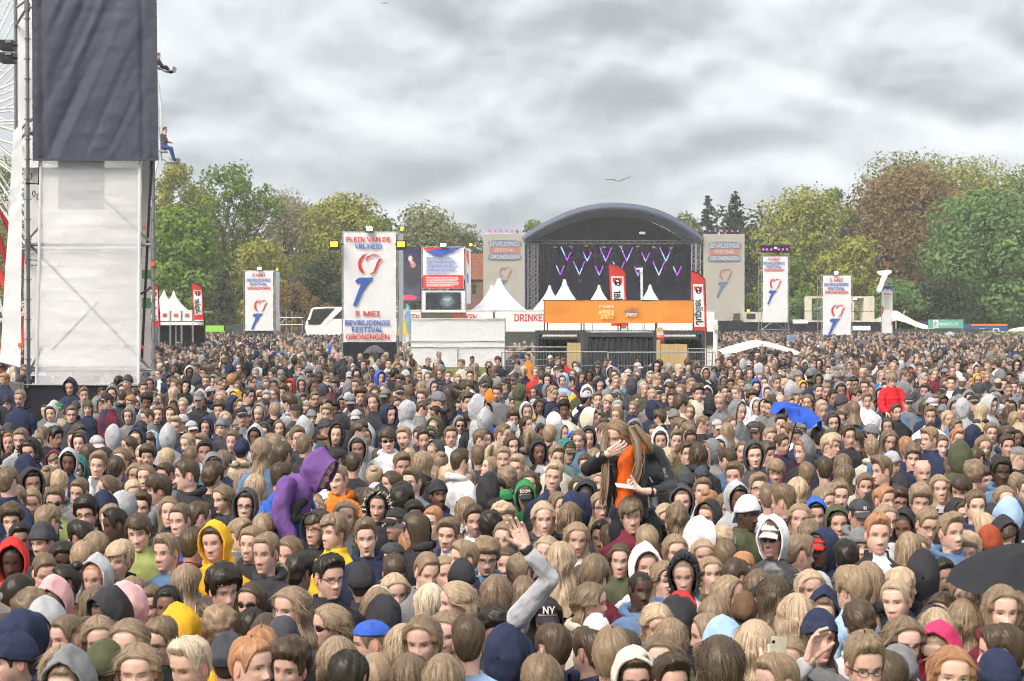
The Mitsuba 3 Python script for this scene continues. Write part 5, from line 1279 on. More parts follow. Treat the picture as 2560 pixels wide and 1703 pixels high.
mat('concert_print', proc(concert), .6, .2)
MB().box(P(1064, 731, 109.9), P(1152, 793, 109.93)).done(f'{k_}__photo_poster', 'concert_print')
b, t = P(1166, 760, 110), P(1166, 620, 110)
v, f = sheet(1, t[2] - b[2], 8, 30, lambda u, q: .02 * u)
v = np.stack([.25 * v[:, 0], v[:, 0] * 2.0 + .1, v[:, 2]], -1)
scene[f'{k_}__side_banner'] = mikit.ply((v + [b[0], 110, b[2]], f), 'white_cloth', smooth=True)
MB().poly(np.array([(2, 0), (7, -5), (8, -45), (3, -30), (1, -15)]) * s, .01, P(1165, 624, 109.95)).done(f'{k_}__red_mark', 'print_red')
MB().poly(np.array([(2, 0), (7, -8), (7, -30), (3, -26)]) * s, .01, P(1165, 680, 109.95)).done(f'{k_}__blue_mark', 'print_blue')

k_ = tag('video_screen', 'dark video screen left of the information tower showing a raised fist', 'video screen')


def screen_pic(p, n, uv):
    c = P(1027, 675, 150); s_ = 150 / FPX
    x, z = (p.x - c[0]) / s_, (p.z - c[2]) / s_
    e = lambda cx, cz, rx, rz: smoothstep(1.25, .8, dr.sqrt(dr.square((x - cx) / rx) + dr.square((z - cz) / rz)))
    col = mix((.012, .012, .03), (.03, .03, .05), smoothstep(40, -60, z))
    col = mix(col, (.018, .016, .02), e(2, -14, 20, 34))
    col = mix(col, (.42, .22, .19), dr.maximum(e(-1, 28, 5, 7), e(4, 17, 5, 4)))
    col = mix(col, (.20, .09, .08), e(6, 12, 6, 7))
    return mix(col, (.45, .03, .05), e(-6, -69, 20, 6))


scene['screen_light'] = {'type': 'area', 'radiance': proc(lambda p, n, uv: screen_pic(p, n, uv) * 0.9)}
a, b = P(1007, 753, 150), P(1050, 620, 150)
v = np.array([[a[0], 150, a[2]], [b[0], 150, a[2]], [b[0], 150, b[2]], [a[0], 150, b[2]]])
em = scene.pop('screen_light')
scene[f'{k_}__picture'] = mikit.ply((v, np.array([[0, 1, 2], [0, 2, 3]])), 'print_black', uv=np.array([[0, 0], [1, 0], [1, 1], [0, 1.0]]), emitter=em)
MB().box([a[0] - .1, 150.02, a[2] - .1], [b[0] + .1, 150.5, b[2] + .1]).done(f'{k_}__cabinet', 'dark_steel')
MB().bar([a[0], 150.3, 0], [a[0], 150.3, a[2]], .08).bar([b[0], 150.3, 0], [b[0], 150.3, a[2]], .08).done(f'{k_}__support', 'dark_steel')

# ------------------------------------------------------------------ main stage
D = 200.0
mat('roof_cloth', (.10, .115, .175), .55, .35)
mat('stage_black', (.032, .034, .12), .85, .15)  # blue-violet put into the colour, standing in for lamp and daylight glow
mat('truss_alu', (.5, .5, .52), .4, .5, .6)
k_ = tag('stage', 'large arched festival stage with dark roof and purple lights', 'stage')
OUT = [(1304, 594), (1340, 570), (1385, 546), (1430, 527), (1480, 514), (1534, 509), (1590, 513), (1640, 524), (1690, 545), (1730, 570), (1758, 593)]
INN = [(1318, 614), (1352, 594), (1395, 573), (1438, 556), (1482, 545), (1534, 541), (1588, 545), (1635, 556), (1680, 575), (1716, 596), (1744, 616)]
t_ = np.linspace(0, 10, 61)


def curve(pts, d, y):
    a = np.array([P(px, py, d) for px, py in pts])
    return np.stack([PchipInterpolator(np.arange(11), a[:, 0])(t_), np.full(61, y), PchipInterpolator(np.arange(11), a[:, 2])(t_)], -1)


o0, i0 = curve(OUT, D, D), curve(INN, D, D)
i0[:, 1] += 1.3                                          # the roof edge leans out over the opening
mid = (o0 + i0) / 2; mid[:, 1] = D - .35
rows = [i0, mid, o0] + [np.stack([o0[:, 0], np.full(61, D + y), o0[:, 2] + dz], -1) for y, dz in ((2, .25), (6, .3), (11, 0), (14, -.5))]
v = np.stack(rows).reshape(-1, 3)
v[:, 1] += .10 * (meshkit.noise(v * .8, 2) - .5)
scene[f'{k_}__roof'] = mikit.ply((v, grid_faces(7, 61, False)), 'roof_cloth', smooth=True)
back = np.vstack([o0 + [0, 13.5, -.6], [[o0[-1, 0], D + 13.5, 0], [o0[0, 0], D + 13.5, 0]]])
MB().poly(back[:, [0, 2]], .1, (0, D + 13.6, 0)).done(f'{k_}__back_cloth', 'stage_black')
x0, x1 = P(1318, 0, D)[0], P(1746, 0, D)[0]
zs = P(0, 612, D)[2]
for x in (x0, x1):
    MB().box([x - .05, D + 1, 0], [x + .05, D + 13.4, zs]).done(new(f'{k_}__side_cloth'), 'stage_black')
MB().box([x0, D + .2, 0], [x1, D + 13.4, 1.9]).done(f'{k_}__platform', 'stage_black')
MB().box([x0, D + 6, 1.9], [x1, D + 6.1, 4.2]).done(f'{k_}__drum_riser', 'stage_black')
for x in (P(1325, 0, D)[0], P(1747, 0, D)[0], P(1340, 0, D)[0], P(1735, 0, D)[0]):
    MB().truss([x, D + .6, 0], [x, D + .6, zs + .2], .5, 22, .035).done(new(f'{k_}__tower_truss'), 'truss_alu')
arch = np.array(i0[::4]); arch[:, 2] -= .5; arch[:, 1] = D + 1.6
m = MB()
for a, b in zip(arch, arch[1:]):
    m.truss(a, b, .4, 2, .025)
m.done(f'{k_}__arch_truss', 'dark_steel')
for y, dd in ((606, 1.8), (612, 4.5), (640, 8)):
    MB().truss(P(1360 if dd > 2 else 1342, y, D + dd), P(1700 if dd > 2 else 1722, y, D + dd), .4, 24, .02).done(new(f'{k_}__light_truss'), 'truss_alu' if dd < 2 else 'dark_steel')
m = MB()
for x in (1418, 1490, 1616, 1648):
    m.bar(P(x, 555, D + 3), P(x, 640 if x in (1490, 1616) else 605, D + 3), .05)
m.done(f'{k_}__hanger', 'dark_steel')
m = MB()
for i, x in enumerate((1332, 1340, 1350, 1358, 1368)):
    m.bar(P(x, 610, D + 2 + i * 2), P(x, 800, D + 2 + i * 2), .12)
m.done(f'{k_}__wing_cloth', 'dark_steel')
# LED tubes hung in V shapes
Z4 = lambda x, y: (1180 + x / 3.136, 480 + y / 3.136)
VS = [(698, 430, 745, 538, 790, 432, 0), (870, 470, 903, 542, 935, 472, 1), (1003, 435, 1048, 543, 1093, 437, 0), (1168, 435, 1212, 543, 1258, 437, 0), (1330, 475, 1360, 545, 1393, 477, 1), (1472, 437, 1520, 545, 1563, 440, 0),
      (660, 578, 693, 650, 722, 578, 1), (795, 545, 842, 648, 883, 545, 0), (965, 580, 998, 652, 1028, 580, 1), (1105, 548, 1150, 650, 1195, 548, 0), (1272, 585, 1303, 655, 1333, 585, 1), (1418, 547, 1465, 653, 1508, 548, 0), (1577, 585, 1608, 655, 1640, 583, 1)]
TUBE = {'blue': (.38, .62, 1.0), 'purple': (.52, .07, .90)}


def led_tube(key, a, b, c):
    v, f, _ = tubef([a, b], .068, 6, True)
    scene[key] = mikit.ply((v, f), 'print_black', emitter={'type': 'area', 'radiance': rgb(np.array(TUBE[c]) * .40)})


for i, (ax, ay, bx, by, cx, cy, sm) in enumerate(VS):
    lab = f"{'short' if sm else 'long'} V-shaped LED tube lamp in the {'upper' if i < 6 else 'lower'} row of the stage, {('first', 'second', 'third', 'fourth', 'fifth', 'sixth', 'seventh')[i if i < 6 else i - 6]} from the left"
    k = tag(new('led_lamp'), lab, 'stage lamp', 'V-shaped stage lamps')
    a, b, c = (P(*Z4(x, y), D + 5) for x, y in ((ax, ay), (bx, by), (cx, cy)))
    h1, h2 = a + (b - a) * (.35 if i % 2 else .6), b + (c - b) * .5
    led_tube(f'{k}__tube', a, h1, 'purple' if i % 3 else 'blue'); led_tube(f'{k}__tube_001', h1, b, 'blue' if i % 3 else 'purple')
    led_tube(f'{k}__tube_002', b, h2, 'blue' if i % 2 else 'purple'); led_tube(f'{k}__tube_003', h2, c, 'purple')
    MB().bar(a, a + [0, .1, 3]).bar(c, c + [0, .1, 3]).done(f'{k}__hanger', 'dark_steel')
for i, (x, y) in enumerate([(752, 585), (910, 590), (1049, 592), (1211, 594), (1355, 594), (1511, 594), (702, 691), (847, 695), (1000, 695), (1300, 697), (1457, 699), (1600, 698)]):
    px, py = Z4(x, y)
    key = tag(new('stage_spotlight'), f"round magenta spotlight in the {'upper' if i < 6 else 'lower'} spot row on stage, {('first', 'second', 'third', 'fourth', 'fifth', 'sixth')[i % 6]} from the left", 'stage lamp', 'magenta stage spotlights')
    c = P(px, py, D + 7)
    b = blob(c, (.14, .1, .14), 8, 6)
    scene[f'{key}__lens'] = mikit.ply((b[0], b[1]), 'print_black', emitter={'type': 'area', 'radiance': rgb((1.3, .04, .75))})
    MB().box(c + [-.16, .12, -.2], c + [.16, .5, .2]).done(f'{key}__housing', 'dark_steel')
for i, (x, y) in enumerate([(650, 455), (775, 450), (895, 445), (1035, 455), (1165, 450), (1300, 450), (1425, 455), (1560, 460)]):
    key = tag(new('moving_head'), f"dark unlit moving-head lamp on the front truss, {('first', 'second', 'third', 'fourth', 'fifth', 'sixth', 'seventh', 'eighth')[i]} from the left", 'stage lamp', 'unlit moving heads on the truss')
    c = P(*Z4(x, y), D + 4.5)
    MB().box(c + [-.22, -.2, .25], c + [.22, .2, .45]).done(f'{key}__base', 'truss_alu')
    MB().bar(c + [-.2, 0, .25], c + [-.2, 0, -.1], .04).bar(c + [.2, 0, .25], c + [.2, 0, -.1], .04).done(f'{key}__yoke', 'dark_steel')
    b = blob(c + [0, -.05, -.15], (.17, .22, .26), 8, 6); scene[f'{key}__head'] = mikit.ply((b[0], b[1]), 'dark_steel', smooth=True)
k = tag('camera_box', 'small white camera box hanging high in the stage opening', 'camera')
MB().box(P(1598, 580, D + 1.7), P(1612, 586, D + 2.1)).done(f'{k}__body', 'white_pvc'); MB().bar(P(1605, 580, D + 1.9), P(1605, 556, D + 1.9), .02).done(f'{k}__rod', 'dark_steel')
k = tag('loudspeaker_column', 'black line of loudspeakers standing at the foot of the right stage banner', 'loudspeaker')
for i in range(6):
    c = P(1843, 784 + i * 4, D - 1.0); MB().box(c + [-.38 - .03 * i, 0, -.17], c + [.38, .6, .0]).done(new(f'{k}__cabinet'), 'dark_steel')

# beige see-through banners either side of the stage
mat('beige_mesh', (.42, .395, .36), .9, .1)
mat('faded_blue', (.155, .20, .33), .9, .1)
mat('faded_red', (.48, .20, .17), .9, .1)
mat('faded_white', (.55, .54, .52), .9, .1)
for side, (xa, xb, ya, yb) in (('left', (1208, 1312, 584, 800)), ('right', (1758, 1861, 587, 802))):
    k = tag(new('stage_banner'), f'beige mesh banner with festival name on the {side} side of the stage', 'banner', 'beige banners beside the stage')
    dd = D + .5
    cloth(f'{k}__cloth', xa, xb, ya, yb, dd, 'beige_mesh', .06, 33 + len(side))
    m = MB()
    for x in (xa + 2, xb - 2):
        m.bar(P(x, ya - 3, dd + .6), P(x, 860, dd + .6), .07)
    m.bar(P(xa, ya, dd + .4), P(xb, ya, dd + .4), .06); m.truss(P(xa + 22 if side == 'left' else xb - 20, ya, dd + .8), P(xa + 22 if side == 'left' else xb - 20, 860, dd + .8), .5, 20, .03)
    m.done(f'{k}__frame', 'truss_alu')
    cx = (xa + xb) / 2; s = dd / FPX
    dx = P(cx, 0, dd)
    for q, (w, y0, y1, col, t, tw_) in enumerate(((41, 600, 617, 'faded_blue', 'BEVRIJDINGS', 74), (39, 617, 631, 'faded_red', 'FESTIVAL', 50), (42, 632, 648, 'faded_blue', 'GRONINGEN', 74))):
        yy = y0 + (2 if side == 'left' else 6)
        rr = np.random.RandomState(q); an = np.linspace(0, 2 * np.pi, 28, endpoint=False)
        pts = np.stack([w * np.sign(np.cos(an)) * np.abs(np.cos(an)) ** .5, (y1 - y0) * .56 * np.sign(np.sin(an)) * np.abs(np.sin(an)) ** .6], -1) * (1 + .06 * rr.uniform(-1, 1, (28, 1)))
        MB().poly(pts * s, .01, P(cx + 2, yy + (y1 - y0) / 2, dd - .13 - q * .012)).done(new(f'{k}__brush_patch'), col)
        lettering(t, cx + 2, yy + 3, yy + (y1 - y0) - 3, tw_, dd - .19, 'faded_white', new(f'{k}__lettering'))
    logo(cx + 2, 703 if side == 'left' else 708, 74, dd, k, 'faded_red', 'faded_blue', .14)
    for i in range(6):
        lamp(xa + 16 + i * 14, ya - 9, 3.6, 4, dd, (.72, .05, .62), .6, f'small purple spotlight on top of the {side} stage banner, {("first", "second", "third", "fourth", "fifth", "sixth")[i]} from the left', group=f'purple spotlights on the {side} stage banner')

# ------------------------------------------------------------------ pagoda tents and drinks stalls
def pagoda(px, peak, eave, half, d, label, group='white pagoda tents'):
    k = tag(new('pagoda_tent'), label, 'tent', group)
    c = P(px, peak, d); ze = P(0, eave, d)[2]; w = half / FPX * d
    t = np.linspace(0, 1, 9)[:, None]; an = np.linspace(0, 2 * np.pi, 33)[:-1]
    sq = 1 / np.maximum(np.abs(np.cos(an)), np.abs(np.sin(an)))
    r = w * (.05 + .95 * t ** 1.25)
    z = c[2] - (c[2] - ze) * t ** .86
    x = r * np.cos(an) * (1 + (sq - 1) * t); y = r * np.sin(an) * (1 + (sq - 1) * t)
    v = np.stack([x + c[0], y + d + w, np.broadcast_to(z, x.shape)], -1).reshape(-1, 3)
    v2 = v[-32:] - [0, 0, .35]
    scene[f'{k}__roof'] = mikit.ply((np.vstack([v, v2]), grid_faces(10, 32)), 'white_pvc', smooth=30)
    for sx in (-1, 1):
        for sy in (-1, 1):
            MB().bar([c[0] + sx * w, d + w + sy * w, 0], [c[0] + sx * w, d + w + sy * w, ze], .05).done(new(f'{k}__post'), 'truss_alu')
    return k


pagoda(1247, 694, 776, 70, 112, 'nearest tall white pagoda tent peak left of the word drinken')
pagoda(1229, 712, 780, 52, 124, 'white pagoda peak half hidden behind the tall one left of the stage')
pagoda(1375, 713, 776, 44, 118, 'white pagoda peak first from the left before the stage')
pagoda(1413, 697, 776, 52, 112, 'white pagoda peak second from the left before the stage, the tallest there')
pagoda(1500, 712, 776, 44, 118, 'white pagoda peak left of the front beer flag')
pagoda(1629, 711, 776, 44, 118, 'white pagoda peak right of the thin white pole')
pagoda(402, 726, 779, 38, 100, 'white pagoda peak nearest the left scaffold tower')
pagoda(427, 728, 779, 36, 103, 'white pagoda peak left of the small beer flag')
pagoda(352, 737, 782, 36, 100, 'white pagoda peak half hidden behind the left scaffold tower')

k_ = tag('drinks_bar', 'long white drinks bar with red drinken lettering on its fascia', 'bar tent')
d = 104.0
for i, (a, b) in enumerate(((1003, 1052), (1166, 1232), (1238, 1360), (1362, 1480), (1482, 1610), (1612, 1786))):
    MB().box(P(a, 780, d), P(b, 818, d + .05)).done(new(f'{k_}__fascia_panel'), 'white_pvc')
    m = MB().bar(P(a, 776, d + .1), P(b, 776, d + .1), .03)
    for x in (a, b):
        m.bar(P(x, 774, d + .1), [*P(x, 0, d + .1)[:2], 0], .035)
    m.done(new(f'{k_}__fascia_frame'), 'steel')
    cloth(new(f'{k_}__valance'), a, b, 817, 829, d - .3, 'white_pvc', .1, i + 60)
MB().box(P(1000, 776, d + 5), P(1790, 781, d + .2)).done(f'{k_}__canopy', 'white_pvc')
MB().box(P(1000, 780, d + 4.8), [P(1790, 0, d)[0], d + 5, 0]).done(f'{k_}__rear_wall', 'white_pvc')
MB().box([P(1000, 0, d)[0], d + .6, 0], [P(1790, 0, d)[0], d + 1.2, 1.1]).done(f'{k_}__counter', 'white_pvc')
lettering('DRINKEN', 1328, 786, 803, 84, d - .02, 'print_red', f'{k_}__lettering')
lettering('DRINKEN', 1017, 786, 802, 62, d - .02, 'print_red', f'{k_}__lettering_001')
lettering('DRINKEN', 1160, 786, 802, 62, d - .02, 'print_red', f'{k_}__lettering_002')
MB().box(P(1552, 812, d - .4), P(1566, 820, d - .42)).done(f'{k_}__red_sticker', 'print_red')

k_ = tag('food_stalls', 'row of small white stalls with red emblems behind the left tower', 'stall')
d = 98.0
for i in range(4):
    a, b = 398 + i * 28, 425 + i * 28
    MB().box(P(a, 779, d), P(b, 803, d + .05)).done(new(f'{k_}__fascia_panel'), 'white_pvc')
    cloth(new(f'{k_}__awning'), a, b, 805, 813, d - .5, 'white_pvc', .1, i + 70)
    MB().bar(P(a, 776, d), [*P(a, 0, d)[:2], 0], .06).bar(P(a, 777, d), P(b, 777, d), .03).done(new(f'{k_}__frame'), 'steel')
    s = d / FPX; c = P((a + b) / 2, 790, d - .03); rr = np.random.RandomState(i)
    m = MB()
    for r in range(4):
        x = -5.0
        while x < 5:
            q = rr.uniform(1, 3); m.box(c + np.array([x, 0, 4.5 - r * 2.4]) * s, c + np.array([min(x + q, 5.5), 0, 6.0 - r * 2.4]) * s - [0, .012, 0]); x += q + .6
    m.done(new(f'{k_}__red_emblem'), 'print_red')
MB().box(P(395, 779, d + 3), P(512, 781, d + .2)).done(f'{k_}__canopy', 'white_pvc')
MB().box(P(395, 779, d + 3.1), [P(512, 0, d + 3)[0], d + 3.2, 0]).done(f'{k_}__rear_wall', 'dark_steel')


# ------------------------------------------------------------------ beer flags
def beer_flag(x0, top, x1, bottom, d, label, lean=.04):
    """A feather flag seen from behind: red head and edges, white field, shield and mirrored lettering."""
    k = tag(new('feather_flag'), label, 'flag', 'red and white feather flags')
    a, b = P(x0, bottom, d), P(x1, top, d)
    W, H = b[0] - a[0], b[2] - a[2]
    sh = lambda u, t: np.stack([a[0] + (u - lean * 4 * (t - .5)) * W, np.full(np.shape(u), d) + .08 * np.sin(t * 9 + u * 2), a[2] + t * H], -1)
    topz = lambda u: 1 - .13 * u ** 2.2

    def piece(u0, u1, t0, t1, m, key, off):
        u, t = np.meshgrid(np.linspace(u0, u1, 9), np.linspace(0, 1, 25))
        tt = t0 + (np.minimum(t1, topz(u)) - t0) * t
        scene[key] = mikit.ply((sh(u, tt).reshape(-1, 3) - [0, off, 0], grid_faces(25, 9, False)), m, smooth=True)
    piece(0, 1, 0, 1.0, 'print_red', f'{k}__red_cloth', 0)
    piece(.12, .86, .14, .80, 'print_white', f'{k}__white_field', .012)
    c = sh(np.array(.48), np.array(.70)) - [0, .03, 0]
    MB().poly(np.array([(-.30, .30), (.30, .30), (.28, -.05), (.12, -.25), (0, -.36), (-.12, -.25), (-.28, -.05)]) * W, .008, c).done(f'{k}__shield', 'print_red')
    rr = np.random.RandomState(5); an = np.linspace(0, 6.28, 22, endpoint=False)
    MB().poly(np.stack([np.cos(an), np.sin(an) * 1.15], -1) * (.20 + .035 * rr.uniform(-1, 1, (22, 1))) * W, .008, c - [0, .015, 0]).done(f'{k}__bull_emblem', 'print_black')
    MB().poly(np.array([(-.10, .14), (.02, .17), (.10, .06), (.02, .04), (-.06, .07)]) * W, .008, c - [0, .03, 0]).poly(np.array([(-.02, -.05), (.06, -.02), (.09, -.16), (.03, -.18)]) * W, .006, c - [0, .03, 0]).done(f'{k}__emblem_highlight', 'print_white')
    t = meshkit.text_mesh('Jupiler', 1.0, .006, bold=True)
    q = t.vertices - [t.bounds[0][0], 0, 0]; L = q[:, 0].max()
    x, z = q[:, 1] * W * .52 - .22 * W, q[:, 0] / L * H * .40          # reads upwards, mirrored because seen from the back
    base = sh(np.array(.46), np.array(.17)) - [0, .05, 0]
    rip = .08 * np.sin((.17 + z / H) * 9 + (.46 + x / W) * 2)
    scene[f'{k}__lettering'] = mikit.ply((np.stack([x + base[0] - lean * 4 * (z / H) * W, d + rip - .035 - q[:, 2], base[2] + z], -1), t.faces[:, ::-1]), 'print_black')
    m = MB(); m.tube([[a[0] + W * (1.0 + lean * 2), d + .03, 0], [a[0] + W * (1.0 + lean * 2), d + .03, a[2]], sh(np.array(1.0), np.array(.5)), sh(np.array(1.0), np.array(.87)), sh(np.array(.55), np.array(.97)), sh(np.array(0.0), np.array(1.0))], .03, 6)
    m.done(f'{k}__pole', 'dark_steel')


beer_flag(1525, 660, 1566, 815, 95, 'red and white feather flag behind the middle of the orange banner')
beer_flag(1730, 678, 1764, 840, 92, 'red and white feather flag at the right end of the orange banner')
beer_flag(482, 707, 508, 800, 97, 'small red and white feather flag right of the left stalls')
beer_flag(372, 702, 398, 818, 90, 'red and white feather flag half hidden by the left scaffold tower')

# ------------------------------------------------------------------ bar of dark containers with the orange banner on top
mat('container_paint', proc(lambda p, n, uv: mix((.028, .031, .040), (.05, .054, .064), fbm(p.x * 2, p.y * 2, p.z * 1.2, 3))), .55, .35)
mat('container_edge', (.055, .058, .065), .5, .4)
mat('weathered_top', proc(lambda p, n, uv: mix((.32, .34, .36), (.16, .17, .17), fbm(p.x * 3, p.y * 1.5, 0.0, 3))), .7, .3)
mat('orange_pvc', (.72, .27, .055), .6, .25)
mat('lamp_bar', (.62, .60, .52), .5, .3)


def corrugated(m, a, b, n, depth=.045):
    """A corrugated panel between two lower/upper corners at the same distance."""
    x = [a[0]]
    pts = []
    st = (b[0] - a[0]) / n
    for i in range(n):
        o = a[0] + i * st
        pts += [(o, 0), (o + st * .38, 0), (o + st * .5, depth), (o + st * .88, depth)]
    pts.append((b[0], 0))
    v = np.array([[px, a[1] + py, z] for z in (a[2], b[2]) for px, py in pts])
    return m.add(v, grid_faces(2, len(pts), False))


k_ = tag('container_bar', 'long dark container behind with white lamp bars, carrying the orange banner', 'container')
d = 66.0
for key, x0, x1 in (('wall', 1344, 1456), ('wall_001', 1640, 1752)):
    m = MB(); a, b = P(x0, 1000, d), P(x1, 834, d); a[2] = .1
    corrugated(m, a, b, 12); m.done(f'{k_}__{key}', 'container_paint')
a, b = P(1342, 0, d), P(1756, 826, d)
m = MB()
m.box([a[0], d - .04, b[2] - .18], [b[0], d + .2, b[2]]).box([a[0], d - .04, .0], [b[0], d + .2, .14])
for x in (a[0], b[0]):
    m.box([x - .06, d - .06, 0], [x + .1, d + .2, b[2]])
m.done(f'{k_}__frame', 'container_edge')
MB().box([a[0], d + .06, .05], [b[0], d + 2.4, b[2] - .02]).done(f'{k_}__body', 'container_paint')
for i, (x0, x1) in enumerate(((1356, 1450), (1655, 1738))):
    MB().box(P(x0, 837, d - .5), P(x1, 841.5, d - .35)).done(new(f'{k_}__lamp_bar'), 'lamp_bar')
    MB().box(P(x0 - 5, 842, d - .6), P(x1 + 5, 847, d - .1)).done(new(f'{k_}__awning_box'), 'container_edge')

k_ = tag('shipping_container', 'dark shipping container end in front with corrugated doors', 'container')
d = 60.0
a, b = P(1456, 0, d), P(1641, 832, d)
m = MB(); corrugated(m, [a[0] + .25, d, .15], [b[0] - .18, d, b[2] - .17], 11, .06); m.done(f'{k_}__end_wall', 'container_paint')
m = MB()
m.box([a[0], d - .05, b[2] - .16], [b[0], d + .2, b[2]]).box([a[0], d - .05, 0], [b[0], d + .2, .16])
for x0, x1 in ((a[0], a[0] + .22), (b[0] - .14, b[0])):
    m.box([x0, d - .055, 0], [x1, d + .2, b[2] + .002])
m.done(f'{k_}__frame', 'container_edge')
MB().box([a[0] + .02, d + .09, .02], [b[0] - .02, d + 5.5, b[2] - .03]).done(f'{k_}__body', 'container_paint')
MB().box([a[0] + .4, d + .0, b[2] - .02], [b[0] - .1, d + 5.4, b[2] + .03]).done(f'{k_}__roof_sheet', 'weathered_top')
rr = np.random.RandomState(2)
for i in range(4):
    c = P(1642 + i * 1.5, 826 + i * 9, d - .2)
    MB().box(c + [-.02, -.05, -.12], c + [.22, .05, .10]).done(new(f'{k_}__loose_board'), ('plywood', 'lamp_bar', 'print_red', 'container_edge')[i])

k_ = tag('orange_banner', 'long orange banner with aperitif lettering raised above the dark containers', 'banner')
d = 63.0
cloth(f'{k_}__cloth', 1361, 1733, 752, 808, d, 'orange_pvc', .12, 81)
m = MB().bar(P(1357, 751, d), P(1735, 752, d), .03)
for x in (1361, 1369, 1453, 1460, 1545, 1551, 1639, 1642, 1733):
    m.bar(P(x, 751, d + .05), P(x, 829, d + .05), .025)
for x in (1453, 1545, 1639):
    m.bar(P(x, 790, d + .05), P(x, 829, d + 1.5), .02)
m.done(f'{k_}__frame', 'dark_steel')
mat('print_gold', (.85, .72, .25), .7, .2)
mat('print_grey', (.16, .13, .17), .7, .2)
lettering('IT STARTS', 1516, 764, 770, 36, d - .17, 'print_white', f'{k_}__lettering')
lettering('APEROL', 1515, 775, 786, 40, d - .17, 'print_gold', f'{k_}__lettering_001', .35)
lettering('SPRITZ', 1516, 787, 797, 32, d - .17, 'print_gold', f'{k_}__lettering_002', .35)
lettering('APEROL', 1577, 772, 783, 38, d - .17, 'print_grey', f'{k_}__lettering_003', .35)
lettering('SPRITZ', 1577, 783, 791, 27, d - .17, 'print_white', f'{k_}__lettering_004', .35)
for i, (x0, x1, top, w) in enumerate(((1418, 1452, 857, 3), (1641, 1651, 850, 1), (1652, 1718, 860, 6))):
    k = tag(new('wooden_board'), ('pale upright boards leaning left of the dark container end', 'narrow upright wooden post at the right edge of the dark container end', 'wide yellowish plywood board right of the dark container end')[i], 'board')
    e = np.linspace(x0, x1, w + 1); dd = 59.2
    for q in range(w):
        c0, c1 = P(e[q] + .2, 0, dd), P(e[q + 1] - .2, top + (q * 7 % 3) * .4, dd)
        MB().box([c0[0], dd, 0], [c1[0], dd + .04, c1[2]]).done(new(f'{k}__plank'), 'plywood')

# ------------------------------------------------------------------ fences
def fence_panel(x0, x1, top, d, label, cat='fence', group='mesh fence panels', mesh=True, cloth_m=None, cross=(.25, .5, .75)):
    k = tag(new('mesh_fence'), label, cat, group)
    a, b = P(x0, top, d), P(x1, top, d); H = a[2]
    MB().bar([a[0], d, .0], [a[0], d, H], .021, 8).done(f'{k}__post', 'steel')
    MB().bar([b[0], d, .0], [b[0], d, H], .021, 8).done(f'{k}__post_001', 'steel')
    MB().bar([a[0], d, H], [b[0], d, H], .021, 8).done(f'{k}__rail', 'steel')
    MB().bar([a[0], d, .15], [b[0], d, .15], .021, 8).done(f'{k}__rail_001', 'steel')
    if mesh:
        m = MB(); n = int((b[0] - a[0]) / .11)
        for i in range(1, n):
            x = a[0] + (b[0] - a[0]) * i / n
            m.bar([x, d, .15], [x, d, H], .0035, 3)
        for t in cross:
            m.bar([a[0], d, H * t], [b[0], d, H * t], .011, 4)
        m.done(f'{k}__wire_mesh', 'steel')
    if cloth_m:
        cloth(f'{k}__cover', x0, x1, top + 1, HORIZON + (EYE - .25) / d * FPX, d, cloth_m, .04, int(x0), .04)
    return k


fence_panel(1254, 1519, 880, 55, 'mesh fence panel standing before the dark container, left of the joint')
fence_panel(1521, 1788, 881, 55, 'mesh fence panel standing before the dark container, right of the joint')
fence_panel(1262, 1418, 868, 62, 'mesh fence panel further back, left of the pale upright boards')
fence_panel(1720, 1790, 872, 62, 'short mesh fence panel further back, right of the plywood board')
fence_panel(1800, 2004, 888, 60, 'mesh fence panel under the low cream canopy roof')
k_ = tag('white_sheeted_fence', 'tall white sheeted screen of stacked fence panels left of the drinks bar', 'fence')
d = 72.0
for i, (x0, x1, t, b) in enumerate(((1028, 1262, 797, 851), (1028, 1262, 853, 866), (1028, 1143, 868, 918), (1145, 1262, 868, 918))):
    cloth(new(f'{k_}__sheet'), x0, x1, t, b, d, 'white_cloth', .05, 90 + i)
m = MB()
for x in (1027, 1263):
    m.bar(P(x, 796, d), [*P(x, 0, d)[:2], 0], .024, 8)
m.done(f'{k_}__post', 'steel')
for y in (797, 852, 867):
    MB().bar(P(1027, y, d - .12), P(1263, y, d - .12), .022, 6).done(new(f'{k_}__rail'), 'steel')
m = MB()
for i in range(1, 40):
    m.bar(P(1027 + i * 5.9, 797, d - .13), P(1027 + i * 5.9, 918, d - .13), .003, 3)
m.bar(P(1144, 867, d - .12), [*P(1144, 0, d - .12)[:2], 0], .02)
m.done(f'{k_}__wire_mesh', 'steel')
k_ = tag('grey_post', 'thick pale grey post at the right end of the mesh fence', 'post')
MB().tube([[*P(1789, 0, 56)[:2], 0], P(1789, 802, 56)], .085, 12).done(f'{k_}__post', 'white_pvc', smooth=30)
MB().box(P(1783, 812, 55.8), P(1795, 826, 55.85)).done(f'{k_}__notice', 'lamp_bar')
for i, (x, t) in enumerate(((850, 856), (1011, 858))):
    k = tag(new('fence_post'), ('galvanised fence post left of the tallest banner tower base', 'galvanised fence post right of the tallest banner tower base')[i], 'post', 'fence posts at the tallest tower')
    MB().bar(P(x, t, 80), [*P(x, 0, 80)[:2], 0], .03, 8).bar(P(x + 5, t, 80.1), [*P(x + 5, 0, 80.1)[:2], 0], .03, 8).done(f'{k}__tubes', 'steel')
    MB().box(P(x - 2, t + 20, 79.95), P(x + 8, t + 22, 80.15)).done(f'{k}__clamp', 'steel')
k_ = tag('stage_barrier', 'low black cloth barrier closing off the ground before the right stage banner', 'barrier')
cloth(f'{k_}__cloth', 1860, 2205, 806, 868, 186, 'black_cloth', .2, 95)
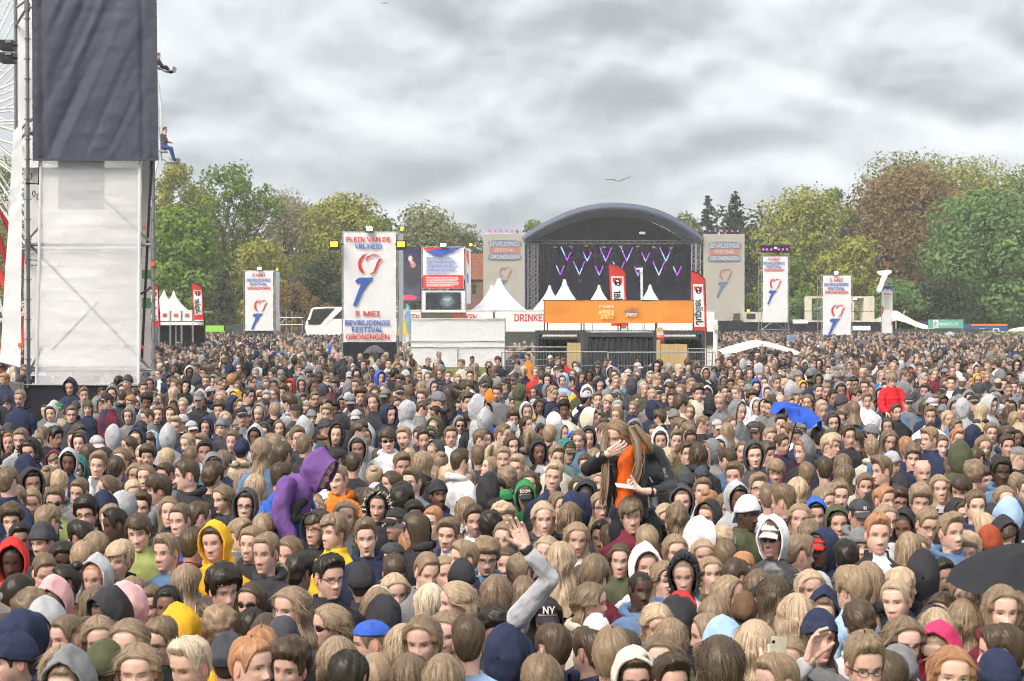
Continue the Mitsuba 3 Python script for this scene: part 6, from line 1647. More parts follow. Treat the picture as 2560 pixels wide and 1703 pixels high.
v = np.array([P(1757, 800, 186), P(1860, 806, 186), [*P(1860, 0, 186)[:2], 0], [*P(1757, 0, 186)[:2], 0]])
MB().poly(v[:, [0, 2]], .1, (0, 186, 0)).done(f'{k_}__ramp_cloth', 'black_cloth')
MB().bar(P(1862, 776, 188), P(2230, 780, 188), .04).done(f'{k_}__rail', 'dark_steel')
MB().bar(P(1862, 806, 185.8), P(2205, 806, 185.8), .05).done(f'{k_}__rail_001', 'dark_steel')
k_ = tag('rear_fence', 'dark green low fence line along the far side of the field', 'fence')
mat('fence_green', (.05, .075, .06), .8, .2)
MB().box(P(510, 812, 200), [P(866, 0, 200)[0], 200.2, 0]).done(f'{k_}__board', 'fence_green')
MB().box(P(2232, 822, 190), [P(2470, 0, 190)[0], 190.2, 0]).done(f'{k_}__board_001', 'fence_green')
MB().box(P(1300, 800, 197), P(1362, 806, 197.3)).done(f'{k_}__cap', 'dark_steel')
mat('lime_paint', (.30, .62, .10), .6, .3)
k_ = tag('green_hoarding', 'bright lime green hoarding at the far right edge of the field', 'hoarding')
MB().box(P(2470, 828, 189), [P(2700, 0, 189)[0], 189.2, 0]).done(f'{k_}__board', 'lime_paint')
k_ = tag('green_screen_board', 'pale lime green boards behind the crowd left of the small banner tower', 'hoarding')
MB().box(P(512, 814, 178), P(560, 830, 178.1)).done(f'{k_}__board', 'lime_paint')

# ------------------------------------------------------------------ low cream canopy, torch sculpture, thin poster column, stretch tent, sign, containers, coach, house
mat('cream_cloth', (.66, .62, .52), .85, .15)
k_ = tag('canopy', 'low peaked cream canopy roof between the fence and the far crowd', 'canopy')
d = 62.0
pts = [(1806, 884), (1830, 877), (1860, 868), (1890, 860), (1906, 857), (1930, 862), (1965, 871), (2004, 884)]
top_ = np.array([P(x, y, d) for x, y in pts])
rows = [top_ + [0, q * 3.0, .10 * math.sin(q * math.pi)] for q in np.linspace(0, 1, 7)]
rows = [top_ - [0, .02, .13]] + rows
v = np.stack(rows).reshape(-1, 3)
scene[f'{k_}__roof'] = mikit.ply((v, grid_faces(8, 8, False)), 'cream_cloth', smooth=True)
m = MB()
for x in (1806, 1905, 2004):
    for q in (0, 3):
        m.bar([*P(x, 0, d)[:1], d + q, 0], [P(x, 0, d)[0], d + q, P(0, 884 if x != 1905 else 860, d)[2]], .03)
m.done(f'{k_}__frame', 'steel')
k_ = tag('torch_sculpture', 'white torch sculpture with a dark burning flame ring on top', 'sculpture')
d = 150.0; s = d / FPX
MB().poly(np.array([(-14, 4), (-16, 0), (-12, -6), (-4, -7), (-10, -28), (-17, -44), (-14, -50), (-8, -48), (-4, -40), (4, -18), (10, -6), (18, -1), (19, 5), (12, 7)]) * s, .5, P(2207, 682, d)).done(f'{k_}__torch', 'white_pvc')
an = np.linspace(math.radians(250), math.radians(10), 16)
MB().tube([P(2208 + 14 * math.cos(a) - 0, 660 - 17 * math.sin(a), d) for a in an], [.13 * (.4 + math.sin(i / 15 * 3.14)) + .03 for i in range(16)], 7).done(f'{k_}__flame_ring', 'dark_steel', smooth=True)
MB().tube([P(2222, 660, d), P(2224, 652, d), P(2220, 668, d), P(2216, 675, d)], [.12, .14, .12, .06], 6).done(f'{k_}__flame_tip', mat('rusty', (.30, .10, .05), .8, .2), smooth=True)
for i, (x, y, r) in enumerate(((2212, 642, .16), (2228, 649, .2))):
    b = blob(P(x, y, d - .4), (r * 1.4, r * .7, r * .8), 8, 6)
    scene[new(f'{k_}__fire')] = mikit.ply((b[0], b[1]), 'print_black', emitter={'type': 'area', 'radiance': rgb((4.0, 1.3, .25))})
MB().truss(P(2212, 715, d + .3), P(2212, 690, d + .3), .35, 5, .03).done(f'{k_}__mast', 'truss_alu')
k_ = tag('poster_column', 'narrow white poster column carrying the torch sculpture', 'column')
d = 151.0
cloth(f'{k_}__poster', 2205, 2231, 714, 833, d, 'white_cloth', .03, 97)
MB().truss([P(2218, 0, d)[0], d + .5, 0], P(2218, 716, d + .5), .8, 12, .035).done(f'{k_}__frame', 'truss_alu')
s = d / FPX; c = P(2218, 714, d - .1)
MB().poly(np.array([(-13, -1), (13, -1), (13, -14), (6, -8), (0, -10), (-6, -7), (-13, -15)]) * s, .01, c).done(f'{k_}__blue_print', 'print_blue')
MB().poly(np.array([(-13, -50), (-7, -54), (-13, -75)]) * s, .01, c).poly(np.array([(13, -78), (13, -98), (9, -100), (11, -90)]) * s, .01, c).poly(np.array([(-10, -20), (10, -20), (10, -22), (-10, -22)]) * s, .01, c).done(f'{k_}__red_print', 'print_red')
m = MB()
for i in range(12):
    m.box(c + np.array([-9, 0, -27 - i * 3]) * s, c + np.array([9 - (i * 5) % 4, 0, -26 - i * 3]) * s - [0, .01, 0])
m.done(f'{k_}__text_print', 'lamp_bar')
k_ = tag('stretch_tent', 'cream stretch tent with one pointed peak under the right trees', 'tent')
d = 195.0
u, t = np.meshgrid(np.linspace(2180, 2345, 34), np.linspace(0, 1, 9))
pk = np.interp(u, [2180, 2205, 2235, 2262, 2285, 2310, 2345], [808, 800, 789, 775, 789, 803, 815])
ed = np.interp(u, [2180, 2215, 2240, 2262, 2290, 2320, 2345], [822, 812, 800, 806, 817, 826, 828])
z = P(0, 0, d)[2] - 0 + 0 * u
z = EYE - ((ed + (pk - ed) * np.sin(t * np.pi / 2)) - HORIZON) / FPX * d
v = np.stack([(u - 1280) / FPX * d, d + t * 5, z], -1).reshape(-1, 3)
scene[f'{k_}__membrane'] = mikit.ply((v, grid_faces(9, 34, False)), 'cream_cloth', smooth=True)
m = MB()
for x, y in ((2240, 800), (2290, 816), (2184, 818), (2262, 775)):
    m.bar([P(x, 0, d)[0], d + (5 if y == 775 else .1), 0], P(x, y, d + (5 if y == 775 else .1)), .09)
m.done(f'{k_}__poles', 'plywood')
MB().box(P(2182, 803, d + 5.2), [P(2345, 0, d)[0], d + 5.4, 0]).done(f'{k_}__rear_wall', mat('dark_blue', (.03, .045, .11), .8, .2))
mat('sign_green', (.13, .42, .34), .6, .3)
k_ = tag('exit_sign', 'wide green emergency exit sign with running figure', 'sign')
d = 182.0
MB().box(P(2320, 799, d), P(2408, 821, d + .06)).done(f'{k_}__board', 'sign_green')
lettering('EMERGENCY EXIT', 2373, 807, 814, 48, d - .03, 'print_white', f'{k_}__lettering')
MB().box(P(2333, 800, d - .02), P(2346, 819.5, d - .012)).done(f'{k_}__white_field', 'print_white')
s = d / FPX; c = P(2339, 810, d - .04)
MB().poly(np.array([(-1.5, 5.5), (1.5, 5), (2, 2), (4, 1), (4, 0), (1, 0), (0, -2), (3, -5), (2, -8), (1, -8), (1, -5.5), (-2, -3), (-4, -7), (-5.5, -6.5), (-3, -1), (-1.5, 2), (-4, 1), (-4.5, 2)]) * s, .012, c).poly(np.array([(0, 8), (1.2, 7.6), (1.2, 6.4), (0, 6), (-1, 6.6), (-1, 7.6)]) * s, .012, c).done(f'{k_}__running_figure', 'sign_green')
MB().bar(P(2321, 800, d + .1), [*P(2321, 0, d + .1)[:2], 0], .06).bar(P(2407, 800, d + .1), [*P(2407, 0, d + .1)[:2], 0], .06).done(f'{k_}__posts', 'steel')
k_ = tag('blue_site_cabin', 'blue site cabin with orange roof edge right of the exit sign', 'cabin')
d = 196.0
mat('cabin_blue', (.035, .09, .30), .6, .3)
MB().box(P(2408, 811, d), [P(2520, 0, d)[0], d + 2.5, 0]).done(f'{k_}__body', 'cabin_blue')
MB().box(P(2428, 810, d - .06), P(2518, 815, d - .01)).done(f'{k_}__orange_edge', mat('cabin_orange', (.75, .20, .05), .6, .3))
for i, x in enumerate((2456, 2490)):
    MB().box(P(x - 8, 821, d - .08), P(x + 8, 829, d - .02)).done(new(f'{k_}__window_frame'), 'white_pvc')
    MB().box(P(x - 5, 823.5, d - .12), P(x + 5, 827.5, d - .085)).done(new(f'{k_}__window'), 'glass_dark')
k_ = tag('white_marquee_roof', 'low white tent roof at the right edge of the far field', 'tent')
a = P(2520, 822, 200); b = P(2620, 822, 200)
MB().poly(np.array([(a[0], a[2] - .6), (b[0], a[2] - .6), (b[0], a[2] + .6), (a[0] + 1.5, a[2])]), 3.0, (0, 203, 0)).done(f'{k_}__roof', 'white_pvc')
k_ = tag('glass_container', 'white open-ended container box with large glass front behind the lower banner tower', 'container')
d = 196.0
for i, (x0, x1, x2) in enumerate(((2020, 2092, 2092), (2126, 2169, 2186))):
    a, b = P(x0, 741, d), P(x1, 806, d)
    m = MB(); t = .45
    m.box([a[0], d, a[2] - t * .5], [b[0], d + 2.4, a[2]]).box([a[0], d, b[2]], [b[0], d + 2.4, b[2] + t * .5]).box([a[0], d, b[2] + t * .5], [a[0] + t, d + 2.4, a[2] - t * .5]).box([b[0] - t, d, b[2] + t * .5], [b[0], d + 2.4, a[2] - t * .5])
    if x2 > x1:
        e = P(x2, 0, d)[0]
        m.box([b[0] + .01, d + .05, b[2]], [e, d + 2.4, a[2]])
        for q in range(8):
            z = b[2] + .3 + q * .38; m.box([b[0] + .2, d - .02, z], [e - .2, d + .05, z + .14])
    m.done(new(f'{k_}__shell'), 'cream_cloth')
    v = np.array([[a[0] + t, d + .3, b[2] + .2], [b[0] - t, d + .3, b[2] + .2], [b[0] - t, d + .3, a[2] - .2], [a[0] + t, d + .3, a[2] - .2]])
    if 'pane' not in scene: scene['pane'] = {'type': 'thindielectric', 'int_ior': 1.5}
    scene[new(f'{k_}__glass_pane')] = mikit.ply((v, np.array([[0, 1, 2], [0, 2, 3]])), 'pane')
MB().box(P(2015, 806, d + .2), [P(2190, 0, d)[0], d + 2.4, 0]).done(f'{k_}__plinth', 'black_cloth')
for i, (x0, x1, y0, y1, dd) in enumerate(((1982, 2020, 799, 809, 184), (2132, 2176, 815, 826, 170))):
    k = tag(new('white_sign_board'), ('small white board on the black barrier between the two right banner towers', 'white board hanging at the right of the lower banner tower')[i], 'board')
    MB().box(P(x0, y0, dd), P(x1, y1, dd + .06)).done(f'{k}__board', 'white_pvc'); MB().bar(P(x0 + 2, y1, dd + .1), [*P(x0 + 2, 0, dd + .1)[:2], 0], .04).bar(P(x1 - 2, y1, dd + .1), [*P(x1 - 2, 0, dd + .1)[:2], 0], .04).done(f'{k}__legs', 'dark_steel')
k_ = tag('generator_trailer', 'pale grey trailer unit beside the right stage banner', 'trailer')
MB().box(P(1864, 780, 198), P(1906, 806, 201)).done(f'{k_}__body', 'lamp_bar'); MB().box(P(1866, 784, 197.9), P(1888, 797, 198)).done(f'{k_}__vent', 'dark_steel'); MB().box(P(1864, 806, 198.2), [P(1906, 0, 201)[0], 200.8, 0]).done(f'{k_}__chassis', 'dark_steel')
lamp(1871, 777, 5, 5, 190, (1, .35, .03), 3, 'small orange flame-coloured warning lamp beside the right stage banner', 'lamp', 'warning_lamp')
lamp(2138, 748, 8, 4, 195.8, (1, .85, .6), 3, 'warm light inside the top of the white glass container', 'lamp', 'warning_lamp')

k_ = tag('coach', 'white coach with large dark windows parked behind the crowd', 'coach')
d = 150.0
a, b = P(768, 767, d), P(1008, 832, d)
prof = [(768, 838), (762, 822), (764, 808), (772, 790), (778, 772), (786, 768), (1004, 766), (1008, 776), (1008, 838)]
v = np.array([P(x, y, d) for x, y in prof])
MB().poly(v[:, [0, 2]], 2.5, (0, d + 2.5, 0)).done(f'{k_}__body', 'white_pvc')
win = [(775, 800), (783, 774), (815, 771), (838, 771), (800, 812), (770, 812)]
v = np.array([P(x, y, d - .02) for x, y in win]); MB().poly(v[:, [0, 2]], .03, (0, d - .01, 0)).done(f'{k_}__window', 'glass_dark')
win = [(846, 774), (1000, 771), (1002, 796), (828, 797)]
v = np.array([P(x, y, d - .02) for x, y in win]); MB().poly(v[:, [0, 2]], .03, (0, d - .01, 0)).done(f'{k_}__window_001', 'glass_dark')
v = np.array([P(x, y, d - .02) for x, y in [(828, 797), (846, 774), (856, 774), (815, 812), (806, 812)]]); MB().poly(v[:, [0, 2]], .03, (0, d - .02, 0)).done(f'{k_}__swoosh', 'print_white')
for x in (800, 960):
    c = P(x, 862, d); b_ = tubef([c + [0, -.02, 0], c + [0, .3, 0]], .5, 14, True); c[2] = .5
    v = b_[0].copy(); v[:, 2] += .5 - P(x, 862, d)[2]
    scene[new(f'{k_}__wheel')] = mikit.ply((v, b_[1]), 'dark_steel')
MB().box(P(770, 800, d - .25), P(786, 806, d - .03)).done(f'{k_}__mirror', 'dark_steel')
k_ = tag('brick_house', 'house with red brown tiled roof half hidden left of the left stage banner', 'house')
d = 255.0
mat('roof_tile', proc(lambda p, n, uv: mix((.20, .075, .045), (.30, .12, .07), noise(p.x * 4, p.z * 6))), .85, .15)
mat('brick', (.20, .12, .085), .85, .15)
x0, x1 = P(1165, 0, d)[0], P(1300, 0, d)[0]; ze = P(0, 700, d)[2]; zr = P(0, 632, d)[2]
MB().box([x0, d, 0], [x1, d + 9, ze]).done(f'{k_}__wall', 'brick')
for r in range(9):
    t0, t1 = r / 9, (r + 1) / 9
    f = lambda t: np.array([d - .4 + 4.9 * t, ze + (zr - ze) * t])
    p0, p1 = f(t0), f(t1); nx = 14
    for q in range(nx):
        xa, xb = x0 - .4 + (x1 - x0 + .8) * q / nx, x0 - .4 + (x1 - x0 + .8) * (q + 1) / nx - .05
        if r < 9 and q < 7 and P(0, 0, 1) is not None:
            MB().add([[xa, p0[0] - .04, p0[1] + .06], [xb, p0[0] - .04, p0[1] + .06], [xb, p1[0], p1[1]], [xa, p1[0], p1[1]]], [[0, 1, 2], [0, 2, 3]]).done(new(f'{k_}__roof__tile'), 'roof_tile')
MB().add([[x0 - .4, d - .4, ze - .02], [x1 + .4, d - .4, ze - .02], [x1 + .4, d + 4.5, zr - .03], [x0 - .4, d + 4.5, zr - .03], [x0 - .4, d + 9.4, ze - .02], [x1 + .4, d + 9.4, ze - .02]], [[0, 1, 2], [0, 2, 3], [3, 2, 5], [3, 5, 4]]).done(f'{k_}__roof', 'roof_tile')
MB().box(P(1180, 712, d - .05), P(1190, 735, d)).done(f'{k_}__window', 'glass_dark')
k_ = tag('yellow_parasol', 'yellow parasol right of the tallest banner tower base', 'parasol')
c = P(1012, 797, 100); r = .75
v = np.vstack([[c], [c + [r * math.cos(a), r * math.sin(a) + .7, -1.0] for a in np.linspace(0, 6.28, 13)[:-1]]])
scene[f'{k_}__canopy'] = mikit.ply((v, np.array([[0, i, i % 12 + 1] for i in range(1, 13)])), mat('yellow_cloth', (.85, .55, .03), .8, .2), smooth=20)
MB().bar(c, [c[0], c[1] + .3, 0], .03).done(f'{k_}__pole', 'steel')
k_ = tag('surfboard_flag', 'pale blue patterned blade flag beside the yellow parasol', 'flag')
an = np.linspace(0, 2 * np.pi, 24, endpoint=False); s = 98 / FPX
mat('blue_pattern', proc(lambda p, n, uv: mix((.16, .38, .62), (.40, .62, .45), smoothstep(.45, .6, noise(p.x * 5, p.z * 3)))), .7, .2)
MB().poly(np.stack([7 * np.cos(an) + np.sin(an) * -2, 38 * np.sin(an)], -1) * s, .03, P(1021, 798, 98)).done(f'{k_}__blade', 'blue_pattern')
MB().bar(P(1023, 830, 98.05), [*P(1024, 0, 98)[:2], 0], .03).done(f'{k_}__pole', 'steel')
k_ = tag('white_mast', 'thin white mast with short cross arm before the stage', 'mast')
MB().bar(P(1604, 672, 90), P(1605, 808, 90), .07, 8).box(P(1591, 670, 89.9), P(1606, 674, 90.1)).box(P(1600, 671, 89.85), P(1606, 681, 90.05)).bar(P(1605, 808, 90), [*P(1605, 0, 90)[:2], 0], .07, 8).done(f'{k_}__pole', 'white_pvc')
k_ = tag('scaffold_stand', 'low bare scaffold stand right of the small left banner tower', 'scaffold')
d = 158.0; m = MB()
for x in (700, 716, 730, 756):
    m.bar(P(x, 776 if x != 756 else 800, d), [*P(x, 0, d)[:2], 0], .05)
for y in (794, 812):
    m.bar(P(698, y, d), P(758, y, d), .05)
m.bar(P(700, 812, d), P(716, 794, d), .04).done(f'{k_}__frame', 'steel')
# ------------------------------------------------------------------ the near scaffold tower at the left
scene['net_cloth'] = {'type': 'mask', 'opacity': .50, 'b': {'type': 'twosided', 'b': {'type': 'principled', 'base_color': rgb((.82, .82, .86)), 'roughness': .9, 'specular': .1}}}
scene['black_sheet'] = {'type': 'twosided', 'b': {'type': 'bumpmap', 't': proc(lambda p, n, uv: .012 * fbm(p.x * 3 + p.z * 2.2, p.z * .7 - p.x * 1.1, 0.0, 4) + .004 * fbm(p.x * 9, p.z * 14, 2.0, 3), 4e-3), 'scale': 1.0,
                        'b': {'type': 'principled', 'base_color': rgb((.055, .060, .095)), 'roughness': .6, 'specular': .35}}}
mat('galvanised', (.21, .215, .23), .5, .4, .3)
k_ = tag('scaffold_tower', 'tall near scaffold tower at left, black cloth above white netting', 'scaffold tower')
d, H, dep = 40.0, 14.5, 2.6
xs = [P(71, 0, d)[0], P(384, 0, d)[0]]
for i, (x, y) in enumerate(((xs[0], d), (xs[1], d), (P(42, 0, d + dep)[0], d + dep), (P(366, 0, d + dep)[0], d + dep))):
    m = MB().bar([x, y, 0], [x, y, H], .046, 10)
    m.done(new(f'{k_}__standard'), 'galvanised', smooth=30)
    for z in np.arange(.5, H, .5):
        MB().bar([x, y, z], [x, y, z + .02], .085, 10).done(new(f'{k_}__rosette'), 'galvanised') if i < 2 else None
lev = [P(0, y, d)[2] for y in (925, 612, 330, 20, -280)]
for z in lev:
    for y, xa, xb in ((d, xs[0], xs[1]), (d + dep, P(42, 0, d + dep)[0], P(366, 0, d + dep)[0])):
        MB().bar([xa, y, z], [xb, y, z], .040, 8).done(new(f'{k_}__ledger'), 'galvanised', smooth=30)
    for x, x2 in ((xs[0], P(42, 0, d + dep)[0]), (xs[1], P(366, 0, d + dep)[0])):
        MB().bar([x, d, z], [x2, d + dep, z], .036, 8).done(new(f'{k_}__transom'), 'galvanised', smooth=30)
    for x in xs:
        MB().bar([x - .0, d, z - .10], [x, d, z + .10], .075, 10).done(new(f'{k_}__coupler'), 'galvanised', smooth=30)
for (x0, y0), (x1, y1), dd in (((76, 612), (375, 922), .05), ((262, 500), (384, 612), .06), ((76, 330), (262, 500), .06), ((245, 755), (130, 875), 1.2), ((71, 930), (105, 870), 1.4), ((70, 600), (104, 562), 1.0), ((45, 20), (80, -5), 1.0), ((76, 306), (90, 290), .8), ((42, 335), (72, 306), 1.2)):
    MB().bar(P(x0, y0, d + dd), P(x1, y1, d + dd), .034, 8).done(new(f'{k_}__brace'), 'galvanised', smooth=30)
MB().bar(P(380, 402, d - .1), P(354, 905, d + .4), .035, 8).done(new(f'{k_}__cable_strut'), 'dark_steel', smooth=30)
MB().tube([P(101, 400, d - .1), P(100, 440, d - .1), P(98, 460, d - .05), P(66, 459, d - .05)], .03, 6).done(new(f'{k_}__cable_strut'), 'dark_steel')
MB().tube([P(352, 735, d), P(366, 728, d - .05), P(377, 718, d)], .03, 6).done(new(f'{k_}__cable_strut'), 'dark_steel')


def net(key, c, nx, nz, m, wr, seed, d0):
    """A sheet between four corners (lower left, lower right, upper right, upper left) given in the photo."""
    q = [np.array(P(x, y, d0)) for x, y in c]
    u, t = np.meshgrid(np.linspace(0, 1, nx), np.linspace(0, 1, nz))
    v = (q[0] * ((1 - u) * (1 - t))[..., None] + q[1] * (u * (1 - t))[..., None] + q[2] * (u * t)[..., None] + q[3] * ((1 - u) * t)[..., None])
    w = np.linalg.norm(q[1] - q[0]); h = np.linalg.norm(q[3] - q[0])
    v[..., 1] += wr(u * w, t * h)
    scene[key] = mikit.ply((v.reshape(-1, 3), grid_faces(nz, nx, False)), m, smooth=True)


F = lambda s, o=3: (lambda x, y, z=0: meshkit.fbm(np.stack([x, y, np.zeros_like(x)], -1), o, s) - .5)


def netfold(x, z):
    r = z % .33
    return .10 * F(3)(x * .9, z * 1.3) + .03 * F(4)(x * 1.1, z * 6.0) + .02 * F(6)(x * 3 + z, z * 3) - .007 * np.exp(-(r / .03) ** 2)


def blackfold(x, z):
    s = x * .62 + (6.2 - z) * .28
    f = meshkit.fbm(np.stack([s * 2.6, (z * .62 - x * .28) * .35, 0 * x], -1), 3, 7) - .5
    edge = sstep(0, .5, x) * sstep(3.1, 2.7, x)
    return -.24 * f * edge + .03 * F(5)(x * 3, z * 6) + .05 * np.exp(-((x - .25) / .08) ** 2) + .05 * np.exp(-((x - 2.75) / .07) ** 2)


net(f'{k_}__netting', ((90, 961), (346, 961), (351, 403), (104, 403)), 60, 130, 'net_cloth', netfold, 3, d - .12)
for a, b in (((90, 961), (104, 403)), ((346, 961), (351, 403))):
    MB().tube([P(*a, d - .16), P(*b, d - .16)], .035, 6).done(new(f'{k_}__netting_hem'), 'white_cloth')
net(f'{k_}__black_cloth', ((83, 402), (398, 402), (391, -300), (83, -300)), 80, 130, 'black_sheet', blackfold, 7, d - .28)
MB().box(P(84, 397, d - .36), P(397, 403, d - .30)).done(f'{k_}__black_hem', 'black_sheet')
net(f'{k_}__inner_sheet', ((147, 525), (262, 525), (262, 403), (147, 403)), 14, 14, mat('grey_sheet', (.34, .35, .38), .9, .1), netfold, 5, d + .5)
net(f'{k_}__back_sheet', ((60, 940), (352, 940), (356, 300), (62, 300)), 30, 60, mat('back_net', (.62, .61, .62), .9, .1), netfold, 8, d + dep + .1)
net(f'{k_}__back_sheet_001', ((48, 420), (352, 420), (352, -300), (48, -300)), 12, 30, 'white_cloth', netfold, 9, d + dep - .1)
net(f'{k_}__side_sheet', ((352, 930), (378, 930), (378, 403), (356, 403)), 6, 40, mat('pinkish_net', (.52, .49, .49), .9, .1), netfold, 9, d + .9)
for i, (x0, x1, y0, y1) in enumerate(((355, 377, 675, 697), (355, 376, 745, 770))):
    MB().box(P(x0, y0, d + .86), P(x1, y1, d + .87)).done(new(f'{k_}__green_paint'), mat('green_paint', (.10, .24, .11), .8, .15))
net(f'{k_}__side_strip', ((0, 905), (52, 918), (57, 305), (36, 330)), 14, 90, 'white_cloth', netfold, 10, d - .5)
for i, (x, y, w, dd) in enumerate(((77, 441, 6, 2.6), (86, 485, 5, 2.6), (97, 493, 5, 2.6), (83, 657, 20, 2.6))):
    an = np.linspace(0, 6.28, 17); c = P(x, y, d + dd)
    MB().tube([c + np.array([math.cos(a) * w * (1 if w > 9 else .7), 0, math.sin(a) * (8 if w < 9 else 7)]) * d / FPX for a in an], .012, 4).done(new(f'{k_}__outline_drawing'), 'dark_steel')
lettering('GRONINGEN', 222, 918, 953, 210, d + .1, mat('show_through', (.55, .24, .24), .9, .1), f'{k_}__lettering', mirror=True)
net(f'{k_}__skirt', ((64, 1130), (386, 1130), (386, 964), (64, 962)), 50, 30, 'black_cloth', lambda x, z: .05 * F(12)(x * 1.5, z * 2), 12, d - .2)
for i in range(4):
    c = P(68 + i * 103, 967, d - .25); MB().bar(c, c + [0, .02, 0], .025, 8).done(new(f'{k_}__eyelet'), 'galvanised')
MB().bar(P(18, 952, d + .1), P(60, 962, d - .25), .022).bar(P(60, 962, d - .25), P(390, 964, d - .25), .022).done(f'{k_}__skirt_rail', 'galvanised')
net(f'{k_}__side_skirt', ((18, 1125), (60, 1135), (60, 963), (18, 953)), 8, 10, mat('grey_panel', (.16, .15, .15), .8, .2), lambda x, z: .02 * F(13)(x, z), 13, d - .1)
for x in (49, 57, 388, 397):
    MB().bar([P(x, 0, d - .3)[0], d - .3, 0], P(x, 955, d - .3), .028, 8).done(new(f'{k_}__skirt_post'), 'galvanised')
for i, (x, y, dd) in enumerate(((383, 660, -.06), (50, 862, -.52), (102, 562, .9), (315, 868, 0), (357, 868, 0), (361, 570, .3))):
    c = P(x, y, d + dd); r = .04 if i == 0 else .03
    MB().box(c + [-r * 1.2, -.06, -r * (1.3)], c + [r * 1.2, .0, r * 1.3]).done(new(f'{k_}__orange_marker'), 'orange_tape')
for i, y in enumerate((115, 146)):
    k = tag(new('unlit_floodlight'), ('upper', 'lower')[i] + ' of two black unlit floodlights on the left side of the scaffold tower', 'floodlight')
    c = P(22, y, d + 1.5)
    MB().box(c + [-.17, -.1, -.13], c + [.16, .22, .13]).done(f'{k}__housing', 'dark_steel')
    MB().box(c + [-.15, -.12, -.10], c + [.14, -.105, .10]).done(f'{k}__glass', 'glass_dark')
    MB().box(c + [.0, -.2, .04], c + [.14, -.13, .11]).done(f'{k}__ballast', 'galvanised')
    MB().bar(c + [.16, .05, 0], c + [.24, .05, 0], .03).done(f'{k}__bracket', 'dark_steel')

# ------------------------------------------------------------------ chair wheel behind the tower
k_ = tag('ferris_wheel', 'white lattice chair wheel with red legs behind the left scaffold tower', 'ferris wheel')
d = 70.0
hub = P(-115, 300, d); R = 515 / FPX * d
pt = lambda r, a, y=0: hub + np.array([r * math.cos(a), y, r * math.sin(a)])
an = np.linspace(0, 2 * np.pi, 73)
for y in (-.5, .5):
    MB().tube([pt(R, a, y) for a in an], .055, 6).tube([pt(R - .42, a, y) for a in an], .04, 5).done(new(f'{k_}__rim'), 'white_pvc')
m = MB()
for a in np.linspace(0, 2 * np.pi, 361):
    m.bar(pt(R - .42, a, -.5), pt(R, a, -.5), .022, 4)
m.done(f'{k_}__rim_rungs', 'white_pvc')
labels[f'{k_}__rim_rungs'] = {'kind': 'stuff'}
for i in range(18):
    a = i * 2 * np.pi / 18 + .06
    t = np.array([-math.sin(a), 0, math.cos(a)])
    m = MB()
    for w, y in ((.28, -.5), (-.28, -.5), (.28, .5), (-.28, .5)):
        m.bar(pt(.4, a, y) + t * w, pt(R - .4, a, y) + t * w, .045, 5)
    for q in range(9):
        r = .8 + q * (R - 1.2) / 9
        m.bar(pt(r, a, -.5) + t * .28, pt(r + .8, a, -.5) - t * .28, .022, 4)
    m.done(new(f'{k_}__spoke'), 'white_pvc')
MB().bar(hub + [0, -1, 0], hub + [0, 1, 0], .5, 14).done(f'{k_}__hub', 'print_red')
for sx, top in ((150, 0), (70, .4), (-380, 0), (-300, .4)):
    for y in (-1.3, 1.3):
        MB().bar(hub + [0, y, 0], [P(sx, 0, d)[0], d + y * 2, 0], .12, 8).done(new(f'{k_}__leg'), 'print_red')
# ------------------------------------------------------------------ posed figures: bones as hulls of two balls, melted into one skin
import manifold3d as m3
_ball = trimesh.creation.icosphere(2).vertices


def flesh(bones, edge=.03, smooth=8):
    out, o = None, np.asarray(bones[0][0], float)
    for a, ra, b, rb in bones:
        h = m3.Manifold.hull_points(np.vstack([_ball * ra + np.asarray(a) - o, _ball * rb + np.asarray(b) - o]).astype(np.float32))
        out = h if out is None else out + h
    out = out.refine_to_length(edge)
    me = out.to_mesh()
    t = trimesh.Trimesh(me.vert_properties[:, :3], me.tri_verts, process=True)
    if smooth:
        trimesh.smoothing.filter_taubin(t, iterations=smooth)
    return np.array(t.vertices) + o, np.array(t.faces)


def chain(pts, rs):
    return [(pts[i], rs[i], pts[i + 1], rs[i + 1]) for i in range(len(pts) - 1)]


def wrinkle(v, amp=.01, f=14, seed=1):
    n = meshkit.fbm(v * f, 3, seed) - .5
    return v + n[:, None] * amp * np.array([1, 1, .4])


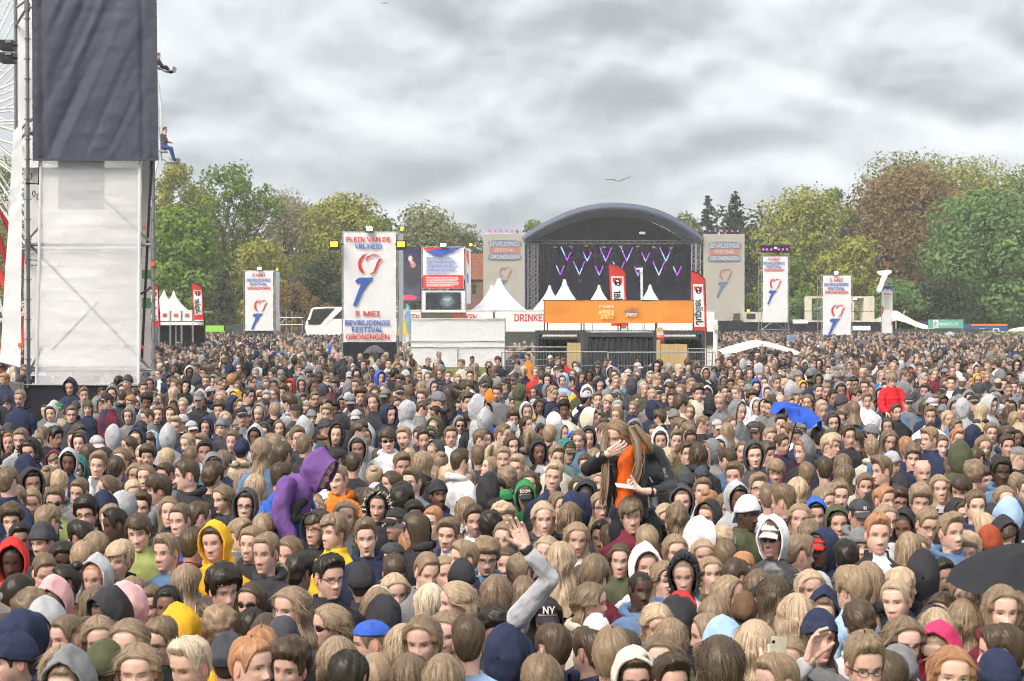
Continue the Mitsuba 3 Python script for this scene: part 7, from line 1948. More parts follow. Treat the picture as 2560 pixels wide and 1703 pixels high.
def hand(wrist, along, palm, curl=(.35, .3, .25, .3), size=1.0, left=False, spread=1.0, thumb=.5):
    """A hand with four unequal bent fingers and a thumb: from the wrist along the fingers, the palm looking along 'palm'."""
    y = np.asarray(along, float); y /= np.linalg.norm(y)
    z = np.asarray(palm, float); z -= y * (z @ y); z /= np.linalg.norm(z)
    x = np.cross(y, z) * (-1 if left else 1)
    B = np.stack([x, y, z]); k = size
    g = lambda p: (np.asarray(p) * k) @ B + np.asarray(wrist)
    bones = []
    kn = [(.033, .086, 0), (.011, .093, -.003), (-.012, .090, -.002), (-.033, .080, .002)]
    for q in kn:
        bones.append((g((q[0] * .55, .005, 0)), .018 * k, g(q), .0115 * k))
    for a, b in zip(kn, kn[1:]):
        bones.append((g(a), .0115 * k, g(b), .0115 * k))
    for i, (q, L) in enumerate(zip(kn, (.072, .082, .076, .060))):
        ang, p, fan = curl[i] * .5, np.array(q), (q[0] * 2.6) * spread
        r = .0098
        for s in (.46, .31, .23):
            dv = np.array([math.sin(fan) * math.cos(ang), math.cos(fan) * math.cos(ang), math.sin(ang)])
            e = p + dv * L * s
            bones.append((g(p), r * k, g(e), r * .92 * k)); p, r, ang = e, r * .93, ang + curl[i]
    p0, p1 = np.array([.020, .022, .006]), np.array([.045, .048, .016])
    p2 = p1 + np.array([.020, .026, .008 + .02 * thumb]); p3 = p2 + np.array([.006, .024, .006 + .014 * thumb])
    bones += [(g(p0), .017 * k, g(p1), .0135 * k), (g(p1), .0125 * k, g(p2), .011 * k), (g(p2), .011 * k, g(p3), .0092 * k)]
    return flesh(bones, .0068 * k, 3)


def skinned(parts, skin, seed=0):
    v, f, c = join([(a, b, np.asarray(skin) * (.92 + .16 * meshkit.noise(a * 40, seed))[:, None]) for a, b in parts])
    return v, f, c, 'skin'


def clothy(vf, col, m='cloth', seed=0, amp=.012, f=14):
    v = wrinkle(vf[0], amp, f, seed)
    return v, vf[1], np.asarray(col) * (.88 + .24 * meshkit.noise(v * 16, seed))[:, None], m


def posed_head(key, px, py, d, s, style, hc, yaw, pitch, roll=0, skin=0, fem=False, seed=1, extra=None, hlen=None, lod=0):
    """Head, neck and hair of a posed figure; py is the middle of the head."""
    rs = np.random.RandomState(seed)
    skn = np.array(SKIN[skin]); h = np.array(HAIR[hc])
    v, f, c = head(rs, lod, skn, h, fem, shut=pitch > 15, neck=-.2)
    R = rot(math.radians(yaw), math.radians(pitch), math.radians(roll))
    c0 = P(px, py, d)
    mv = lambda q: (q - PIVOT) @ R.T + PIVOT + c0
    if style == 'L':
        q = long_hair(rs, lod, h, hlen, .012, False)
    else:
        q = hair(rs, lod, style, h)
    return (mv(v), f, c, 'skin'), (mv(q[0]), q[1], q[2], 'hair'), mv


# the woman sitting on shoulders, wiping her face
k_ = tag('person', 'long-haired person in black leather jacket and orange top on shoulders, wiping face, holding phone', 'person')
d = 12.3; J = lambda x, y, o=0.0: P(x, y, d + o)
bd, hr, mv = posed_head(k_, 1546, 1086, d, 320, 'L', 'm', -32, 16, 6, 0, True, 3, hlen=.46)
hr = (hr[0], hr[1], hr[2] * np.array([1.35, 1.25, 1.1]), 'hair')
rh = hand(J(1524, 1132, -.26), J(1562, 1112, -.24) - J(1524, 1132, -.26), (0.25, .9, .35), (.55, .5, .5, .6), 1.0, True, .5)
lh = hand(J(1606, 1228, -.34), J(1572, 1218, -.40) - J(1606, 1228, -.34), (.1, -.35, .9), (.6, .75, .8, .85), 1.0, False, .5, .9)
fore = [flesh([(J(1520, 1135, -.25), .028, J(1500, 1142, -.22), .033), (J(1608, 1229, -.33), .026, J(1632, 1230, -.30), .032)] + chain([J(1500, 1142, -.22), J(1470, 1172, -.12), J(1545, 1142), J(1582, 1128)], [.026, .022, .022, .03]) + chain([J(1632, 1230, -.30), J(1676, 1212, -.05), J(1640, 1136, .03), J(1582, 1128)], [.026, .020, .022, .03]), .025, 2)]
scene[f'{k_}__body'] = shape((*join([bd[:3], skinned([rh, lh], SKIN[0])[:3], skinned(fore, SKIN[0])[:3]]), 'skin'))
put(f'{k_}__hair', hr)
tor = chain([J(1584, 1138), J(1588, 1180), J(1592, 1235), J(1592, 1300)], [.085, .125, .115, .13]) + [(J(1548, 1142, .02), .068, J(1632, 1134, .04), .072), (J(1558, 1190, .0), .105, J(1622, 1185, .02), .11), (J(1622, 1185, .02), .11, J(1648, 1200, .03), .075)]
tor += chain([J(1640, 1136, .03), J(1662, 1172, .02), J(1676, 1212, -.05)], [.066, .058, .050]) + chain([J(1676, 1212, -.05), J(1655, 1224, -.2), J(1628, 1231, -.3)], [.052, .046, .038])
tor += chain([J(1545, 1142, .0), J(1508, 1156, -.05), J(1470, 1172, -.12)], [.075, .066, .056]) + chain([J(1470, 1172, -.12), J(1490, 1155, -.18), J(1510, 1140, -.23)], [.058, .050, .040])
put(f'{k_}__jacket', clothy(flesh(tor, .025, 6), (.022, .023, .027), 'leather', 4, .022, 11))
flap = clothy(flesh([(J(1535, 1180, -.13), .03, J(1516, 1290, -.14), .012), (J(1530, 1165, -.1), .03, J(1540, 1260, -.1), .02)], .02, 3), (.024, .025, .03), 'leather', 5, .02, 12)
put(f'{k_}__jacket_flap', flap)
put(f'{k_}__jacket_flap_001', clothy(flesh(chain([J(1592, 1130, -.06), J(1600, 1165, -.13), J(1604, 1215, -.14), J(1606, 1292, -.14)], [.035, .05, .055, .05]), .02, 3), (.022, .023, .027), 'leather', 6, .02, 12))
r_ = np.random.RandomState(12)
for n_l, pts, rad in (('hair_strand', ((1520, 1072, -.08), (1508, 1112, -.13), (1514, 1165, -.20), (1512, 1215, -.21), (1506, 1262, -.2)), (.022, .034, .036, .030, .008)),
                      ('hair_strand_001', ((1574, 1070, -.08), (1592, 1105, -.15), (1598, 1145, -.20), (1594, 1180, -.21), (1582, 1212, -.21)), (.026, .036, .034, .026, .007)),
                      ('hair_strand_002', ((1588, 1065, .0), (1612, 1095, -.04), (1622, 1112, -.05), (1626, 1124, -.06)), (.03, .04, .03, .01))):
    fl_ = tubef([J(*q) for q in pts], np.array(rad) * .8, 10)
    locks = [(fl_[0], fl_[1], np.array(HAIR['m']) * 1.0)]
    for w_ in range(24):
        of = r_.normal(size=3) * .013
        q_ = [J(*q) + of * (.5 + .22 * i_) + r_.normal(size=3) * .006 for i_, q in enumerate(pts)]
        tb_ = tubef(q_, np.array(rad) * r_.uniform(.10, .20), 4)
        tc_ = np.array(HAIR['m']) * r_.uniform(.9, 1.2) * (1 + .8 * sstep(J(0, 1130)[2], J(0, 1250)[2], tb_[0][:, 2]))[:, None]
        locks.append((tb_[0], tb_[1], tc_))
    put(f'{k_}__{n_l}', (*join(locks), 'hair'))
put(f'{k_}__top', clothy(flesh(chain([J(1574, 1128, -.06), J(1566, 1160, -.09), J(1563, 1205, -.09), J(1560, 1258, -.09)], [.05, .062, .068, .07]), .02, 4), (.78, .135, .02), 'cloth', 6, .045, 12))
put(f'{k_}__hood', clothy(flesh([(J(1612, 1100, .06), .05, J(1602, 1122, .0), .06), (J(1612, 1105, .05), .045, J(1585, 1125, .06), .05)], .02, 4), (.78, .135, .02), 'cloth', 7, .02, 16))
MB().bar(J(1611, 1143, -.115), J(1614, 1216, -.16), .006, 5).done(f'{k_}__zip', 'steel')
MB().bar(J(1623, 1193, -.13), J(1632, 1207, -.13), .006, 5).done(f'{k_}__zip_001', 'steel')
MB().bar(J(1619, 1238, -.16), J(1624, 1270, -.17), .007, 5).done(f'{k_}__zip_002', 'steel')
b_ = blob(J(1609, 1134, -.11), (.014, .008, .014), 8, 6); scene[f'{k_}__press_stud'] = mikit.ply((b_[0], b_[1]), 'steel', smooth=True)
put(f'{k_}__trousers', clothy(flesh([(J(1575, 1300), .12, J(1548, 1330, -.12), .09), (J(1548, 1330, -.12), .09, J(1548, 1480, -.16), .06), (J(1605, 1300), .12, J(1626, 1320, -.12), .09), (J(1626, 1320, -.12), .09, J(1630, 1480, -.16), .06)], .04, 4), (.022, .024, .032), 'cloth', 8))
k_ = tag('phone', 'white phone held flat by the person in the leather jacket', 'phone')
c = J(1563, 1216, -.42)
put(f'{k_}__case', (*[x for x in (lambda m_: (m_.vertices @ rot(math.radians(10), math.radians(16), math.radians(8)).T + c, m_.faces))(trimesh.creation.box(extents=(.14, .07, .009)))], (.75, .75, .76), 'gloss'))

# the stooping figure in the purple hood
k_ = tag('person_001', 'person in purple hooded sweatshirt bending forward on shoulders, blue jacket tied round waist', 'person')
d = 12.6; J = lambda x, y, o=0.0: P(x, y, d + o)
bd, hr, mv = posed_head(k_, 778, 1170, d, 310, 'M', 'b', 68, 26, 0, 0, False, 6)
h_ = hood(np.random.RandomState(8), 0, CLOTH['purple'], None, .02, -.015)
arm_s = flesh(chain([J(732, 1372, -.24), J(726, 1352, -.22), J(706, 1310, -.22), J(714, 1216, -.15), J(752, 1206, .0), J(768, 1196, .0)], [.028, .028, .022, .022, .03, .035]), .025, 2)
hnd = hand(J(732, 1372, -.24), (.1, 0, -1), (0.8, .6, 0), (.4, .4, .45, .5), 1.0)
scene[f'{k_}__body'] = shape((*join([bd[:3], skinned([arm_s, hnd], SKIN[0])[:3]]), 'skin'))
hm_ = hr[0].mean(0); put(f'{k_}__hair', ((hr[0] - hm_) * .86 + hm_, hr[1], hr[2], 'hair'))
put(f'{k_}__hood', (mv(h_[0] * [1.02, 1.05, 1.0]), h_[1], h_[2], 'cloth'))
put(f'{k_}__sweatshirt', clothy(flesh(chain([J(765, 1208, .02), J(738, 1232, .04), J(724, 1290, .05), J(722, 1370, .05)], [.085, .15, .15, .14]) + [(J(716, 1212, -.14), .07, J(735, 1215, .18), .075)]
    + chain([J(714, 1216, -.15), J(702, 1262, -.20), J(706, 1310, -.22), J(724, 1348, -.23)], [.075, .070, .062, .050]) + chain([J(745, 1222, .2), J(750, 1280, .22), J(760, 1340, .15)], [.07, .06, .05]), .025, 6), CLOTH['purple'], 'cloth', 11, .040, 8))
put(f'{k_}__blue_jacket', clothy(flesh([(J(668, 1265, .02), .05, J(648, 1298, .0), .03), (J(668, 1265, .02), .05, J(700, 1330, -.02), .04), (J(690, 1240, .1), .04, J(664, 1275, .05), .04), (J(745, 1315, -.06), .06, J(752, 1372, -.05), .045), (J(700, 1330, -.02), .05, J(745, 1350, -.05), .05), (J(772, 1250, .05), .035, J(786, 1275, .05), .015), (J(752, 1330, -.05), .05, J(742, 1400, -.05), .04)], .02, 4), (.045, .13, .50), 'cloth', 12, .03, 16))
put(f'{k_}__bag', clothy(flesh([(J(742, 1268, -.17), .035, J(758, 1255, -.15), .035), (J(733, 1300, -.19), .035, J(752, 1295, -.17), .035), (J(742, 1268, -.17), .035, J(733, 1300, -.19), .035)], .02, 3), (.015, .015, .017), 'cloth', 13, .006))
put(f'{k_}__trousers', clothy(flesh([(J(722, 1375, .05), .13, J(700, 1410, -.12), .09), (J(700, 1410, -.12), .09, J(700, 1550, -.15), .06), (J(740, 1380, .05), .12, J(760, 1410, -.1), .09), (J(760, 1410, -.1), .09, J(762, 1550, -.14), .06)], .04, 4), (.03, .035, .05), 'cloth', 14))

# the boy in the red quilted jacket
k_ = tag('person_002', 'fair-haired child in bright red quilted jacket sitting on a man\'s shoulders', 'person')
d = 27.0; J = lambda x, y, o=0.0: P(x, y, d + o)
bd, hr, mv = posed_head(k_, 2226, 951, d, 140, 'M', 'd', 12, 14, 0, 0, False, 9, lod=1)
sh_ = .90
hands_ = [hand(J(x, 1030, -.22), (dx, -.3, -.6), (-dx, .3, -.5), (.5, .5, .5, .5), .85, dx > 0) for x, dx in ((2216, .5), (2258, -.5))]
scene[f'{k_}__body'] = shape((*join([bd[:3], skinned(hands_ + [flesh(chain([J(2216, 1030, -.22), J(2206, 1022, -.12), J(2209, 983), J(2227, 974)], [.02, .022, .022, .04]) + chain([J(2258, 1030, -.22), J(2262, 1025, -.12), J(2251, 983), J(2227, 974)], [.02, .022, .022, .04]), .025, 2)], SKIN[0])[:3]]), 'skin'))
put(f'{k_}__hair', hr)
v, f = flesh(chain([J(2229, 974), J(2230, 995), J(2230, 1020), J(2230, 1042)], [.09, .125, .125, .12]) + [(J(2213, 981), .065, J(2249, 981), .065)]
    + chain([J(2209, 983), J(2203, 1005, -.03), J(2206, 1022, -.12), J(2215, 1029, -.2)], [.065, .06, .052, .042]) + chain([J(2251, 983), J(2260, 1005, -.03), J(2262, 1025, -.12), J(2257, 1030, -.2)], [.065, .06, .052, .042]), .022, 5)
v = v + normals(v, f) * (np.abs(np.sin(v[:, 2:] * 42)) * .010)
put(f'{k_}__jacket', (v, f, np.array((.68, .030, .040)) * (.9 + .2 * meshkit.noise(v * 12, 2))[:, None], 'cloth'))
put(f'{k_}__trousers', clothy(flesh([(J(2222, 1042), .1, J(2214, 1052, -.2), .07), (J(2240, 1042), .1, J(2252, 1052, -.2), .07), (J(2214, 1052, -.2), .07, J(2216, 1090, -.22), .05), (J(2252, 1052, -.2), .07, J(2250, 1090, -.22), .05)], .03, 4), (.03, .035, .06), 'cloth', 15))


def raised(key, wrist, elbow, shoulder, along, palm, d, sleeve, skin=0, left=False, curl=(.3, .25, .25, .3), band=None, size=1.0, spread=1.0, name='raised_arm', wr=(.030, .034), gap=.0):
    """An arm of the person 'key' held up out of the crowd; places are (x, y, nearer or farther)."""
    J = lambda q: P(q[0], q[1], d + q[2])
    w, e, s = J(wrist), J(elbow), J(shoulder)
    h = hand(w, along, palm, curl, size, left, spread)
    cut = w + (e - w) * .22
    v, f, c, m = skinned([h, flesh([(w, wr[0] * .9, cut, wr[1] * .95)], .015, 3)], SKIN[skin])
    put(f'{key}__{name}', (v, f, c, m))
    put(f'{key}__{name}_sleeve', clothy(flesh(chain([cut, (cut + e) / 2, e], [.040, .046, .050]) + chain([e, (e + s) / 2, s], [.051, .056, .066]), .018, 4), CLOTH[sleeve], 'cloth', 21, .022, 18))
    if band:
        t = (cut - w) / np.linalg.norm(cut - w)
        v, f, _ = tubef([w + t * .004, w + t * .03], .037, 10, True)
        put(f'{key}__wrist_band', (v, f, CLOTH[band], 'cloth'))


def umbrella(cx, top, half, rim, d, col, label, tilt=0.0, broken=0.0, ribs=8, seed=0, handle=None):
    k = tag(new('umbrella'), label, 'umbrella')
    c = P(cx, top, d); r = half / FPX * d; h = (rim - top) / FPX * d
    rs = np.random.RandomState(seed)
    na, nr = ribs * 6, 9
    an = np.arange(na) / na * 2 * np.pi; t = np.linspace(.02, 1, nr)
    A, Tt = np.meshgrid(an, t)
    sc = 1 - .045 * np.sin(A * ribs / 2) ** 2 * 1.0 * Tt
    sag = .11 * np.abs(np.sin(A * ribs / 2)) * Tt * r
    x, y = r * Tt * np.cos(A) * sc, r * Tt * np.sin(A) * sc
    z = -h * Tt ** 2.0 - sag * .4 + broken * (meshkit.fbm(np.stack([np.cos(A) * 1.6, np.sin(A) * 1.6, Tt], -1), 2, seed) - .5) * r * 1.6 * Tt
    v = np.stack([x, y, z], -1).reshape(-1, 3)
    R = rot(0, math.radians(tilt), math.radians(broken * 14))
    v = v @ R.T
    col = np.asarray(col)
    gore = (A * ribs / (2 * np.pi)).astype(int)
    cc = col * (.9 + .2 * ((gore * 7 % 5) / 5.0).reshape(-1, 1))
    put(f'{k}__canopy', (v + c, grid_faces(nr, na), cc, 'cloth'))
    m = MB()
    for i in range(ribs):
        q = v.reshape(nr, na, 3)[:, i * 6] + c - [0, 0, .012]
        m.tube(q, .006 + r * .004, 4)
    m.done(f'{k}__ribs', 'dark_steel')
    e = np.array([0, 0, -.75 if handle is None else -handle]) @ R.T
    MB().bar(c + np.array([0, 0, .05]) @ R.T, c + e, .009, 6).done(f'{k}__shaft', 'dark_steel')
    pts = [c + e + np.array([0, .03 * (1 - math.cos(a)), -.03 * math.sin(a)]) @ R.T for a in np.linspace(0, 3.1, 6)]
    MB().tube(pts, .013, 6).done(f'{k}__handle', 'dark_steel')
    return k


umbrella(2592, 1362, 222, 1452, 9.0, (.030, .031, .036), 'large black umbrella cut by the right picture edge in the near crowd', 4, 0, 8, 1)
umbrella(2001, 1016, 70, 1048, 19.5, (.035, .10, .50), 'crumpled bright blue umbrella over the crowd, wind-bent', 14, .85, 8, 2)
umbrella(937, 863, 30, 885, 70, (.10, .10, .12), 'small dark grey umbrella before the tallest banner tower base', -8, 0, 8, 3)
umbrella(2161, 849, 27, 870, 88, (.12, .105, .12), 'grey violet umbrella in the far right crowd', 4, 0, 8, 4)
umbrella(1743, 936, 48, 964, 36, (.025, .025, .03), 'black umbrella held low right of the dark container front', 4, 0, 8, 5)
umbrella(1352, 960, 28, 977, 34, (.03, .035, .07), 'navy umbrella left of the light blue quilted coat', 4, 0, 8, 6)
umbrella(1846, 944, 21, 960, 41, (.10, .15, .28), 'muted blue umbrella tip between hooded people right of the black umbrella', 4, 0, 8, 7)
umbrella(1979, 837, 14, 848, 104, (.12, .20, .32), 'small slate blue umbrella between the two right banner towers', 4, 0, 8, 8)
umbrella(2375, 829, 13, 838, 150, (.35, .42, .50), 'tiny pale umbrella in the farthest crowd under the exit sign', 0, 0, 8, 9, 1.0)
umbrella(2536, 833, 14, 842, 150, (.10, .10, .12), 'tiny dark umbrella in the farthest crowd at right edge', 0, 0, 8, 10, 1.0)

# gulls
for i, (x, y, d, s, flap, yaw, lab) in enumerate(((1545, 453, 60, 64, .55, .35, 'white gull with raised wings gliding above the stage roof'), (963, 10, 90, 26, .1, 0, 'small dark bird high in the sky near the top edge'))):
    k = tag(new('bird'), lab, 'bird')
    c = P(x, y, d); S = s / FPX * d / 2
    bv, bf, _ = tubef([(-.42, 0, .05), (-.25, 0, .02), (0, 0, 0), (.22, 0, .0), (.34, 0, .02)], np.array([.02, .06, .085, .06, .03]), 8, True)
    R = rot(math.radians(60), 0, 0); m_ = 'white_pvc' if i == 0 else 'dark_steel'
    scene[f'{k}__body'] = mikit.ply((bv * S * .9 @ R.T + c, bf), m_, smooth=True)
    for sx in (-1, 1):
        u = np.linspace(0, 1, 8); z = np.where(u < .45, u * .5, .225 + (u - .45) * (.55 if sx > 0 else .02)) * flap * 1.2
        le = np.stack([sx * u, -.12 * np.sin(u * 3) + .1 * u, z], -1); te = le + np.stack([0 * u, .24 * (1 - u ** 2) + .02, -.02 + 0 * u], -1)
        v = np.vstack([le, te, le - [0, 0, .02], te - [0, 0, .012]]) * S
        f = grid_faces(2, 8, False)
        scene[new(f'{k}__wing')] = mikit.ply((v + c, np.vstack([f, f[:, ::-1] + 16])), 'wing_grey' if 'wing_grey' in scene else mat('wing_grey', (.30, .31, .33), .8, .2), smooth=True)

# riders on the chair wheel
for i, (x, y, lean) in enumerate(((403, 148, 1), (416, 338, 0))):
    d = 69.0; s = d / FPX
    kc = tag(new('wheel_chair'), ('upper', 'lower')[i] + ' wire seat basket of the chair wheel, right of the black cloth', 'seat', 'seats of the chair wheel')
    c = P(x, y, d)
    m = MB()
    fx, fz = (22, -28) if lean else (18, -66)
    for q in range(5):
        m.tube([c + np.array([fx - 24 + q * 1.0, 0, fz + 4 - q]) * s + [0, -.3 + q * .15, 0], c + np.array([fx - 8, 0, fz - 5]) * s + [0, -.3 + q * .15, 0], c + np.array([fx + 12, 0, fz - 3]) * s + [0, -.3 + q * .15, 0], c + np.array([fx + 14, 0, fz + 6]) * s + [0, -.3 + q * .15, 0]], .022, 4)
    m.done(f'{kc}__basket', 'steel')
    MB().box(c + np.array([-14, 0, fz + (4 if lean else 22)]) * s + [0, -.3, 0], c + np.array([2, 0, fz + (8 if lean else 26)]) * s + [0, .3, 0]).done(f'{kc}__seat', 'steel')
    MB().bar(c + np.array([-16, 0, 20]) * s, c + np.array([-10, 0, fz]) * s, .03).done(f'{kc}__hanger', 'steel')
    kp = tag(f'person_{3 + i:03d}', ('person leaning back on the upper seat of the chair wheel, legs forward', 'person in blue jeans sitting on the lower seat of the chair wheel')[i], 'person')
    J = lambda a, b, o=0.0: c + np.array([a, 0, -b]) * s + [0, o, 0]
    hd = head(np.random.RandomState(i), 2, np.array(SKIN[0]), np.array(HAIR['k']), False, neck=-.2)
    R = rot(math.radians(80), 0); hp_ = hair(np.random.RandomState(i), 2, 'S', HAIR['k'])
    hc_ = J(-5, -6) if lean else J(-2, -12)
    nk = J(-7, 6) if lean else J(-6, 2); hip = J(0, 20) if lean else J(-4, 30); kn = J(14, 22) if lean else J(12, 34); ft = J(24, 34) if lean else J(20, 62)
    hnds = [flesh([(J(10, 18, o), .045, J(13, 19, o), .03), (J(12, 18, o), .02, J(15, 17, o), .015)], .03, 2) for o in (-.2, .2)]
    arms_ = [flesh(chain([hc_ + [0, 0, -.16], nk + [0, o * .8, 0], J(2, 16, o), J(10, 18, o)], [.05, .045, .035, .03]), .04, 2) for o in (-.2, .2)]
    put(f'{kp}__body', (*join([(hd[0] @ R.T + hc_, hd[1], hd[2]), skinned(hnds + arms_, SKIN[0])[:3]]), 'skin'))
    put(f'{kp}__hair', (hp_[0] @ R.T + hc_, hp_[1], hp_[2], 'hair'))
    put(f'{kp}__jacket', clothy(flesh([(nk, .12, hip, .15), (nk + [0, -.16, -.02], .07, nk + [0, .16, -.02], .07)] + [b for o in (-.2, .2) for b in ((nk + [0, o, 0], .06, J(2, 16, o), .05), (J(2, 16, o), .05, J(10, 18, o), .04))], .05, 4), (.03, .035, .06) if lean else (.10, .09, .11), 'cloth', 30))
    put(f'{kp}__trousers', clothy(flesh([b for o in (-.1, .1) for b in ((hip + [0, o, 0], .10, kn + [0, o, 0], .08), (kn + [0, o, 0], .08, ft + [0, o, 0], .05), (ft + [0, o, 0], .05, ft + np.array([5, 0, 1]) * s + [0, o, 0], .045))], .05, 4), (.02, .022, .05) if lean else (.045, .09, .24), 'cloth', 31))
# ------------------------------------------------------------------ the crowd: the largest three hundred one by one, the rest as one mass
people = place(parse())
rs = random.Random(77)
SPECIAL = [(P(2232, 1000, y_)[0], y_, .35) for y_ in (22.5, 23.2, 24, 24.8, 25.6, 26.4)] + [(P(1590, 1300, 12.4)[0], 12.45, .25), (P(722, 1380, 12.7)[0], 12.75, .25)]
BLOCK = [(-9.6, -7.9, 39.2, 44), (P(1350, 0, 60)[0], P(1650, 0, 60)[0], 58.5, 69.5), (P(1340, 0, 66)[0], P(1760, 0, 66)[0], 64.5, 69.5), (P(1025, 0, 72)[0], P(1264, 0, 72)[0], 71, 73.5), (P(850, 0, 84)[0], P(1000, 0, 84)[0], 83, 87),
         (P(1050, 0, 110)[0], P(1170, 0, 110)[0], 109, 113), (P(1000, 0, 104)[0], P(1790, 0, 104)[0], 103, 122), (P(606, 0, 160)[0], P(700, 0, 160)[0], 159, 163), (P(1900, 0, 163)[0], P(1975, 0, 163)[0], 162, 166), (P(2050, 0, 147)[0], P(2133, 0, 147)[0], 146, 150),
         (P(392, 0, 98)[0], P(516, 0, 98)[0], 96, 110), (P(2200, 0, 151)[0], P(2236, 0, 151)[0], 149, 154)]
BLOCK[0] = (P(50, 0, 40)[0], P(402, 0, 40)[0], 27.5, 45)
BLOCK.append((P(60, 0, 25)[0], P(395, 0, 25)[0], 22, 27.6))


def filler(X, Y, H, r):
    d = {'x': 1280 + X / Y * FPX, 'hh': .255 * FPX / Y, 's': FPX / Y, 'dist': Y, 'X': X, 'style': r.choice('SSSQQMCLLLLTBS'), 'hair': r.choice('dddmmmmkkkbbnr') if r.random() < .7 else r.choice('dmk'), 'skin': r.choice([0, 0, 0, 0, 1, 1, 1, 2, 3]), 'shut': False}
    d['fem'] = d['style'] in 'LBPT'
    if d['skin'] > 1: d['hair'] = 'n'
    d['yaw'] = r.choice([r.uniform(-45, 45), r.uniform(-90, 90), r.uniform(120, 240), r.uniform(-20, 20)])
    d['roll'], d['pitch'] = r.uniform(-5, 5), r.uniform(-2, 12)
    if r.random() < .17:
        d['hat'] = r.choice(['hood', 'hood', 'beanie', 'cap', 'cap']); d['hatc'] = r.choice(['black', 'black', 'navy', 'charcoal', 'grey', 'lightgrey', 'olive', 'maroon', 'white'])
    dress(d, r)
    z = H - .117
    d['yc'] = HORIZON + (EYE - z) / Y * FPX; d['top'] = d['yc'] - d['hh'] / 2
    d['pos'] = np.array([X, Y, z]); d['ground'] = -z
    return d


MUST = [('C', 110, 15), ('C', 255, 915), ('D', 960, 436), ('D', 710, 123), ('C', 90, 738), ('D', 400, 1058), ('D', 185, 1245), ('C', 940, 105), ('E', 1290, 653), ('E', 2325, 698), ('F', 1430, -10), ('D', 1740, 412), ('G', 1665, 798)]
for v_, a_, b_ in MUST:                                        # those whose marks or lifted arms should stay in sight
    x_, y_, k_ = VIEWS[v_]
    d = min(people, key=lambda d: (d['x'] - x_ - a_ / k_) ** 2 + (d['top'] - y_ - b_ / k_) ** 2)
    d['must'] = 1
    SPECIAL += [(d['X'] * (1 - q / d['dist']), d['dist'] - q, .22) for q in (.4, .8, 1.2, 1.6)]
cells = {}


def room(X, Y, need):
    i, j = int(math.floor(X)), int(math.floor(Y))
    for a in (-1, 0, 1):
        for b in (-1, 0, 1):
            for x, y in cells.get((i + a, j + b), ()):
                if (x - X) ** 2 + ((y - Y) * 1.0) ** 2 < need * need:
                    return False
    for x, y, r in SPECIAL:
        if (x - X) ** 2 + (y - Y) ** 2 < (r + .2) ** 2:
            return False
    return not any(a - .3 < X < b + .3 and c - .3 < Y < e + .3 for a, b, c, e in BLOCK)


def take(X, Y):
    cells.setdefault((int(math.floor(X)), int(math.floor(Y))), []).append((X, Y))


for d in people:
    take(d['X'], d['dist'])
extra, Y = [], 7.0
while Y < 58:                                                  # the packed part of the crowd
    step = .46 if Y < 22 else .58 if Y < 32 else .76
    X = -.335 * Y - 1
    while X < .335 * Y + 1:
        x, y = X + rs.uniform(-.18, .18), Y + rs.uniform(-.18, .18)
        px = 1280 + x / y * FPX
        if Y > 43 and (840 < px < 1240 and rs.random() < .88 or 1240 < px < 1800 and (Y > 50 or rs.random() < .72)):
            X += step; continue
        if Y > 40 and rs.random() < .40:
            X += step; continue
        if rs.random() < (.62 if Y < 22 else 1) and room(x, y, .42 if Y < 30 else .5):
            d = filler(x, y, rs.uniform(1.52, 1.90) if Y > 22 else rs.uniform(1.56, 1.70), rs)
            extra.append(d); take(x, y)
        X += step
    Y += step * .92
people += extra
people.sort(key=lambda d: d['dist'])
inview = [d for d in people if -30 < d['x'] < 2590 and d['top'] < 1700]
table_ = {id(d) for d in people} - {id(d) for d in extra}
single = sorted(inview, key=lambda d: 0 if d.get('must') else d['dist'] * (1.0 if id(d) in table_ else 1.45))[:292]            # those in between are mostly hidden
chosen = {id(d) for d in single}
rest = [d for d in people if id(d) not in chosen]


# what sets each one apart, for the labels
HAIRW = {'b': 'blond', 'd': 'dark blond', 'm': 'brown', 'k': 'dark brown', 'n': 'black', 'r': 'ginger', 'w': 'white blond', 'g': 'grey'}
STYLEW = {'S': 'short', 'Q': 'swept-up', 'M': 'mop of', 'C': 'curly', 'A': 'tightly curled', 'Z': 'cropped', 'L': 'long', 'B': 'bunned', 'P': 'ponytailed', 'T': 'tied-back'}
HATW = {'hood': 'hood', 'fur': 'fur-edged hood', 'cap': 'cap', 'bcap': 'backward cap', 'beanie': 'beanie', 'wrap': 'head wrap', 'band': 'headband'}


def look_of(d):
    c = PLAIN.get(d.get('hatc'), d.get('hatc'))
    if d.get('hat') == 'fur': c = 'cream' if d['hatc'] == 'black' and d['furc'][0] > .4 else 'black'
    if d.get('hat'):
        w = f'{c} {HATW[d["hat"]]}'
    elif d['style'] == 'O':
        w = 'bald head'
    else:
        w = f'{STYLEW[d["style"]]} {HAIRW[d["hair"]]} hair'
    if d.get('cap2'): w += f' over {d["cap2"]} cap'
    g = d.get('glasses')
    if g and abs(d['yaw']) < 100: w += ' and sunglasses' if g.startswith('sun') else ' and glasses'
    if d.get('onhead'): w += ' and white sunglasses on top'
    return w


def facing(d):
    y = (d['yaw'] + 180) % 360 - 180
    return 'from behind' if abs(y) > 115 else 'looking right' if y > 35 else 'looking left' if y < -35 else ''


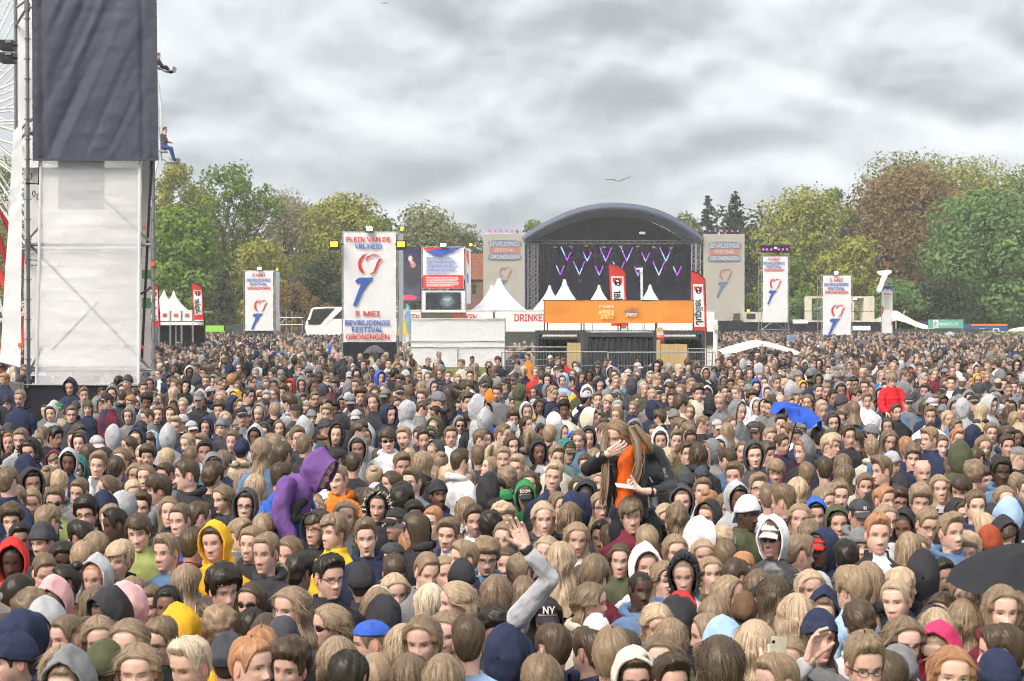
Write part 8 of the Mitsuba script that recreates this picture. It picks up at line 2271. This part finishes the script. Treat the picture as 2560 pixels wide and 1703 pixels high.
looks = {}
for d in single:
    looks.setdefault(look_of(d), []).append(d)
anchors = [(q[0], w) for w, q in looks.items() if len(q) == 1 and (q[0].get('hat') or q[0].get('glasses') or q[0]['style'] == 'O')]
anchors = [(q['x'], q['yc'], f'the {w}', q) for q, w in anchors]
anchors += [(1590, 1150, 'the leather jacket figure', None), (715, 1250, 'the purple hooded figure', None), (2500, 1420, 'the big black umbrella', None), (2000, 1035, 'the blue umbrella', None), (2230, 1000, 'the red-jacketed child', None)]
used = set()


def describe(d):
    w, f = look_of(d), facing(d)
    first = f'person with {w}' + (f' seen {f}' if f == 'from behind' else f' {f}' if f else '')
    mates = [q for q in looks[w] if facing(q) == f]
    if len(mates) == 1 and first not in used and len(first.split()) >= 4:
        return first
    for ax, ay, name, who in sorted(anchors, key=lambda a: (a[0] - d['x']) ** 2 + (a[1] - d['yc']) ** 2)[:14]:
        if who is d: continue

        def rel(q):
            dx, dy = q['x'] - ax, q['yc'] - ay
            v = 'below' if dy > 35 else 'above' if dy < -35 else ''
            h = 'right' if dx > 35 else 'left' if dx < -35 else ''
            return f'{v} {h} of' if v and h else v or (f'{h} of' if h else 'close to')
        r = rel(d)
        same = sorted([q for q in mates if rel(q) == r], key=lambda q: (q['x'] - ax) ** 2 + (q['yc'] - ay) ** 2)
        if same[0] is d:
            s = f'{first}, {"nearest " if len(same) > 1 else ""}{r} {name}'
            if s not in used and len(s.split()) <= 16:
                return s
    mates = sorted(looks[w], key=lambda q: q['x'])
    o = sorted(looks[w], key=lambda q: abs(q['x'] - d['x']) + abs(q['yc'] - d['yc']))
    s = f'{first}, {round(d["x"] / 25.6)} percent across and {round(d["yc"] / 17.03)} percent down'
    return s


COUNT['person'] = 4
for i, d in enumerate(single):
    k = new('person')
    s = describe(d); used.add(s)
    tag(k, s, 'person', 'people standing in the crowd')
    lod = 0 if d['s'] > 420 else 1 if d['s'] > 215 else 2
    parts = make_person(d, lod, np.random.RandomState(i + 5))
    for n, p in parts.items():
        put(f'{k}__{n}', p, d['pos'])
    d['key'] = k


# lettering and marks on caps
def cap_mark(d, text, h=.026, col='print_white', z=.072):
    k = d['key']
    t = meshkit.text_mesh(text, h, .0015, bold=True)
    v = t.vertices - [(t.bounds[0][0] + t.bounds[1][0]) / 2, 0, 0]
    y = -(.098 + .012 - .35 * (v[:, 1]) - 3.6 * v[:, 0] ** 2) - v[:, 2]
    q = np.stack([v[:, 0], y, z + v[:, 1]], -1)
    R, Rb = rot(math.radians(d['yaw']), math.radians(d['pitch']), math.radians(d['roll'])), rot(math.radians(d.get('byaw', d['yaw'] * .75)))
    scene[new(f'{k}__cap_mark')] = mikit.ply(((q - PIVOT) @ R.T + PIVOT @ Rb.T + d['pos'], t.faces), col)


def find(view, cx, top):
    x0, y0, k = VIEWS[view]
    return min((d for d in single if id(d) in table_), key=lambda d: (d['x'] - x0 - cx / k) ** 2 + (d['top'] - y0 - top / k) ** 2)


cap_mark(find('C', 255, 915), 'NY', .04)
cap_mark(find('D', 960, 436), 'NY', .04)
cap_mark(find('C', 110, 15), 'ICON', .026)
cap_mark(find('D', 710, 123), 'H', .026)

# arms held up
q = find('B', 1960, 1178)
raised(find('C', 90, 738)['key'], (1312, 1368, 0), (1376, 1448, .05), (1296, 1545, .15), P(1290, 1310, 8.5) - P(1312, 1368, 8.5), (-.2, -1, .1), 8.5, 'lightgrey', band='black', left=True, curl=(.25, .2, .25, .4))
raised(find('D', 400, 1058)['key'], (2026, 1652, 0), (1965, 1720, .05), (1935, 1800, .2), P(2052, 1560, 7.2) - P(2026, 1652, 7.2), (.75, -.75, .1), 7.2, 'lightgrey', curl=(.45, .4, .4, .45), spread=1.3)
h_ = find('D', 185, 1245)
raised(h_['key'], (1938, 1690, 0), (1915, 1760, .05), (1930, 1800, .3), P(1944, 1640, 7.2) - P(1938, 1690, 7.2), (.1, .9, .2), 7.2, 'grey', curl=(.9, .9, .9, .9), name='phone_arm')
k = tag('phone_001', 'pale gold phone held up in the near crowd, lower right', 'phone')
c = P(1946, 1634, 7.13)
m = trimesh.creation.box(extents=(.072, .009, .145)); m.apply_transform(trimesh.transformations.rotation_matrix(.08, [0, 1, 0]))
put(f'{k}__case', (m.vertices + c, m.faces, (.50, .47, .36), 'gloss'))
b_ = blob(c + [-.02, -.006, .05], (.008, .003, .008), 8, 5); put(f'{k}__lens', (b_[0], b_[1], (.01, .01, .012), 'gloss'))
h_ = min(rest, key=lambda d: (d['x'] - 425) ** 2 + (d['yc'] - 1045) ** 2)

# everybody farther off: figures drawn as copies
groups = {}


def group_of(d, lod, seed):
    g = f'figure_{len(groups):03d}'
    groups[g] = 1
    parts = make_person(d, lod, np.random.RandomState(seed))
    scene[g] = {'type': 'shapegroup', **{n: shape(p) for n, p in parts.items()}}
    return g


n_ = [0]


def copy(g, pos, yaw=0.0, size=1.0):
    n_[0] += 1
    t = T().translate([float(x) for x in pos])
    if yaw: t = t @ T().rotate([0, 0, 1], yaw)
    if size != 1: t = t @ T().scale([float(size)] * 3)
    scene[f'crowd__{n_[0]:03d}'] = {'type': 'instance', 'to_world': t, 'g': {'type': 'ref', 'id': g}}


for i, d in enumerate(rest):
    if id(d) in table_:
        copy(group_of(d, 1 if d['s'] > 215 else 2, i + 900), d['pos'])
pool = []
for i in range(64):
    d = filler(0, 20, 1.70, rs); d['yaw'] = 0.0 if i % 2 else rs.uniform(-30, 30)
    if d['skin'] < 2: d['hair'] = rs.choice('dmmkkkkb')
    if i % 4 == 0: d['hat'], d['hatc'] = rs.choice(['hood', 'hood', 'cap', 'beanie']), rs.choice(['black', 'navy', 'charcoal', 'black', 'grey', 'lightgrey'])
    if d.get('hat') == 'hood': d['cloth'] = d['hatc']
    pool.append((group_of(d, 2, i + 2000), d))
for d in rest:
    if id(d) not in table_:
        g, q = rs.choice(pool)
        sc_ = (d['pos'][2] + .117) / 1.70
        copy(g, [d['pos'][0], d['pos'][1], 1.583 * sc_], d['yaw'], sc_)
far = []
for i in range(56):
    d = filler(0, 20, 1.70, rs); d['yaw'] = rs.uniform(-20, 20)
    if d['skin'] < 2: d['hair'] = rs.choice('mmkkkdbg')
    if i % 3 == 0: d['hat'], d['hatc'] = rs.choice(['hood', 'beanie', 'cap']), rs.choice(['black', 'navy', 'charcoal', 'black'])
    d['cloth'] = rs.choice(['black', 'black', 'navy', 'charcoal', 'charcoal', 'olive', 'denim', 'grey', 'beige', 'grey'])
    if i % 7 == 0: d['cloth'] = rs.choice(['red', 'white', 'lightblue', 'blue', 'mustard', 'orange', 'denim', 'pink'])
    far.append(group_of(d, 3, i + 3000))
Y = 58.0
while Y < 186:                                                 # the open field as far as the stage
    step = .75 + (Y - 58) * .004
    X = -.33 * Y
    while X < .335 * Y:
        x, y = X + rs.uniform(-.35, .35), Y + rs.uniform(-.35, .35)
        px = 1280 + x / y * FPX
        p = .52 if px > 1790 else .42 if px < 850 else .5 if Y > 122 and px < 1320 else .35 if (1000 < px < 1030 or 1262 < px < 1345) and Y < 100 else .12 if Y < 70 and px < 1025 else 0
        if px < 850 and Y < 75: p = .36
        if px > 1790 and Y < 75: p = .48
        if px < 390 and Y > 90: p = 0
        if Y > 150: p *= 1.15
        if rs.random() < p and room(x, y, .35):
            copy(rs.choice(far), [x, y, 1.583 * 1.0], rs.choice([rs.uniform(-60, 60), rs.uniform(120, 240)]), rs.uniform(.93, 1.07))
            n = scene[f'crowd__{n_[0]:03d}']
        X += step
    Y += step
tag('crowd', 'dense festival crowd filling the field between the near people and the stage', 'crowd', kind='stuff')
for k in [k for k, v in scene.items() if v is None]:
    del scene[k]

# ------------------------------------------------------------------ the moist air over the field
scene['haze_air'] = {'type': 'homogeneous', 'albedo': .95, 'sigma_t': .0005}
scene['haze'] = {'type': 'cube', 'to_world': T().translate([0, 180, 17]) @ T().scale([430, 260, 19]), 'bsdf': {'type': 'null'}, 'interior': {'type': 'ref', 'id': 'haze_air'}}
scene['camera']['medium'] = {'type': 'ref', 'id': 'haze_air'}
tag('haze', 'thin moist air paling the far trees and stage', 'haze', kind='stuff')
